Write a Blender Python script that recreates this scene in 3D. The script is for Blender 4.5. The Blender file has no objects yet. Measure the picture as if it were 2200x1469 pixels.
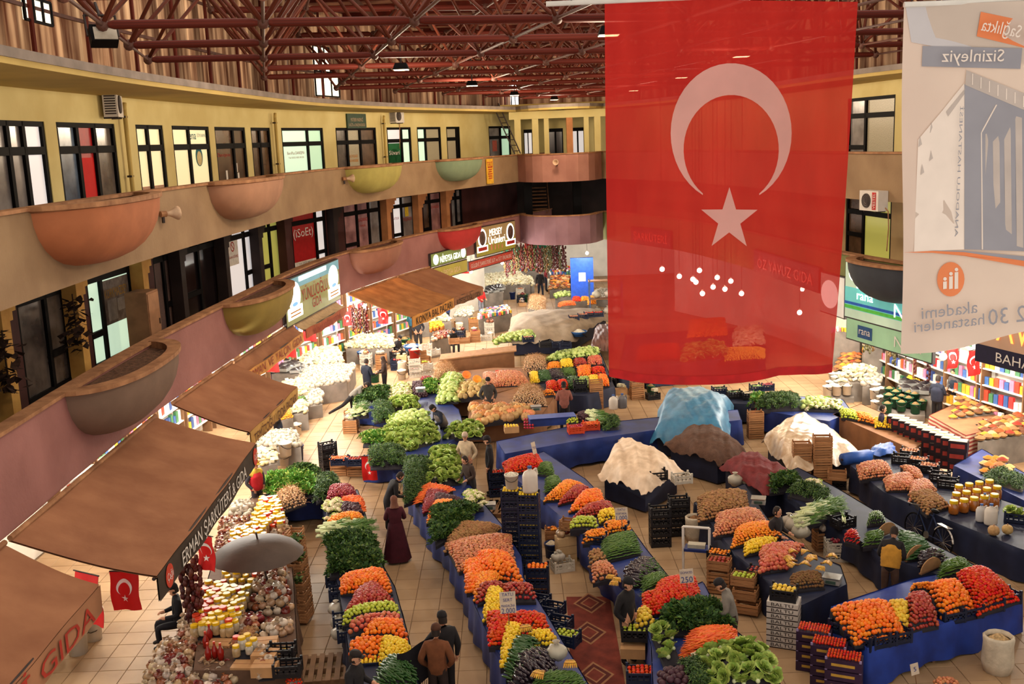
import bpy, bmesh, math, random
import numpy as np
from mathutils import Matrix, Vector, Euler
random.seed(7); RND = random.Random(11); NPR = np.random.RandomState(5)
PI = math.pi
SC = bpy.context.scene; COL = SC.collection
# ---------------------------------------------------------------- camera, world, big lights, exposure
FOC, PITCH, ROLL, EYE = 2250.0, 0.19057, -0.038964, 10.0
cam = bpy.data.cameras.new('camera'); cam.sensor_width = 36.0; cam.lens = 36.0*FOC/2200.0
cam.clip_end = 300; cam.clip_start = 0.1
camo = bpy.data.objects.new('camera', cam); COL.objects.link(camo); SC.camera = camo
camo.matrix_world = Matrix.Translation((0, 0, EYE)) @ Matrix.Rotation(PI/2-PITCH, 4, 'X') @ Matrix.Rotation(ROLL, 4, 'Z')
W = bpy.data.worlds.new('daylight'); SC.world = W; W.use_nodes = True
_bg = W.node_tree.nodes['Background']; _bg.inputs[0].default_value = (1.0, 0.93, 0.84, 1); _bg.inputs[1].default_value = 1.1
SC.view_settings.view_transform = 'Standard'; SC.view_settings.look = 'None'
SC.view_settings.exposure = 0.0; SC.view_settings.gamma = 1.0; SC.view_settings.use_curve_mapping = False
def area_light(name, loc, size, sy, power, col, rot=(0, 0, 0)):
    l = bpy.data.lights.new(name, 'AREA'); l.shape = 'RECTANGLE'; l.size = size; l.size_y = sy; l.energy = power; l.color = col
    o = bpy.data.objects.new(name, l); COL.objects.link(o); o.location = loc; o.rotation_euler = rot; return o
# added area light over the unseen near half of the roof, for overhead light
area_light('added_roof_fill', (1.5, 20, 17.5), 15, 14, 450, (1.0, 0.76, 0.52))
# ---------------------------------------------------------------- pixel <-> world helpers (a pixel names a point on a plane of known height)
def ray(px, py):
    x = (px-1100)/FOC; y = -(py-734.5)/FOC; c, s = math.cos(ROLL), math.sin(ROLL)
    x2 = c*x-s*y; y2 = s*x+c*y
    return Vector((x2, math.cos(PITCH)+y2*math.sin(PITCH), -math.sin(PITCH)+y2*math.cos(PITCH)))
def at(px, py, z=0.0):
    d = ray(px, py); t = (z-EYE)/d.z; return Vector((0, 0, EYE))+d*t
def aty(px, py, Y):
    d = ray(px, py); return Vector((0, 0, EYE))+d*(Y/d.y)
def dist(p): return math.sqrt(p[0]**2+p[1]**2+(p[2]-EYE)**2)
# ---------------------------------------------------------------- materials
MATS = {}
def lin(c):
    return tuple(((v/255.0)/12.92 if v/255.0 <= 0.04045 else ((v/255.0+0.055)/1.055)**2.4) for v in c)
def mat(name, rgb, rough=0.7, var=0.12, scale=6.0, rgb2=None, metal=0.0, bump=0.0, rnd=0.0, emit=0.0, spec=0.3, trans=0.0, alpha=1.0, bscale=None, stretch=None, coat=0.0, glass=0.0, huev=0.0, world=False):
    """procedural material: sRGB colour broken up by noise, optional per-object tint, relief, translucency"""
    if name in MATS: return MATS[name]
    m = bpy.data.materials.new(name); MATS[name] = m; m.use_nodes = True
    nt = m.node_tree; N = nt.nodes; L = nt.links; b = N['Principled BSDF']
    c1 = lin(rgb); c2 = lin(rgb2) if rgb2 else tuple(v*(1-var*2.2) for v in c1)
    tc = N.new('ShaderNodeTexCoord'); no = N.new('ShaderNodeTexNoise'); no.inputs['Scale'].default_value = scale; no.inputs['Detail'].default_value = 4
    vec = N.new('ShaderNodeNewGeometry').outputs['Position'] if world else tc.outputs['Object']
    if stretch:
        mp = N.new('ShaderNodeMapping'); mp.inputs['Scale'].default_value = stretch; L.new(vec, mp.inputs[0]); vec = mp.outputs[0]
    L.new(vec, no.inputs['Vector'])
    rp = N.new('ShaderNodeValToRGB'); rp.color_ramp.elements[0].position = 0.32; rp.color_ramp.elements[1].position = 0.68
    rp.color_ramp.elements[0].color = (*c2, 1); rp.color_ramp.elements[1].color = (*c1, 1)
    L.new(no.outputs['Fac'], rp.inputs[0]); out = rp.outputs[0]
    if rnd or huev:
        oi = N.new('ShaderNodeObjectInfo'); ge = N.new('ShaderNodeNewGeometry'); ad = N.new('ShaderNodeMath'); ad.operation = 'ADD'
        L.new(oi.outputs['Random'], ad.inputs[0]); L.new(ge.outputs['Random Per Island'], ad.inputs[1])
        fr = N.new('ShaderNodeMath'); fr.operation = 'FRACT'; L.new(ad.outputs[0], fr.inputs[0])
        hs = N.new('ShaderNodeHueSaturation')
        mr = N.new('ShaderNodeMapRange'); mr.inputs[3].default_value = 1-rnd; mr.inputs[4].default_value = 1+rnd; L.new(fr.outputs[0], mr.inputs[0]); L.new(mr.outputs[0], hs.inputs['Value'])
        if huev:
            m2 = N.new('ShaderNodeMapRange'); m2.inputs[3].default_value = 0.5-huev; m2.inputs[4].default_value = 0.5+huev
            f2 = N.new('ShaderNodeMath'); f2.operation = 'MULTIPLY'; f2.inputs[1].default_value = 7.31; L.new(fr.outputs[0], f2.inputs[0])
            f3 = N.new('ShaderNodeMath'); f3.operation = 'FRACT'; L.new(f2.outputs[0], f3.inputs[0]); L.new(f3.outputs[0], m2.inputs[0]); L.new(m2.outputs[0], hs.inputs['Hue'])
        L.new(out, hs.inputs['Color']); out = hs.outputs[0]
    L.new(out, b.inputs['Base Color'])
    b.inputs['Roughness'].default_value = rough; b.inputs['Metallic'].default_value = metal
    b.inputs['Specular IOR Level'].default_value = spec
    if coat: b.inputs['Coat Weight'].default_value = coat; b.inputs['Coat Roughness'].default_value = 0.15
    if emit:
        L.new(out, b.inputs['Emission Color']); b.inputs['Emission Strength'].default_value = emit
    if bump:
        n2 = N.new('ShaderNodeTexNoise'); n2.inputs['Scale'].default_value = bscale or scale*4; n2.inputs['Detail'].default_value = 3; L.new(vec, n2.inputs['Vector'])
        bp = N.new('ShaderNodeBump'); bp.inputs['Strength'].default_value = bump; bp.inputs['Distance'].default_value = 0.03; L.new(n2.outputs['Fac'], bp.inputs['Height']); L.new(bp.outputs[0], b.inputs['Normal'])
    last = b.outputs[0]; om = N['Material Output']
    if trans:
        tr = N.new('ShaderNodeBsdfTranslucent'); L.new(out, tr.inputs[0]); mx = N.new('ShaderNodeMixShader'); mx.inputs[0].default_value = trans
        L.new(last, mx.inputs[1]); L.new(tr.outputs[0], mx.inputs[2]); last = mx.outputs[0]
    if alpha < 1:
        tp = N.new('ShaderNodeBsdfTransparent'); mx = N.new('ShaderNodeMixShader'); mx.inputs[0].default_value = alpha
        if glass: tp.inputs[0].default_value = (*[1-glass*(1-v) for v in c1], 1)
        L.new(tp.outputs[0], mx.inputs[1]); L.new(last, mx.inputs[2]); last = mx.outputs[0]
    L.new(last, om.inputs[0])
    return m
def emis(name, rgb, strength):
    if name in MATS: return MATS[name]
    m = bpy.data.materials.new(name); MATS[name] = m; m.use_nodes = True; nt = m.node_tree
    b = nt.nodes['Principled BSDF']; b.inputs['Base Color'].default_value = (*lin(rgb), 1); b.inputs['Roughness'].default_value = .4
    b.inputs['Emission Color'].default_value = (*lin(rgb), 1); b.inputs['Emission Strength'].default_value = strength
    return m
# ---------------------------------------------------------------- mesh builder
class MB:
    def __init__(s): s.v = []; s.f = []; s.m = []; s.mi = 0; s.sm = []; s.smooth = False
    def add(s, vs, fs, M=None):
        n = len(s.v)
        if M is not None: vs = [M @ Vector(v) for v in vs]
        s.v.extend([tuple(v) for v in vs])
        for f in fs:
            s.f.append(tuple(i+n for i in f)); s.m.append(s.mi); s.sm.append(s.smooth)
        return s
    def box(s, c, d, M=None, rz=0, taper=1.0):
        x, y, z = d[0]/2, d[1]/2, d[2]/2; t = taper
        vs = [(-x, -y, -z), (x, -y, -z), (x, y, -z), (-x, y, -z), (-x*t, -y*t, z), (x*t, -y*t, z), (x*t, y*t, z), (-x*t, y*t, z)]
        T = Matrix.Translation(c) @ Matrix.Rotation(rz, 4, 'Z')
        if M is not None: T = M @ T
        return s.add(vs, [(0, 3, 2, 1), (4, 5, 6, 7), (0, 1, 5, 4), (1, 2, 6, 5), (2, 3, 7, 6), (3, 0, 4, 7)], T)
    def tube(s, a, b, r, n=6, r2=None, cap=True):
        a = Vector(a); b = Vector(b); d = b-a; L = d.length
        if L < 1e-6: return s
        q = d.to_track_quat('Z', 'Y').to_matrix().to_4x4(); T = Matrix.Translation(a) @ q; r2 = r if r2 is None else r2
        vs = [(r*math.cos(2*PI*i/n), r*math.sin(2*PI*i/n), 0) for i in range(n)]+[(r2*math.cos(2*PI*i/n), r2*math.sin(2*PI*i/n), L) for i in range(n)]
        fs = [(i, (i+1) % n, n+(i+1) % n, n+i) for i in range(n)]
        if cap: fs += [tuple(range(n-1, -1, -1)), tuple(range(n, 2*n))]
        return s.add(vs, fs, T)
    def path(s, pts, r, n=6):
        for a, b in zip(pts[:-1], pts[1:]): s.tube(a, b, r, n)
        return s
    def lathe(s, prof, n=12, M=None, close=True, a0=0, a1=2*PI):
        full = abs(a1-a0-2*PI) < 1e-6; k = n if full else n+1
        vs = []; fs = []
        for r, z in prof:
            for i in range(k):
                a = a0+(a1-a0)*i/n; vs.append((r*math.cos(a), r*math.sin(a), z))
        for j in range(len(prof)-1):
            for i in range(n):
                i2 = (i+1) % k; fs.append((j*k+i, j*k+i2, (j+1)*k+i2, (j+1)*k+i))
        if close and full:
            if prof[0][0] > 1e-4: fs.append(tuple(range(k-1, -1, -1)))
            if prof[-1][0] > 1e-4: fs.append(tuple((len(prof)-1)*k+i for i in range(k)))
        return s.add(vs, fs, M)
    def sphere(s, c, r, n=8, m=6, M=None, sq=(1, 1, 1)):
        prof = [(max(1e-5, math.sin(PI*j/m)), -math.cos(PI*j/m)) for j in range(m+1)]
        T = Matrix.Translation(c) @ Matrix.Diagonal((r*sq[0], r*sq[1], r*sq[2], 1))
        if M is not None: T = M @ T
        return s.lathe(prof, n, T, close=False)
    def quad(s, a, b, c, d): return s.add([a, b, c, d], [(0, 1, 2, 3)])
    def slab(s, a, b, c, d, t):
        a, b, c, d = map(Vector, (a, b, c, d)); n = (b-a).cross(d-a).normalized()*t
        return s.add([a, b, c, d, a-n, b-n, c-n, d-n], [(0, 1, 2, 3), (7, 6, 5, 4), (0, 4, 5, 1), (1, 5, 6, 2), (2, 6, 7, 3), (3, 7, 4, 0)])
    def prism(s, poly, z0, z1, M=None):
        n = len(poly); vs = [(x, y, z0) for x, y in poly]+[(x, y, z1) for x, y in poly]
        return s.add(vs, [tuple(range(n-1, -1, -1)), tuple(range(n, 2*n))]+[(i, (i+1) % n, n+(i+1) % n, n+i) for i in range(n)], M)
    def grid(s, fn, nu, nv, thick=0.0):
        vs = [fn(i/nu, j/nv) for j in range(nv+1) for i in range(nu+1)]
        fs = [(j*(nu+1)+i, j*(nu+1)+i+1, (j+1)*(nu+1)+i+1, (j+1)*(nu+1)+i) for j in range(nv) for i in range(nu)]
        return s.add(vs, fs)
    def mesh(s, name, mats):
        me = bpy.data.meshes.new(name); me.from_pydata(s.v, [], s.f)
        if not isinstance(mats, (list, tuple)): mats = [mats]
        for m in mats: me.materials.append(m)
        if any(s.m): me.polygons.foreach_set('material_index', s.m)
        if any(s.sm): me.polygons.foreach_set('use_smooth', s.sm)
        me.update(); return me
    def build(s, name, mats, parent=None, M=None): return put(name, s.mesh(name, mats), parent, M)
def put(name, me, parent=None, M=None):
    o = bpy.data.objects.new(name, me); COL.objects.link(o)
    if M is not None: o.matrix_basis = M
    if parent is not None: o.parent = parent
    return o
def tag(o, label, cat=None, group=None, kind=None):
    o['label'] = label
    if cat: o['category'] = cat
    if group: o['group'] = group
    if kind: o['kind'] = kind
    return o
def thing(name, label, cat, loc=(0, 0, 0), rz=0.0, group=None, M=None):
    o = bpy.data.objects.new(name, None); COL.objects.link(o); o.empty_display_size = .1
    if M is not None: o.matrix_basis = M
    else: o.location = loc; o.rotation_euler = (0, 0, rz)
    return tag(o, label, cat, group)
def dup(root, M, label=None, group=None):
    r = root.copy(); COL.objects.link(r); r.matrix_basis = M
    if label: r['label'] = label
    if group: r['group'] = group
    for ch in root.children:
        c = ch.copy(); COL.objects.link(c); c.parent = r
        for g in ch.children:
            d = g.copy(); COL.objects.link(d); d.parent = c
    return r
def TR(loc, rz=0, s=1.0, rx=0, ry=0):
    if not isinstance(s, (tuple, list)): s = (s, s, s)
    return Matrix.Translation(loc) @ Euler((rx, ry, rz)).to_matrix().to_4x4() @ Matrix.Diagonal((*s, 1))
def frame(o, ex, ey, ez=None):
    ex = Vector(ex).normalized(); ey = Vector(ey); ez = Vector(ez).normalized() if ez is not None else ex.cross(ey).normalized(); ey = ez.cross(ex).normalized()
    M = Matrix.Identity(4)
    for i in range(3): M[i][0] = ex[i]; M[i][1] = ey[i]; M[i][2] = ez[i]; M[i][3] = o[i]
    return M
def text(s, h, mt, parent, M, name='lettering', width=None, ext=0.004, mirror=False, label=None):
    """flat lettering; M puts local x along the line of writing, y up, z out of the sign; centred"""
    cu = bpy.data.curves.new(name, 'FONT'); cu.body = s; cu.size = 1; cu.align_x = 'CENTER'; cu.align_y = 'CENTER'; cu.extrude = 0.0; cu.resolution_u = 2
    ob = bpy.data.objects.new(name, cu); me = bpy.data.meshes.new_from_object(ob); bpy.data.objects.remove(ob); bpy.data.curves.remove(cu)
    xs = [v.co.x for v in me.vertices]; ys = [v.co.y for v in me.vertices]
    if not xs: return None
    k = h/0.72; kx = k
    if width: kx = width/(max(xs)-min(xs))
    cx = (max(xs)+min(xs))/2; cy = (max(ys)+min(ys))/2
    for v in me.vertices: v.co = ((v.co.x-cx)*kx*(-1 if mirror else 1), (v.co.y-cy)*k, ext)
    me.materials.append(mt); me.name = name
    o = put(name, me, parent, M)
    if label: o['label'] = label
    return o
# ---------------------------------------------------------------- plan curves of the galleries
class Curve:
    def __init__(s, pts, step=0.6):
        P = [Vector(p) for p in pts]; P = [P[0]*2-P[1]]+P+[P[-1]*2-P[-2]]; out = []
        for i in range(1, len(P)-2):
            for k in range(20):
                t = k/20; a, b, c, d = P[i-1], P[i], P[i+1], P[i+2]
                out.append(0.5*((2*b)+(c-a)*t+(2*a-5*b+4*c-d)*t*t+(3*b-a-3*c+d)*t**3))
        out.append(P[-2]); S = [0]
        for a, b in zip(out[:-1], out[1:]): S.append(S[-1]+(b-a).length)
        s.L = S[-1]; s.n = int(s.L/step); s.px = np.array([p.x for p in out]); s.py = np.array([p.y for p in out]); s.S = np.array(S)
    def at(s, t, off=0.0, z=0.0):
        x = np.interp(t, s.S, s.px); y = np.interp(t, s.S, s.py); T = s.tan(t); return Vector((x-T.y*off, y+T.x*off, z))
    def tan(s, t):
        t = min(max(t, 0.15), s.L-0.15)
        return Vector((np.interp(t+.15, s.S, s.px)-np.interp(t-.15, s.S, s.px), np.interp(t+.15, s.S, s.py)-np.interp(t-.15, s.S, s.py), 0)).normalized()
    def hit(s, px, py, off=0.0):
        """where the sight line through a pixel meets the vertical surface 'off' behind the curve: (arc length, height)"""
        d = ray(px, py); best = None; k = 900
        prev = None
        for i in range(k+1):
            t = s.L*i/k; p = s.at(t, off); cr = p.x*d.y-p.y*d.x
            if prev is not None and cr*prev[0] <= 0 and p.y > 3:
                u = prev[1]+(t-prev[1])*abs(prev[0])/(abs(prev[0])+abs(cr)+1e-9); q = s.at(u, off); r = math.hypot(q.x, q.y)/math.hypot(d.x, d.y)
                if best is None or r < best[2]: best = (u, EYE+d.z*r, r)
            prev = (cr, t)
        return best[:2]
    def fr(s, t, off=0.0, z=0.0):
        """frame: x along the wall seen from the hall (left to right), y up, z into the hall"""
        T = s.tan(t); n = Vector((T.y, -T.x, 0)); return frame(s.at(t, off, z), T, (0, 0, 1), n)
    def sweep(s, mb, prof, t0=None, t1=None, step=0.6, cap=True, close=True):
        """extrude a closed (off, z) profile along the curve"""
        t0 = 0 if t0 is None else t0; t1 = s.L if t1 is None else t1; n = max(1, int((t1-t0)/step)); k = len(prof); vs = []; fs = []
        for i in range(n+1):
            t = t0+(t1-t0)*i/n
            for o, z in prof: vs.append(s.at(t, o, z))
        for i in range(n):
            for j in range(k if close else k-1):
                j2 = (j+1) % k; fs.append((i*k+j, (i+1)*k+j, (i+1)*k+j2, i*k+j2))
        if cap and close: fs.append(tuple(range(k))); fs.append(tuple(n*k+i for i in range(k-1, -1, -1)))
        return mb.add(vs, fs)
LC = Curve([(-7.5, 2), (-7.65, 10), (-7.7, 15), (-7.8, 18), (-7.85, 22), (-7.7, 26), (-7.4, 31), (-7.0, 36), (-6.3, 40), (-4.8, 45), (-3.2, 49), (-1.4, 53), (0.6, 57.2), (1.8, 59.6), (2.6, 61.2)])
BC = Curve([(0.6, 57.6), (1.4, 55.9), (2.9, 55.1), (4.4, 55.5), (5.2, 57.2)])
RC = Curve([(5.2, 57.5), (8, 51), (9.6, 44), (10.4, 37), (11, 33), (11.8, 30), (12.6, 27), (13.8, 23), (15.5, 18), (17, 12)])
P3, B3, P2, B2, FL3, FL2, TOP = 9.16, 7.75, 5.95, 4.45, 8.05, 4.95, 11.65
# ================================================================ structure
def project(p):
    y = p[1]; z = p[2]-EYE; zc = y*math.cos(PITCH)-z*math.sin(PITCH); yc = y*math.sin(PITCH)+z*math.cos(PITCH)
    if zc < .1: return None
    c, s = math.cos(ROLL), math.sin(ROLL); a = c*p[0]+s*yc; b = -s*p[0]+c*yc
    return 1100+FOC*a/zc, 734.5-FOC*b/zc
def inview(p, m=25):
    q = project(p); return q is not None and -m < q[0] < 2200+m and -m < q[1] < 1469+m
def join_mesh(name, groups):
    """one mesh out of many placed copies: groups = [(mesh, [matrices])]"""
    V = []; F = []; MI = []; SM = []; mats = []; n0 = 0
    for me, Ms in groups:
        if not Ms: continue
        co = np.empty(len(me.vertices)*3); me.vertices.foreach_get('co', co); co = co.reshape(-1, 3); co1 = np.c_[co, np.ones(len(co))]
        fs = [tuple(p.vertices) for p in me.polygons]; mi = [p.material_index for p in me.polygons]; sm = [p.use_smooth for p in me.polygons]
        mm = []
        for m in me.materials:
            if m not in mats: mats.append(m)
            mm.append(mats.index(m))
        for M in Ms:
            V.append(co1 @ np.array(M).T[:, :3])
            F.extend([tuple(i+n0 for i in f) for f in fs]); MI.extend([mm[i] if mm else 0 for i in mi]); SM.extend(sm); n0 += len(co)
    me = bpy.data.meshes.new(name); me.from_pydata(np.concatenate(V).tolist(), [], F)
    for m in mats: me.materials.append(m)
    me.polygons.foreach_set('material_index', MI); me.polygons.foreach_set('use_smooth', SM); me.update(); return me
def scatter_parts(name, me, Ms, parent, nmax=300, rest=None):
    """the nmax nearest in view as parts of their own, all others joined into one part"""
    Ms = sorted(Ms, key=lambda M: dist(M.translation)+(0 if inview(M.translation) else 1000))
    for M in Ms[:nmax]: put(name, me, parent, M)
    if Ms[nmax:]:
        o = put(rest or name+'s_beyond', join_mesh(name, [(me, Ms[nmax:])]), parent); o['kind'] = 'stuff'
def struct(o, label): o['kind'] = 'structure'; o['label'] = label; return o
# ---------------------------------------------------------------- materials of the building
m_stone = mat('floor_stone', (174, 142, 106), .5, .10, .8, rgb2=(146, 114, 82), bump=.12, rnd=.06, world=True)
m_joint = mat('floor_joint', (132, 105, 79), .9, .2, 9)
m_beige = mat('parapet_beige', (152, 124, 92), .8, .1, .9, rgb2=(132, 104, 76), bump=.2, bscale=14)
m_pink = mat('parapet_mauve', (156, 106, 100), .8, .1, .8, rgb2=(134, 88, 82), bump=.2, bscale=14)
m_rose = mat('parapet_rose', (172, 122, 106), .8, .1, .9, rgb2=(150, 102, 88), bump=.2, bscale=14)
m_violet = mat('parapet_violet', (140, 104, 110), .8, .1, .9, rgb2=(118, 84, 90))
m_cop = mat('coping_plaster', (170, 122, 84), .8, .15, 3, rgb2=(128, 86, 56), bump=.3)
m_yel = mat('wall_yellow', (220, 204, 142), .75, .06, .7, rgb2=(204, 184, 120), bump=.1, bscale=9)
m_yel2 = mat('soffit_ochre', (200, 172, 100), .8, .08, .8)
m_grey = mat('concrete_grey', (150, 136, 126), .85, .15, 2)
m_dark = mat('frame_black', (15, 13, 15), .6, .1, 8, spec=.08)
m_maroon = mat('wall_maroon', (74, 36, 34), .7, .15, 1.5)
m_dkwall = mat('wall_dark', (46, 32, 30), .7, .2, 1.5)
m_slab = mat('slab_concrete', (138, 112, 84), .85, .15, 2)
m_shopw = mat('shop_wall', (222, 214, 200), .6, .08, 1.2)
m_greenw = mat('wall_green', (126, 126, 74), .8, .1, 1)
m_ochre = mat('column_ochre', (206, 160, 84), .75, .12, 2, rgb2=(176, 126, 60))
m_orange = mat('column_orange', (206, 138, 88), .75, .12, 2)
m_steel = mat('steel_red', (98, 33, 20), .6, .2, 3, rgb2=(70, 25, 17), spec=.15, stretch=(1, 1, .2))
m_steel2 = mat('steel_dark', (94, 58, 48), .6, .2, 4)
m_panel = mat('roof_panel', (244, 220, 192), .8, .2, 1.5, rgb2=(136, 92, 70), stretch=(2.2, 2.2, .22), trans=.85, rnd=.22, world=True)
m_deck = mat('roof_deck', (176, 136, 112), .85, .2, 1.0, rgb2=(120, 82, 68), trans=.6)
# ---------------------------------------------------------------- floor with its stone tiles
fl = struct(MB().slab((-14, 8, -.012), (20, 8, -.012), (20, 77, -.012), (-14, 77, -.012), .25).build('floor', m_joint), 'pale stone tiled floor of the market hall')
TS = .55
tile = MB(); tile.add([(-.27, -.27, -.01), (.27, -.27, -.01), (.27, .27, -.01), (-.27, .27, -.01), (-.265, -.265, .0), (.265, -.265, .0), (.265, .265, .0), (-.265, .265, .0)],
                      [(4, 5, 6, 7), (0, 1, 5, 4), (1, 2, 6, 5), (2, 3, 7, 6), (3, 0, 4, 7)])
tm = tile.mesh('tile', m_stone); TM = []
for i in range(62):
    for j in range(122):
        x, y = -12+i*TS, 9+j*TS
        if inview((x, y, 0), 120): TM.append(TR((x, y, NPR.uniform(-.003, .002)), 0))
scatter_parts('tile', tm, TM, fl, 300, 'tiles_beyond')
# ---------------------------------------------------------------- galleries
WO = 2.3
def gallery(C, side, up, low, wall3, l3=True):
    sw = lambda prof, **k: C.sweep(MB(), prof, **k)
    b = sw([(0, B3), (0, P3), (.16, P3), (.16, FL3), (.3, FL3), (.3, B3)]).build('wall_%s_upper_parapet' % side, up); struct(b, 'upper gallery parapet band, %s side of the hall' % side)
    c = sw([(-.05, P3), (-.05, P3+.06), (.22, P3+.06), (.22, P3)]).build('coping', m_cop, b)
    b = sw([(0, B2), (0, P2), (.16, P2), (.16, FL2), (.3, FL2), (.3, B2)]).build('wall_%s_lower_parapet' % side, low); struct(b, 'lower gallery parapet band above the shops, %s side of the hall' % side)
    c = sw([(-.05, P2), (-.05, P2+.06), (.24, P2+.06), (.24, P2)]).build('coping', m_cop, b)
    s = sw([(.3, FL3-.2), (.3, FL3), (WO+.1, FL3), (WO+.1, FL3-.2)]).build('floor_upper_gallery_%s' % side, m_slab); struct(s, 'floor slab of the upper gallery, %s side' % side)
    s = sw([(.3, FL2-.2), (.3, FL2), (WO+.1, FL2), (WO+.1, FL2-.2)]).build('floor_lower_gallery_%s' % side, m_slab); struct(s, 'floor slab of the lower gallery, %s side' % side)
    s = sw([(-.15, TOP-.2), (-.15, TOP), (WO+.3, TOP), (WO+.3, TOP-.2)]).build('ceiling_upper_gallery_%s' % side, m_yel2); struct(s, 'ochre soffit over the upper gallery, %s side' % side)
    sw([(-.19, TOP-.1), (-.19, TOP+.06), (.12, TOP+.06), (.12, TOP+.003), (-.154, TOP+.003), (-.154, TOP-.1)]).build('edge_lip', m_grey, s)
gallery(LC, 'left', m_beige, m_pink, m_yel); gallery(BC, 'back', m_rose, m_violet, m_yel); gallery(RC, 'right', m_beige, m_greenw, m_yel)
# window and door units -------------------------------------------------
def pane_mat(k):
    return {'warm': lambda: emis('lit_warm', (236, 220, 172), .6), 'mint': lambda: emis('lit_mint', (176, 212, 178), .7), 'white': lambda: emis('lit_white', (214, 208, 206), .7),
            'mint2': lambda: emis('lit_pale', (198, 226, 200), .75), 'red': lambda: mat('pane_red', (176, 30, 34), .4, .1), 'cream': lambda: mat('pane_curtain', (196, 186, 158), .35, .2, 4, stretch=(9, 9, .4)),
            'dim': lambda: mat('pane_dim', (118, 106, 98), .18, .35, 1.1, rgb2=(52, 46, 46), spec=.8), 'dark': lambda: mat('pane_dark', (34, 26, 28), .15, .3, 1.2, spec=.7),
            'brown': lambda: mat('pane_brown', (108, 80, 60), .2, .3, 1.2, spec=.7), 'blind': lambda: emis('lit_blind', (176, 172, 84), .45),
            'frost': lambda: mat('pane_frosted', (122, 96, 90), .35, .3, 60, bump=.5), 'grey': lambda: mat('pane_grey', (158, 152, 150), .2, .25, 1.0, rgb2=(94, 88, 90), spec=.8),
            'pinkish': lambda: mat('pane_pink', (190, 140, 138), .3, .25, 1.5, rgb2=(120, 80, 84)), 'blue': lambda: mat('pane_blue', (110, 128, 150), .2, .25, 1.5, rgb2=(60, 70, 88), spec=.7)}[k]()
WN = [0]; OPEN = {}
def window(C, key, pl, pr, py, z0, z1, styles, label, splits=(.42,), low=.75, off=WO, tr=.62, door=0):
    s0, _ = C.hit(pl, py, off); s1, _ = C.hit(pr, py, off)
    if s1 < s0: s0, s1 = s1, s0
    OPEN.setdefault(key, []).append((s0, s1)); WN[0] += 1
    a = C.at(s0, off-.02); b = C.at(s1, off-.02); w = (b-a).length; M = frame((a.x, a.y, z0), b-a, (0, 0, 1), Vector(((b-a).y, -(b-a).x, 0)))
    r = thing('window_%d' % WN[0], label, 'window', M=M); r['kind'] = 'structure'; del r['category']
    h = z1-z0; t = .11; fb = MB()
    fb.box((w/2, h-t/2, 0), (w, t, .12)); fb.box((w/2, t/2, 0), (w, t, .12)); fb.box((t/2, h/2, 0), (t, h, .12)); fb.box((w-t/2, h/2, 0), (t, h, .12)); fb.build('frame', m_dark, r)
    xs = [0]+[w*q for q in splits]+[w]; zt = h-tr
    for q in xs[1:-1]: MB().box((q, h/2, .01), (.14, h-.02, .1)).build('mullion', m_dark, r)
    MB().box((w/2, zt, .01), (w-.02, .17, .1)).build('transom', m_dark, r)
    if low: i = door; MB().box(((xs[i]+xs[i+1])/2, low, .01), (xs[i+1]-xs[i]-.04, .15, .1)).build('rail', m_dark, r)
    for i in range(len(xs)-1):
        st = styles[i % len(styles)]
        for lo, hi in ([(.03, zt-.05), (zt+.05, h-.03)]):
            MB().box(((xs[i]+xs[i+1])/2, (lo+hi)/2, -.02), (xs[i+1]-xs[i]-.05, hi-lo, .02)).build('pane', pane_mat(st), r)
    r['w'] = w; return r, w, h
Z0, Z1 = FL3+.02, 10.78
UP = {}
for k, pl, pr, st, sp, dr, lab in [
    (1, -60, 92, ['grey', 'grey', 'white'], (.45, .68), 2, 'grey glazed office front at the far left of the upper gallery'),
    (2, 117, 243, ['blue', 'red', 'dim'], (.34, .64), 0, 'upper office front with a red flag behind the glass, under the air conditioner'),
    (3, 288, 347, ['warm'], (.45,), 1, 'warm lit upper office door with a tiled dado inside'),
    (4, 366, 446, ['warm'], (.45,), 0, 'warm lit upper office front with a round teal emblem'),
    (5, 458, 524, ['brown'], (.6,), 1, 'brown glazed upper office front with small paper notices'),
    (6, 536, 578, ['brown'], (.48,), 0, 'narrow brown glazed door next to the brown office front'),
    (7, 602, 692, ['mint2', 'mint'], (.62,), 1, 'mint lit upper office front with red lettering'),
    (8, 719, 806, ['dim', 'cream', 'brown', 'dim'], (.28, .6), 0, 'office front below the green name board'),
    (9, 829, 881, ['white', 'mint2'], (.62,), 1, 'office front with a green round poster behind the glass'),
    (10, 894, 945, ['mint2', 'cream'], (.36,), 0, 'upper window with pale drawn curtain'),
    (11, 957, 986, ['cream'], (.8,), 0, 'narrow upper window with gathered curtain'),
    (13, 1048, 1095, ['grey', 'mint'], (.55,), 1, 'upper office front with a small red poster behind the ladder')]:
    UP[k] = window(LC, 'L3', pl, pr, 320, Z0, Z1, st, lab, sp, .7, door=dr)
UP[12] = window(LC, 'L3b', 995, 1012, 300, 9.3, Z1, ['white'], 'small upper window with a white lit pane', (.5,), 0, tr=.5)
UP[14] = window(RC, 'R3', 1826, 1928, 280, Z0+.5, Z1+.2, ['grey', 'cream'], 'dark framed curtained window on the right upper gallery', (.38,), .7)
LOW = {}
ZL0, ZL1 = FL2+.02, 7.6
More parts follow.
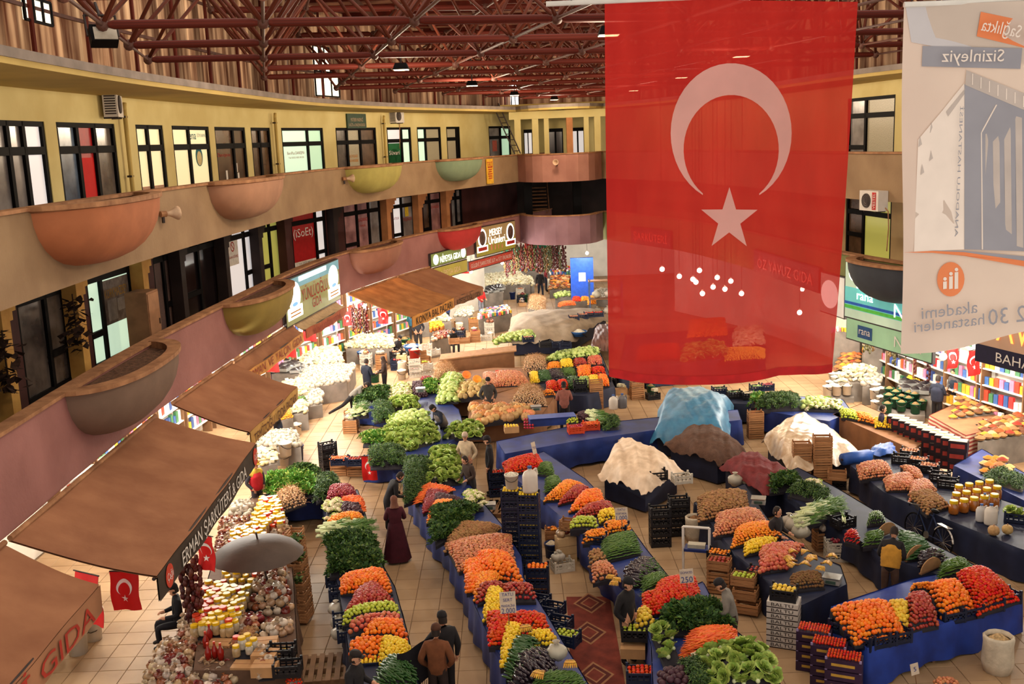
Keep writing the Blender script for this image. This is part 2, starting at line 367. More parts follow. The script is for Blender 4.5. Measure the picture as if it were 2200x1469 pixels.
for k, pl, pr, py, st, sp, dr, lab in [
    (1, -70, 5, 800, ['dark', 'dim'], (.5,), 0, 'dark glazed shop front at the near end of the lower gallery'),
    (2, 35, 150, 740, ['dim', 'dim', 'dark'], (.55,), 1, 'dim glazed shop front between two ochre columns of the lower gallery'),
    (3, 184, 285, 680, ['mint2'], (.32,), 0, 'mint lit shop front with a large building poster'),
    (4, 324, 378, 600, ['frost'], (.45,), 1, 'frosted glass door behind the brown cabinet'),
    (5, 386, 476, 580, ['dark'], (.4,), 0, 'dark closed double door of the lower gallery'),
    (6, 482, 546, 545, ['white'], (.62,), 1, 'white lit room with a no smoking notice'),
    (7, 556, 602, 525, ['blind'], (.45,), 0, 'window with yellow green vertical blinds'),
    (8, 622, 697, 505, ['red', 'white'], (.72,), 1, 'shop front with a red poster with white lettering'),
    (9, 735, 816, 485, ['pinkish', 'pinkish', 'grey'], (.36, .68), 0, 'pinkish glazed shop front with faded lettering'),
    (10, 840, 889, 470, ['white', 'grey'], (.42,), 0, 'shop front with a yellow notice and red lettering'),
    (11, 905, 947, 462, ['brown', 'pinkish'], (.4,), 0, 'glazed door with a faded pink poster'),
    (12, 966, 990, 455, ['grey'], (.5,), 1, 'narrow grey glazed door of the lower gallery')]:
    LOW[k] = window(LC, 'L2', pl, pr, py, ZL0, ZL1, st, lab, sp, .8, door=dr, tr=.5)
LOW[13] = window(LC, 'L2b', 1000, 1013, 435, 6.4, 7.4, ['white'], 'small white lit window in the maroon wall', (.5,), 0, tr=.3)
LOW[14] = window(RC, 'R2', 1822, 1920, 500, ZL0+.3, 7.6, ['brown', 'blind', 'grey'], 'lit shop window with yellow blinds on the right lower gallery', (.38,), .9)
def wall(C, key, z0, z1, zt, m_wall, name, label, off=WO):
    op = sorted(OPEN.get(key, [])); b = MB(); t = 0
    for s0, s1 in op+[(C.L, C.L)]:
        if s0-t > .03: C.sweep(b, [(off-.1, z0), (off-.1, zt), (off+.2, zt), (off+.2, z0)], t0=t, t1=s0)
        t = max(t, s1)
    if zt < z1: C.sweep(b, [(off-.1, zt), (off-.1, z1), (off+.2, z1), (off+.2, zt)])
    return struct(b.build(name, m_wall), label)
wall(LC, 'L3', FL3, TOP-.2, Z1, m_yel, 'wall_left_upper', 'yellow plastered wall of the upper gallery on the left')
wall(LC, 'L2', FL2, FL3-.2, ZL1, m_maroon, 'wall_left_lower', 'dark maroon wall of the lower gallery on the left')
wall(RC, 'R3', FL3, TOP-.2, Z1+.2, m_yel, 'wall_right_upper', 'yellow plastered wall of the upper gallery on the right')
wall(RC, 'R2', FL2, FL3-.2, 7.6, mat('wall_cream', (196, 166, 120), .75, .1, 1), 'wall_right_lower', 'cream wall of the lower gallery on the right')
# ground floor back walls of the shops
GO = 4.6
struct(LC.sweep(MB(), [(GO, 0), (GO, B2), (GO+.2, B2), (GO+.2, 0)]).build('wall_left_ground', m_shopw), 'white back wall of the shops under the left gallery')
struct(RC.sweep(MB(), [(GO, 0), (GO, B2), (GO+.2, B2), (GO+.2, 0)]).build('wall_right_ground', m_shopw), 'white back wall of the shops under the right gallery')
struct(LC.sweep(MB(), [(.3, B2+.05), (.3, B2+.2), (GO+.2, B2+.2), (GO+.2, B2+.05)]).build('ceiling_left_shops', m_shopw), 'white ceiling of the shops under the left gallery')
struct(RC.sweep(MB(), [(.3, B2+.05), (.3, B2+.2), (GO+.2, B2+.2), (GO+.2, B2+.05)]).build('ceiling_right_shops', m_shopw), 'white ceiling of the shops under the right gallery')
# the back of the hall: three storeys of a stair hall behind the round balcony
b = MB(); b.box((4.4, 62.6, 10.0), (10.5, .3, 3.4)); struct(b.build('wall_back_upper', m_yel), 'yellow wall behind the round upper balcony')
b = MB(); b.box((4.4, 62.6, 6.25), (10.5, .3, 3.5)); struct(b.build('wall_back_middle', m_dkwall), 'dark wall behind the round lower balcony')
b = MB(); b.box((3.5, 76, 2.3), (20, .3, 4.6)); struct(b.build('wall_back_ground', m_shopw), 'dark wall at the back of the ground floor')
b = MB(); b.box((2.9, 60.2, 11.75), (7.5, 5, .2)); struct(b.build('ceiling_back', m_yel2), 'soffit over the back stair hall')
b = MB(); b.box((3.5, 59.9, FL3-.1), (8.5, 5, .2)); b.box((3.5, 67, FL2-.25), (12, 18.5, .3)); struct(b.build('floor_back_landings', m_slab), 'floor slabs of the back landings')
# upper back openings: columns with a parapet beam
b = MB(); b.box((2.9, 57.6, 11.35), (5.2, .3, .6)); struct(b.build('trim_1', m_yel), 'yellow beam above the back landing columns')
for x in (.75, 1.7, 2.3, 3.55, 4.45, 5.05):
    tag(MB().box((x, 57.7, 9.7), (.26 if x in (2.3, 4.45) else .34, .3, 3.1)).build('column', m_yel if x != 3.55 else m_orange), 'square column %s of the back upper landing' % {.75: 'at the left edge', 1.7: 'second from the left', 2.3: 'third from the left', 3.55: 'of orange plaster in the middle', 4.45: 'fifth from the left', 5.05: 'at the right edge'}[x], 'column')
for x in (1.2, 3.9):
    tag(MB().box((x, 58.2, 6.4), (.45, .45, 2.9)).build('column', m_dark), 'dark square pillar at the %s of the lower back landing' % ('left' if x < 2 else 'right'), 'column')
for i, (x, w) in enumerate([(1.4, .5), (3.0, .9), (4.3, .8)]):
    d = thing('door_%d' % (i+1), 'dark framed glazed door at the back landing, %s' % ('left', 'middle', 'right')[i], 'door', (x, 62.4, FL3)); d['kind'] = 'structure'; del d['category']
    MB().box((0, 0, 1.25), (w, .1, 2.5)).build('frame', m_dark, d)
    for q in (-.24, .24): MB().box((q*w, -.06, 1.25), (w*.36, .03, 2.1)).build('pane', pane_mat('dark' if i == 1 else 'white'), d)
st = thing('staircase', 'staircase with light treads seen through the lower back landing', 'stairs', (1.9, 59.6, FL2))
for k in range(12): MB().box((0, k*.26, .12+k*.19), (.9, .3, .07)).build('tread', m_cop, st)
MB().add([(-.5, 0, 0), (-.5, 3.1, 2.3), (-.5, 3.1, 2.0), (-.5, .2, 0), (-.45, 0, 0), (-.45, 3.1, 2.3), (-.45, 3.1, 2.0), (-.45, .2, 0)], [(0, 1, 2, 3), (7, 6, 5, 4), (0, 4, 5, 1), (3, 2, 6, 7)]).build('stringer', m_dark, st)
MB().path([(.5, 0, .95), (.5, 3.1, 3.2)], .03).build('handrail', m_cop, st)
# lower gallery columns with stepped corbels
for px, py, mt, lab in [(15, 850, m_ochre, 'ochre column at the near left of the lower gallery'), (166, 720, m_ochre, 'ochre column with hanging dry plant between dim and mint lit shop fronts'),
                        (302, 620, m_ochre, 'ochre column beside the brown cabinet'), (714, 492, m_dkwall, 'dark brown column right of the red poster'),
                        (829, 470, m_orange, 'orange column left of the yellow notice'), (897, 462, m_orange, 'orange column right of the yellow notice'), (957, 455, m_orange, 'orange column near the far end of the lower gallery'),
                        (382, 590, m_dkwall, 'dark brown column between frosted and closed doors'), (478, 560, m_dkwall, 'dark brown column left of the white lit room'), (551, 530, m_dkwall, 'dark brown column right of the white lit room'), (609, 515, m_maroon, 'maroon column left of the red poster')]:
    s, _ = LC.hit(px, py, WO-.25); M = LC.fr(s, WO-.25, FL2); c = thing('column', lab, 'column', M=M)
    MB().box((0, 1.4, 0), (.34, 2.8, .34)).build('shaft', mt, c)
    cb = MB()
    for k in range(4): cb.box((.24+.08*k, 2.05+.17*k, 0), (.22+.16*k, .17, .3))
    cb.build('corbel', mt, c)
# ---------------------------------------------------------------- clerestory of weathered translucent sheets, and the roof deck
def clerestory(C, side, off, t0, t1, z1):
    r = struct(C.sweep(MB(), [(off-.12, TOP), (off-.12, TOP+.15), (off+.12, TOP+.15), (off+.12, TOP)], t0=t0, t1=t1).build('wall_%s_clerestory' % side, m_steel2), 'weathered translucent sheet wall under the roof, %s side' % side)
    n = int((t1-t0)/.5)
    pm = MB().box((0, 0, 0), (.485, 1, .02)).mesh('panel', m_panel)
    for i in range(n):
        s = t0+(i+.5)*.5; h = z1-TOP-.1
        M = C.fr(s, off+NPR.uniform(-.012, .012), TOP+.1+h/2) @ Matrix.Diagonal((C_w(C, off), h, 1, 1)); put('panel', pm, r, M)
    for k, s in enumerate(np.arange(t0, t1, 2.6)):
        q = C.fr(s, off-.12, 0); MB().tube(q @ Vector((0, TOP, 0)), q @ Vector((0, z1, 0)), .05).build('post', m_steel, r)
    for z in (TOP+1.1, TOP+2.4):
        C.sweep(MB(), [(off-.1, z), (off-.1, z+.07), (off-.04, z+.07), (off-.04, z)], t0=t0, t1=t1).build('girt', m_steel2, r)
    return r
def C_w(C, off): return 1.0+off/30.0
clerestory(LC, 'left', 1.0, 8, LC.L, 15.2); clerestory(RC, 'right', 1.0, 0, RC.L-4, 15.2)
b = MB()
cb = struct(b.box((2.9, 60.5, 13.4), (8, .1, 3.5)).build('wall_back_clerestory', m_panel), 'weathered sheet wall under the roof at the back')
for px0, px1, y0, y1, lab in [(48, 105, -10, 40, 'bright clerestory window at the far left under the roof'), (672, 706, 98, 152, 'bright clerestory window above the mint lit office'), (676, 726, 152, 205, 'bright pale clerestory sheet just above the ledge over the mint lit office')]:
    s0, za = LC.hit(px0, (y0+y1)/2, .93); s1, _ = LC.hit(px1, (y0+y1)/2, .93); _, zt = LC.hit(px0, y0, .93); _, zb = LC.hit(px0, y1, .93)
    a = LC.at(s0, .93); c = LC.at(s1, .93); w = (c-a).length; M = frame((a.x, a.y, zb), c-a, (0, 0, 1), Vector(((c-a).y, -(c-a).x, 0)))
    WN[0] += 1; r = thing('window_%d' % WN[0], lab, 'window', M=M); r['kind'] = 'structure'; del r['category']; h = zt-zb
    MB().box((w/2, h/2, 0), (w, h, .03)).build('pane', emis('daylit_pane', (255, 244, 214), 1.5), r)
    fb = MB()
    for x in (0, w/3, 2*w/3, w): fb.box((x, h/2, .03), (.05, h, .05))
    fb.box((w/2, 0, .03), (w, .05, .05)).box((w/2, h, .03), (w, .05, .05)); fb.build('frame', m_dark, r)
s0, z = LC.hit(1090, 208, .93); M = LC.fr(min(s0, LC.L-.3), .5, 12.0); WN[0] += 1
r = thing('window_%d' % WN[0], 'small bright open window above the ladder', 'window', M=M); r['kind'] = 'structure'; del r['category']
MB().box((0, .5, 0), (.9, 1.3, .04)).build('pane', emis('daylight_opening', (255, 250, 250), 4), r)
fb = MB()
for x in (-.45, 0, .45): fb.box((x, .5, .03), (.05, 1.3, .05))
fb.build('frame', m_dark, r)
# roof deck over the far half of the hall (the unseen near half is left open to let overhead light in)
b = MB(); b.box((2, 47, 15.3), (34, 36, .12)); dk = struct(b.build('ceiling', m_deck), 'brown sheet roof deck above the space frame')
for i in range(15): MB().box((2, 30+i*2.3, 15.16), (34, .14, .16)).build('purlin', m_steel, dk)
for i in range(16): MB().box((-13+i*2, 47, 15.0), (.1, 36, .12)).build('rafter', m_steel2, dk)
struct(MB().box((2, 14, 15.3), (34, 1.0, .3)).build('trim_2', m_steel), 'steel kerb beam of the unseen roof opening added for light')  # edge of the made-up opening, out of view
# ---------------------------------------------------------------- red space frame
sf = thing('roof_space_frame', 'red tubular steel space frame spanning the hall under the roof', 'roof frame')
BOT, TOPZ = 12.07, 13.75
e1 = Vector((2.47, .55, 0)); e2 = Vector((-.75, 3.35, 0)); O = Vector((-1.46, 18.69, BOT))
def inside(p):
    if p.y < 9 or p.y > 57: return False
    xl = np.interp(p.y, LC.py, LC.px); xr = np.interp(-p.y, -RC.py, RC.px); return xl-.3 < p.x < xr+.5
ut = MB(); ut.smooth = True; ut.lathe([(.3, 0), (1, .07), (1, .93), (.3, 1)], 8); utm = ut.mesh('tube', m_steel)
ut2 = MB(); ut2.smooth = True; ut2.lathe([(1, 0), (1, 1)], 6); utd = ut2.mesh('rod', mat('steel_rod', (100, 46, 30), .6, .2, 3, spec=.15)); utg = MB(); utg.smooth = True; utg.lathe([(1, 0), (1, 1)], 6); utgm = utg.mesh('tie', m_steel2)
def barM(a, b, r):
    d = b-a; return Matrix.Translation(a) @ d.to_track_quat('Z', 'Y').to_matrix().to_4x4() @ Matrix.Diagonal((r, r, d.length, 1))
T1, T2, T3, NB = [], [], [], []
for i in range(-8, 12):
    for j in range(-4, 14):
        p = O+e1*i+e2*j
        if inside(p):
            NB.append(TR(p, s=.11))
            if inside(p+e1): T1.append(barM(p, p+e1, .075))
            if inside(p+e2): T3.append(barM(p, p+e2, .028))
        q = p+e1*.5+e2*.5; q.z = TOPZ
        if inside(q):
            NB.append(TR(q, s=.11)); q1 = q+e1; q2 = q+e2
            if inside(q1): T1.append(barM(q, q1, .085))
            if inside(q2): T3.append(barM(q, q2, .035))
            for a in (p, p+e1, p+e2, p+e1+e2):
                if inside(a): T2.append(barM(q, a, .04))
scatter_parts('tube', utm, T1, sf, 300, 'tubes_beyond'); scatter_parts('diagonal', utd, T2, sf, 300, 'diagonals_beyond'); scatter_parts('tie', utgm, T3, sf, 300, 'ties_beyond')
nm = MB(); nm.smooth = True; nm.sphere((0, 0, 0), 1, 8, 5); scatter_parts('node', nm.mesh('node', m_steel2), NB, sf, 300, 'nodes_beyond')
# ================================================================ planters, awnings, signs and fittings of the galleries
m_soil = mat('dry_soil', (112, 78, 56), .95, .3, 12, bump=.6)
m_white = mat('white_plastic', (222, 214, 204), .45, .06, 4)
m_iron = mat('dark_iron', (58, 44, 40), .55, .2, 5)
m_red = mat('flag_red', (206, 26, 24), .7, .05, 3)
m_fwhite = mat('flag_white', (236, 226, 220), .7, .05, 3)
def planter(C, pl, pr, ztop, depth, h, rgb, label, rim=.16):
    s0, _ = C.hit(*pl); s1, _ = C.hit(*pr); sm = (s0+s1)/2; w = abs(s1-s0); M = C.fr(sm, 0, ztop)
    t = thing('planter', label, 'planter', M=M); m = mat('planter_%d_%d_%d' % rgb, rgb, .8, .08, 2, bump=.1)
    n = 18; k = 7
    def sec(a, f): return (w/2*f*math.copysign(abs(math.cos(a))**.8, math.cos(a)), depth*f*math.sin(a)**.85)
    b = MB(); b.smooth = True; vs = []; fs = []
    for j in range(k+1):
        ph = j/k*PI/2*.97; f = math.cos(ph)**.75
        for i in range(n+1):
            x, z = sec(PI*i/n, f); vs.append((x, -.05-h*math.sin(ph), z))
    for j in range(k):
        for i in range(n): q = j*(n+1)+i; fs.append((q, q+1, q+n+2, q+n+1))
    b.add(vs, fs); b.build('bowl', m, t)
    r = MB(); vs = []; fs = []
    for i in range(n+1):
        a = PI*i/n; x, z = sec(a, 1.04); x2, z2 = sec(a, 1.0); xi = x2*(1-2*rim/w); zi = max(0, z2-rim)
        vs += [(x, .03, z), (xi, .03, zi), (xi, -.14, zi), (x, -.05, z)]
    for i in range(n):
        for q in range(4): fs.append((i*4+q, i*4+(q+1) % 4, i*4+4+(q+1) % 4, i*4+4+q))
    r.add(vs, fs); r.build('rim', m_cop, t)
    so = MB(); vs = [(0, -.1, 0)]+[(sec(PI*i/n, 1)[0]*(1-2*rim/w), -.1+NPR.uniform(-.02, .02), max(0, sec(PI*i/n, 1)[1]-rim)) for i in range(n+1)]
    so.add(vs, [(0, i+1, i+2) for i in range(n)]); so.build('soil', m_soil, t); return t
planter(LC, (65, 455), (290, 421), P3+.04, 1.0, 1.12, (178, 108, 70), 'orange terracotta half bowl planter on the upper parapet, nearest')
planter(LC, (446, 398), (572, 382), P3+.04, .95, 1.05, (172, 126, 98), 'pinkish beige half bowl planter on the upper parapet')
planter(LC, (741, 364), (845, 355), P3+.04, .9, 1.05, (170, 158, 84), 'olive yellow half bowl planter on the upper parapet')
planter(LC, (935, 348), (1020, 340), P3+.04, .9, 1.0, (126, 142, 112), 'dull teal half bowl planter on the upper parapet, farthest')
planter(LC, (142, 868), (330, 740), P2+.04, 1.0, 1.15, (122, 98, 82), 'grey brown half bowl planter on the lower parapet, nearest', .2)
planter(LC, (478, 658), (590, 603), P2+.04, 1.0, 1.1, (142, 120, 56), 'olive half bowl planter on the lower parapet beside the long sign', .2)
planter(LC, (750, 544), (842, 522), P2+.04, .95, 1.05, (156, 104, 84), 'dusty pink half bowl planter on the lower parapet')
planter(LC, (940, 498), (1018, 482), P2+.04, .9, 1.05, (180, 52, 50), 'red half bowl planter on the lower parapet, farthest')
planter(RC, (1850, 555), (2010, 580), P2+.04, 1.0, 1.15, (58, 60, 66), 'dark grey half bowl planter on the right lower parapet', .2)
# horn loudspeakers
for C, px, py, lab in [(LC, 342, 460, 'beige horn loudspeaker beside the orange planter'), (LC, 735, 384, 'beige horn loudspeaker beside the olive yellow planter'), (BC, 1197, 348, 'round horn loudspeaker on the rose back balcony')]:
    s, z = C.hit(px, py); t = thing('horn_loudspeaker', lab, 'loudspeaker', M=C.fr(s, -.1, z) @ Matrix.Rotation(.9 if C is LC else 0, 4, 'Y'))
    b = MB(); b.smooth = True; b.lathe([(.05, .0), (.055, .12), (.08, .2), (.13, .3), (.16, .36), (.145, .36), (.06, .2), (.001, .16)], 14); b.build('horn', mat('horn_beige', (206, 172, 140), .5), t)
    b = MB(); b.lathe([(.07, -.08), (.07, .06)], 10); b.build('driver', m_cop, t)
    MB().box((0, -.1, -.02), (.05, .2, .05)).build('bracket', m_iron, t)
# air conditioners
def aircon(C, px, py, off, lab, w=.85, txt=None, flip=False, yaw=0):
    s, z = C.hit(px, py, off); t = thing('air_conditioner', lab, 'air conditioner', M=C.fr(s, off, z-.3) @ Matrix.Rotation(yaw, 4, 'Y'))
    MB().box((0, .3, .18), (w, .6, .34)).build('casing', m_white, t)
    x = -.12
    b = MB(); b.lathe([(.22, 0), (.22, .02), (.0, .02)], 18, TR((x, .3, .351))); b.build('fan_grille', m_iron, t)
    b = MB()
    for r in (.2, .14, .08): b.lathe([(r, .02), (r+.012, .03), (r+.012, .02)], 18, TR((x, .3, .352)), close=False)
    b.build('fan_guard', mat('ac_grey', (120, 112, 108)), t)
    b = MB()
    for k in range(8): b.box((-w/2-.005, .08+k*.06, .18), (.02, .03, .26))
    b.build('side_vent', m_iron, t)
    for x in (-.3, .3): MB().box((x, -.02, .15), (.04, .04, .34)).build('bracket', m_iron, t)
    b = MB(); b.path([(w/2, .1, .1), (w/2+.08, .0, .05), (w/2+.08, -.5, 0.02), (w/2+.02, -1.2, .02)], .018, 5); b.build('hose', m_cop, t)
    if txt:
        MB().box((.27, .3, .353), (.2, .52, .004)).build('brand_plate', mat('vestel_red', (190, 40, 38)), t); text(txt, .13, m_white, t, TR((.27, .3, .357)) @ Matrix.Rotation(PI/2, 4, 'Z'), width=.46)
    return t
aircon(LC, 226, 226, WO-.1, 'white air conditioner on the yellow wall at the left of the upper gallery', yaw=.25)
aircon(LC, 845, 250, WO-.1, 'white air conditioner on the yellow wall above the office with the green poster', .8)
aircon(RC, 1888, 430, .0, 'white air conditioner with a red plate below the right upper parapet', .95, 'VESTEL', True)
# green office board, drain pipes
s, z = LC.hit(764, 256, WO-.12); t = thing('name_board', 'small dark green name board above an upper office front', 'sign', M=LC.fr(s, WO-.12, z-.08))
MB().box((0, 0, .03), (1.7, .62, .06)).build('board', mat('board_green', (34, 66, 42), .5), t)
text('MUTEBER MADENCİ', .15, mat('board_letter', (196, 168, 138)), t, TR((0, .08, .062)), width=1.1); text('KALİTE ve DANIŞMA BÜROSU', .13, MATS['board_letter'], t, TR((0, -.16, .062)), width=1.45)
for px, lab in [(588, 'wall drain pipe left of the mint lit office'), (822, 'wall drain pipe left of the green poster office'), (264, 'brown drain pipe under the nearest air conditioner')]:
    s, _ = LC.hit(px, 300, WO-.15); t = thing('drain_pipe', lab, 'pipe', M=LC.fr(s, WO-.27, FL3)); b = MB(); b.smooth = True; b.path([(0, 0, 0), (0, 3.05, 0), (.05, 3.25, 0)], .06, 8); b.build('pipe', m_yel2, t)
    for y in (1.4, 2.9): MB().box((0, y, -.02), (.16, .05, .12)).build('clamp', m_iron, t)
# ladder
a = aty(1112, 330, 57.2); c = aty(1064, 222, 57.6); ux = Vector((.32, .05, 0))
t = thing('ladder', 'dark metal ladder leaning from the upper gallery to the roof ledge', 'ladder', a)
for sg in (-.5, .5): MB().tube(ux*sg, (c-a)+ux*sg, .035).build('rail', m_iron, t)
for k in range(9): q = (c-a)*((k+.5)/9); MB().tube(q-ux*.5, q+ux*.5, .025).build('rung', m_iron, t)
# floodlight hanging in the frame
p = aty(222, 78, 17.8); t = thing('floodlight', 'black rectangular floodlight hanging from the red roof frame', 'lamp', M=TR(p, .5, rx=-.5))
MB().box((0, 0, 0), (.42, .22, .3)).build('housing', m_dark, t); MB().box((.02, -.12, -.02), (.36, .02, .22)).build('glass', mat('lamp_glass', (196, 186, 170), .2), t)
MB().path([(-.24, 0, 0), (-.24, 0, .4), (.24, 0, .4), (.24, 0, 0)], .02).build('bracket', m_iron, t); MB().tube((0, 0, .4), (0, .15, .75), .025).build('hanger', m_iron, t)
# brown cabinet, dry plants on the lower gallery
s, _ = LC.hit(318, 690, WO-.9); t = thing('cabinet', 'tall brown wooden cabinet standing on the lower gallery', 'cabinet', M=LC.fr(s, WO-.8, FL2))
m_cab = mat('cabinet_brown', (150, 106, 74), .7, .15, 3); MB().box((0, .85, 0), (.75, 1.7, .55)).build('body', m_cab, t); MB().box((0, .85, .285), (.68, 1.6, .02)).build('door', mat('cabinet_door', (164, 118, 84), .7, .12, 3), t); MB().box((.26, .9, .3), (.03, .14, .03)).build('handle', m_iron, t)
m_dry = mat('dry_leaves', (58, 36, 26), .9, .3, 12, rnd=.2)
for px, py, lab in [(160, 675, 'dark dried plant hanging on the ochre column'), (10, 760, 'dark dried plant hanging at the left edge of the lower gallery')]:
    s, z = LC.hit(px, py, WO-.6); b = MB(); c = LC.at(s, WO-.6, z)
    for k in range(90):
        p = c+Vector((NPR.normal(0, .12), NPR.normal(0, .12), NPR.uniform(-.75, .4))); a = NPR.uniform(0, 6); d = Vector((math.cos(a), math.sin(a), NPR.uniform(-1, .3)))*.2; u = d.cross(Vector((0, 0, 1))).normalized()*.08
        b.add([p-u, p+d*.5+u, p+d, p+d*.5-u], [(0, 1, 2, 3)])
    t = thing('dried_plant', lab, 'plant', c); o = b.build('foliage', m_dry); o.data.transform(Matrix.Translation(-c)); o.parent = t
    MB().tube((0, 0, .45), (0, 0, -.7), .015).build('stem', m_dry, t)
# lettering on office glass
def onglass(win, txt, x, y, h, m, width=None, name='lettering'):
    r, w, hh = win; text(txt, h, m, r, TR((x*w, y*hh, .0)), name, width=width and width*w)
mr, mt_, mo, mw_, mb_ = mat('ink_red', (176, 44, 34)), mat('ink_teal', (30, 110, 122)), mat('ink_orange', (214, 140, 40)), mat('ink_white', (232, 224, 214)), mat('ink_dark', (60, 50, 60))
onglass(UP[4], 'Sena', .55, .9, .26, mt_, .26); onglass(UP[4], 'EĞİTİM VE DANIŞMANLIK', .84, .9, .1, mt_, .26)
r, w, h = UP[4]; b = MB(); b.lathe([(.3, 0), (.3, .004), (0, .004)], 24, TR((w*.72, h*.66, 0))); b.build('emblem', mt_, r); b = MB(); b.lathe([(.22, 0), (.22, .004), (0, .004)], 24, TR((w*.72, h*.64, .004))); b.build('emblem_centre', mat('emblem_cream', (226, 206, 150)), r)
r, w, h = UP[3]; MB().box((w*.5, h*.36, -.006), (w*.94, .16, .003)).build('dado_band', mat('dado', (202, 158, 132)), r)
r, w, h = UP[2]; MB().box((w*.5, h*.5, -.006), (w*.2, h*.4, .006)).build('flag_behind_glass', m_red, r)
onglass(UP[5], 'Danışma', .3, .66, .12, mr, .4)
for x, y in ((.34, .42), (.68, .5), (.72, .38)): MB().box((UP[5][1]*x, UP[5][2]*y, .0), (.16, .3, .004)).build('paper_notice', mw_, UP[5][0])
onglass(UP[7], 'BuroPlus DANIŞMA', .34, .64, .12, mr, .4); onglass(UP[7], 'Tel 0332 000 00 00', .34, .58, .07, mr, .36)
onglass(UP[8], 'MALİ MÜŞAVİR', .42, .55, .12, mo, .22); onglass(UP[8], 'MUHASEBE', .42, .48, .12, mo, .24)
r, w, h = UP[9]; b = MB(); b.lathe([(w*.32, 0), (w*.32, .004), (0, .004)], 24, TR((w*.32, h*.36, -.004))); b.box((w*.32, h*.52, -.002), (w*.6, h*.42, .004)); b.build('poster', mat('poster_green', (28, 112, 62)), r); onglass(UP[9], 'Süvari', .32, .57, .2, mw_, .42)
MB().box((UP[13][1]*.3, UP[13][2]*.6, .0), (.55, .6, .006)).build('poster', mat('poster_red', (196, 96, 78)), UP[13][0])
r, w, h = LOW[3]; p = MB().box((w*.66, h*.55, .0), (w*.6, h*.42, .006)).build('poster', mat('poster_photo', (74, 58, 54), .5, .6, 5, rgb2=(120, 108, 100)), r)
text('KORKMAZBEY', .24, mat('gold_ink', (168, 124, 40)), p, TR((w*.66, h*.63, .006)), width=w*.5); MB().box((w*.55, h*.47, .006), (w*.2, h*.2, .004)).box((w*.78, h*.5, .006), (w*.22, h*.12, .004)).build('printed_buildings', mat('poster_pale', (150, 140, 134)), p)
r, w, h = LOW[6]; p = MB().box((w*.25, h*.62, .0), (w*.36, h*.32, .006)).build('no_smoking_notice', mw_, r); b = MB(); b.lathe([(.17, 0), (.17, .004), (.13, .004), (.13, 0)], 20, TR((w*.25, h*.7, .006)), close=False); b.box((w*.25, h*.7, .007), (.28, .035, .003), rz=-.7); b.build('no_smoking_symbol', mr, p); text('SİGARA İÇİLMEZ', .08, mr, p, TR((w*.25, h*.57, .006)), width=w*.32)
onglass(LOW[8], '(iSoEt)', .37, .64, .34, mw_, .56); onglass(LOW[8], 'Tel: 353 48 51', .37, .2, .08, mb_, .4); MB().box((LOW[8][1]*.36, LOW[8][2]*.2, -.004), (LOW[8][1]*.66, .16, .004)).build('white_strip', mw_, LOW[8][0])
onglass(LOW[9], 'KAZANCI', .53, .68, .16, mr, .26); onglass(LOW[9], 'HALK', .53, .58, .1, mr, .14)
onglass(LOW[10], 'TAŞINDIK', .7, .55, .17, mr, .42); MB().box((LOW[10][1]*.68, LOW[10][2]*.72, 0), (.34, .6, .005)).build('notice', mat('notice_yellow', (222, 186, 50)), LOW[10][0]); onglass(LOW[10], 'SATILIK', .2, .6, .12, mr, .26)
onglass(LOW[11], 'ÖZ KARDEŞLER', .68, .7, .14, mr, .44)
s, z = LC.hit(1050, 368, 0); t = thing('vertical_sign', 'narrow yellow and red vertical sign on the upper parapet', 'sign', M=LC.fr(s, -.04, z)); MB().box((0, 0, .02), (.75, 1.25, .04)).build('board', mat('sign_yellow', (222, 168, 48)), t); text('TERZİ', .26, mr, t, TR((0, .4, .042)), width=.66)
for k in range(6): MB().box((0, .2-k*.11, .042), (.5-.06*(k % 3), .05, .004)).build('text_line', mr, t)
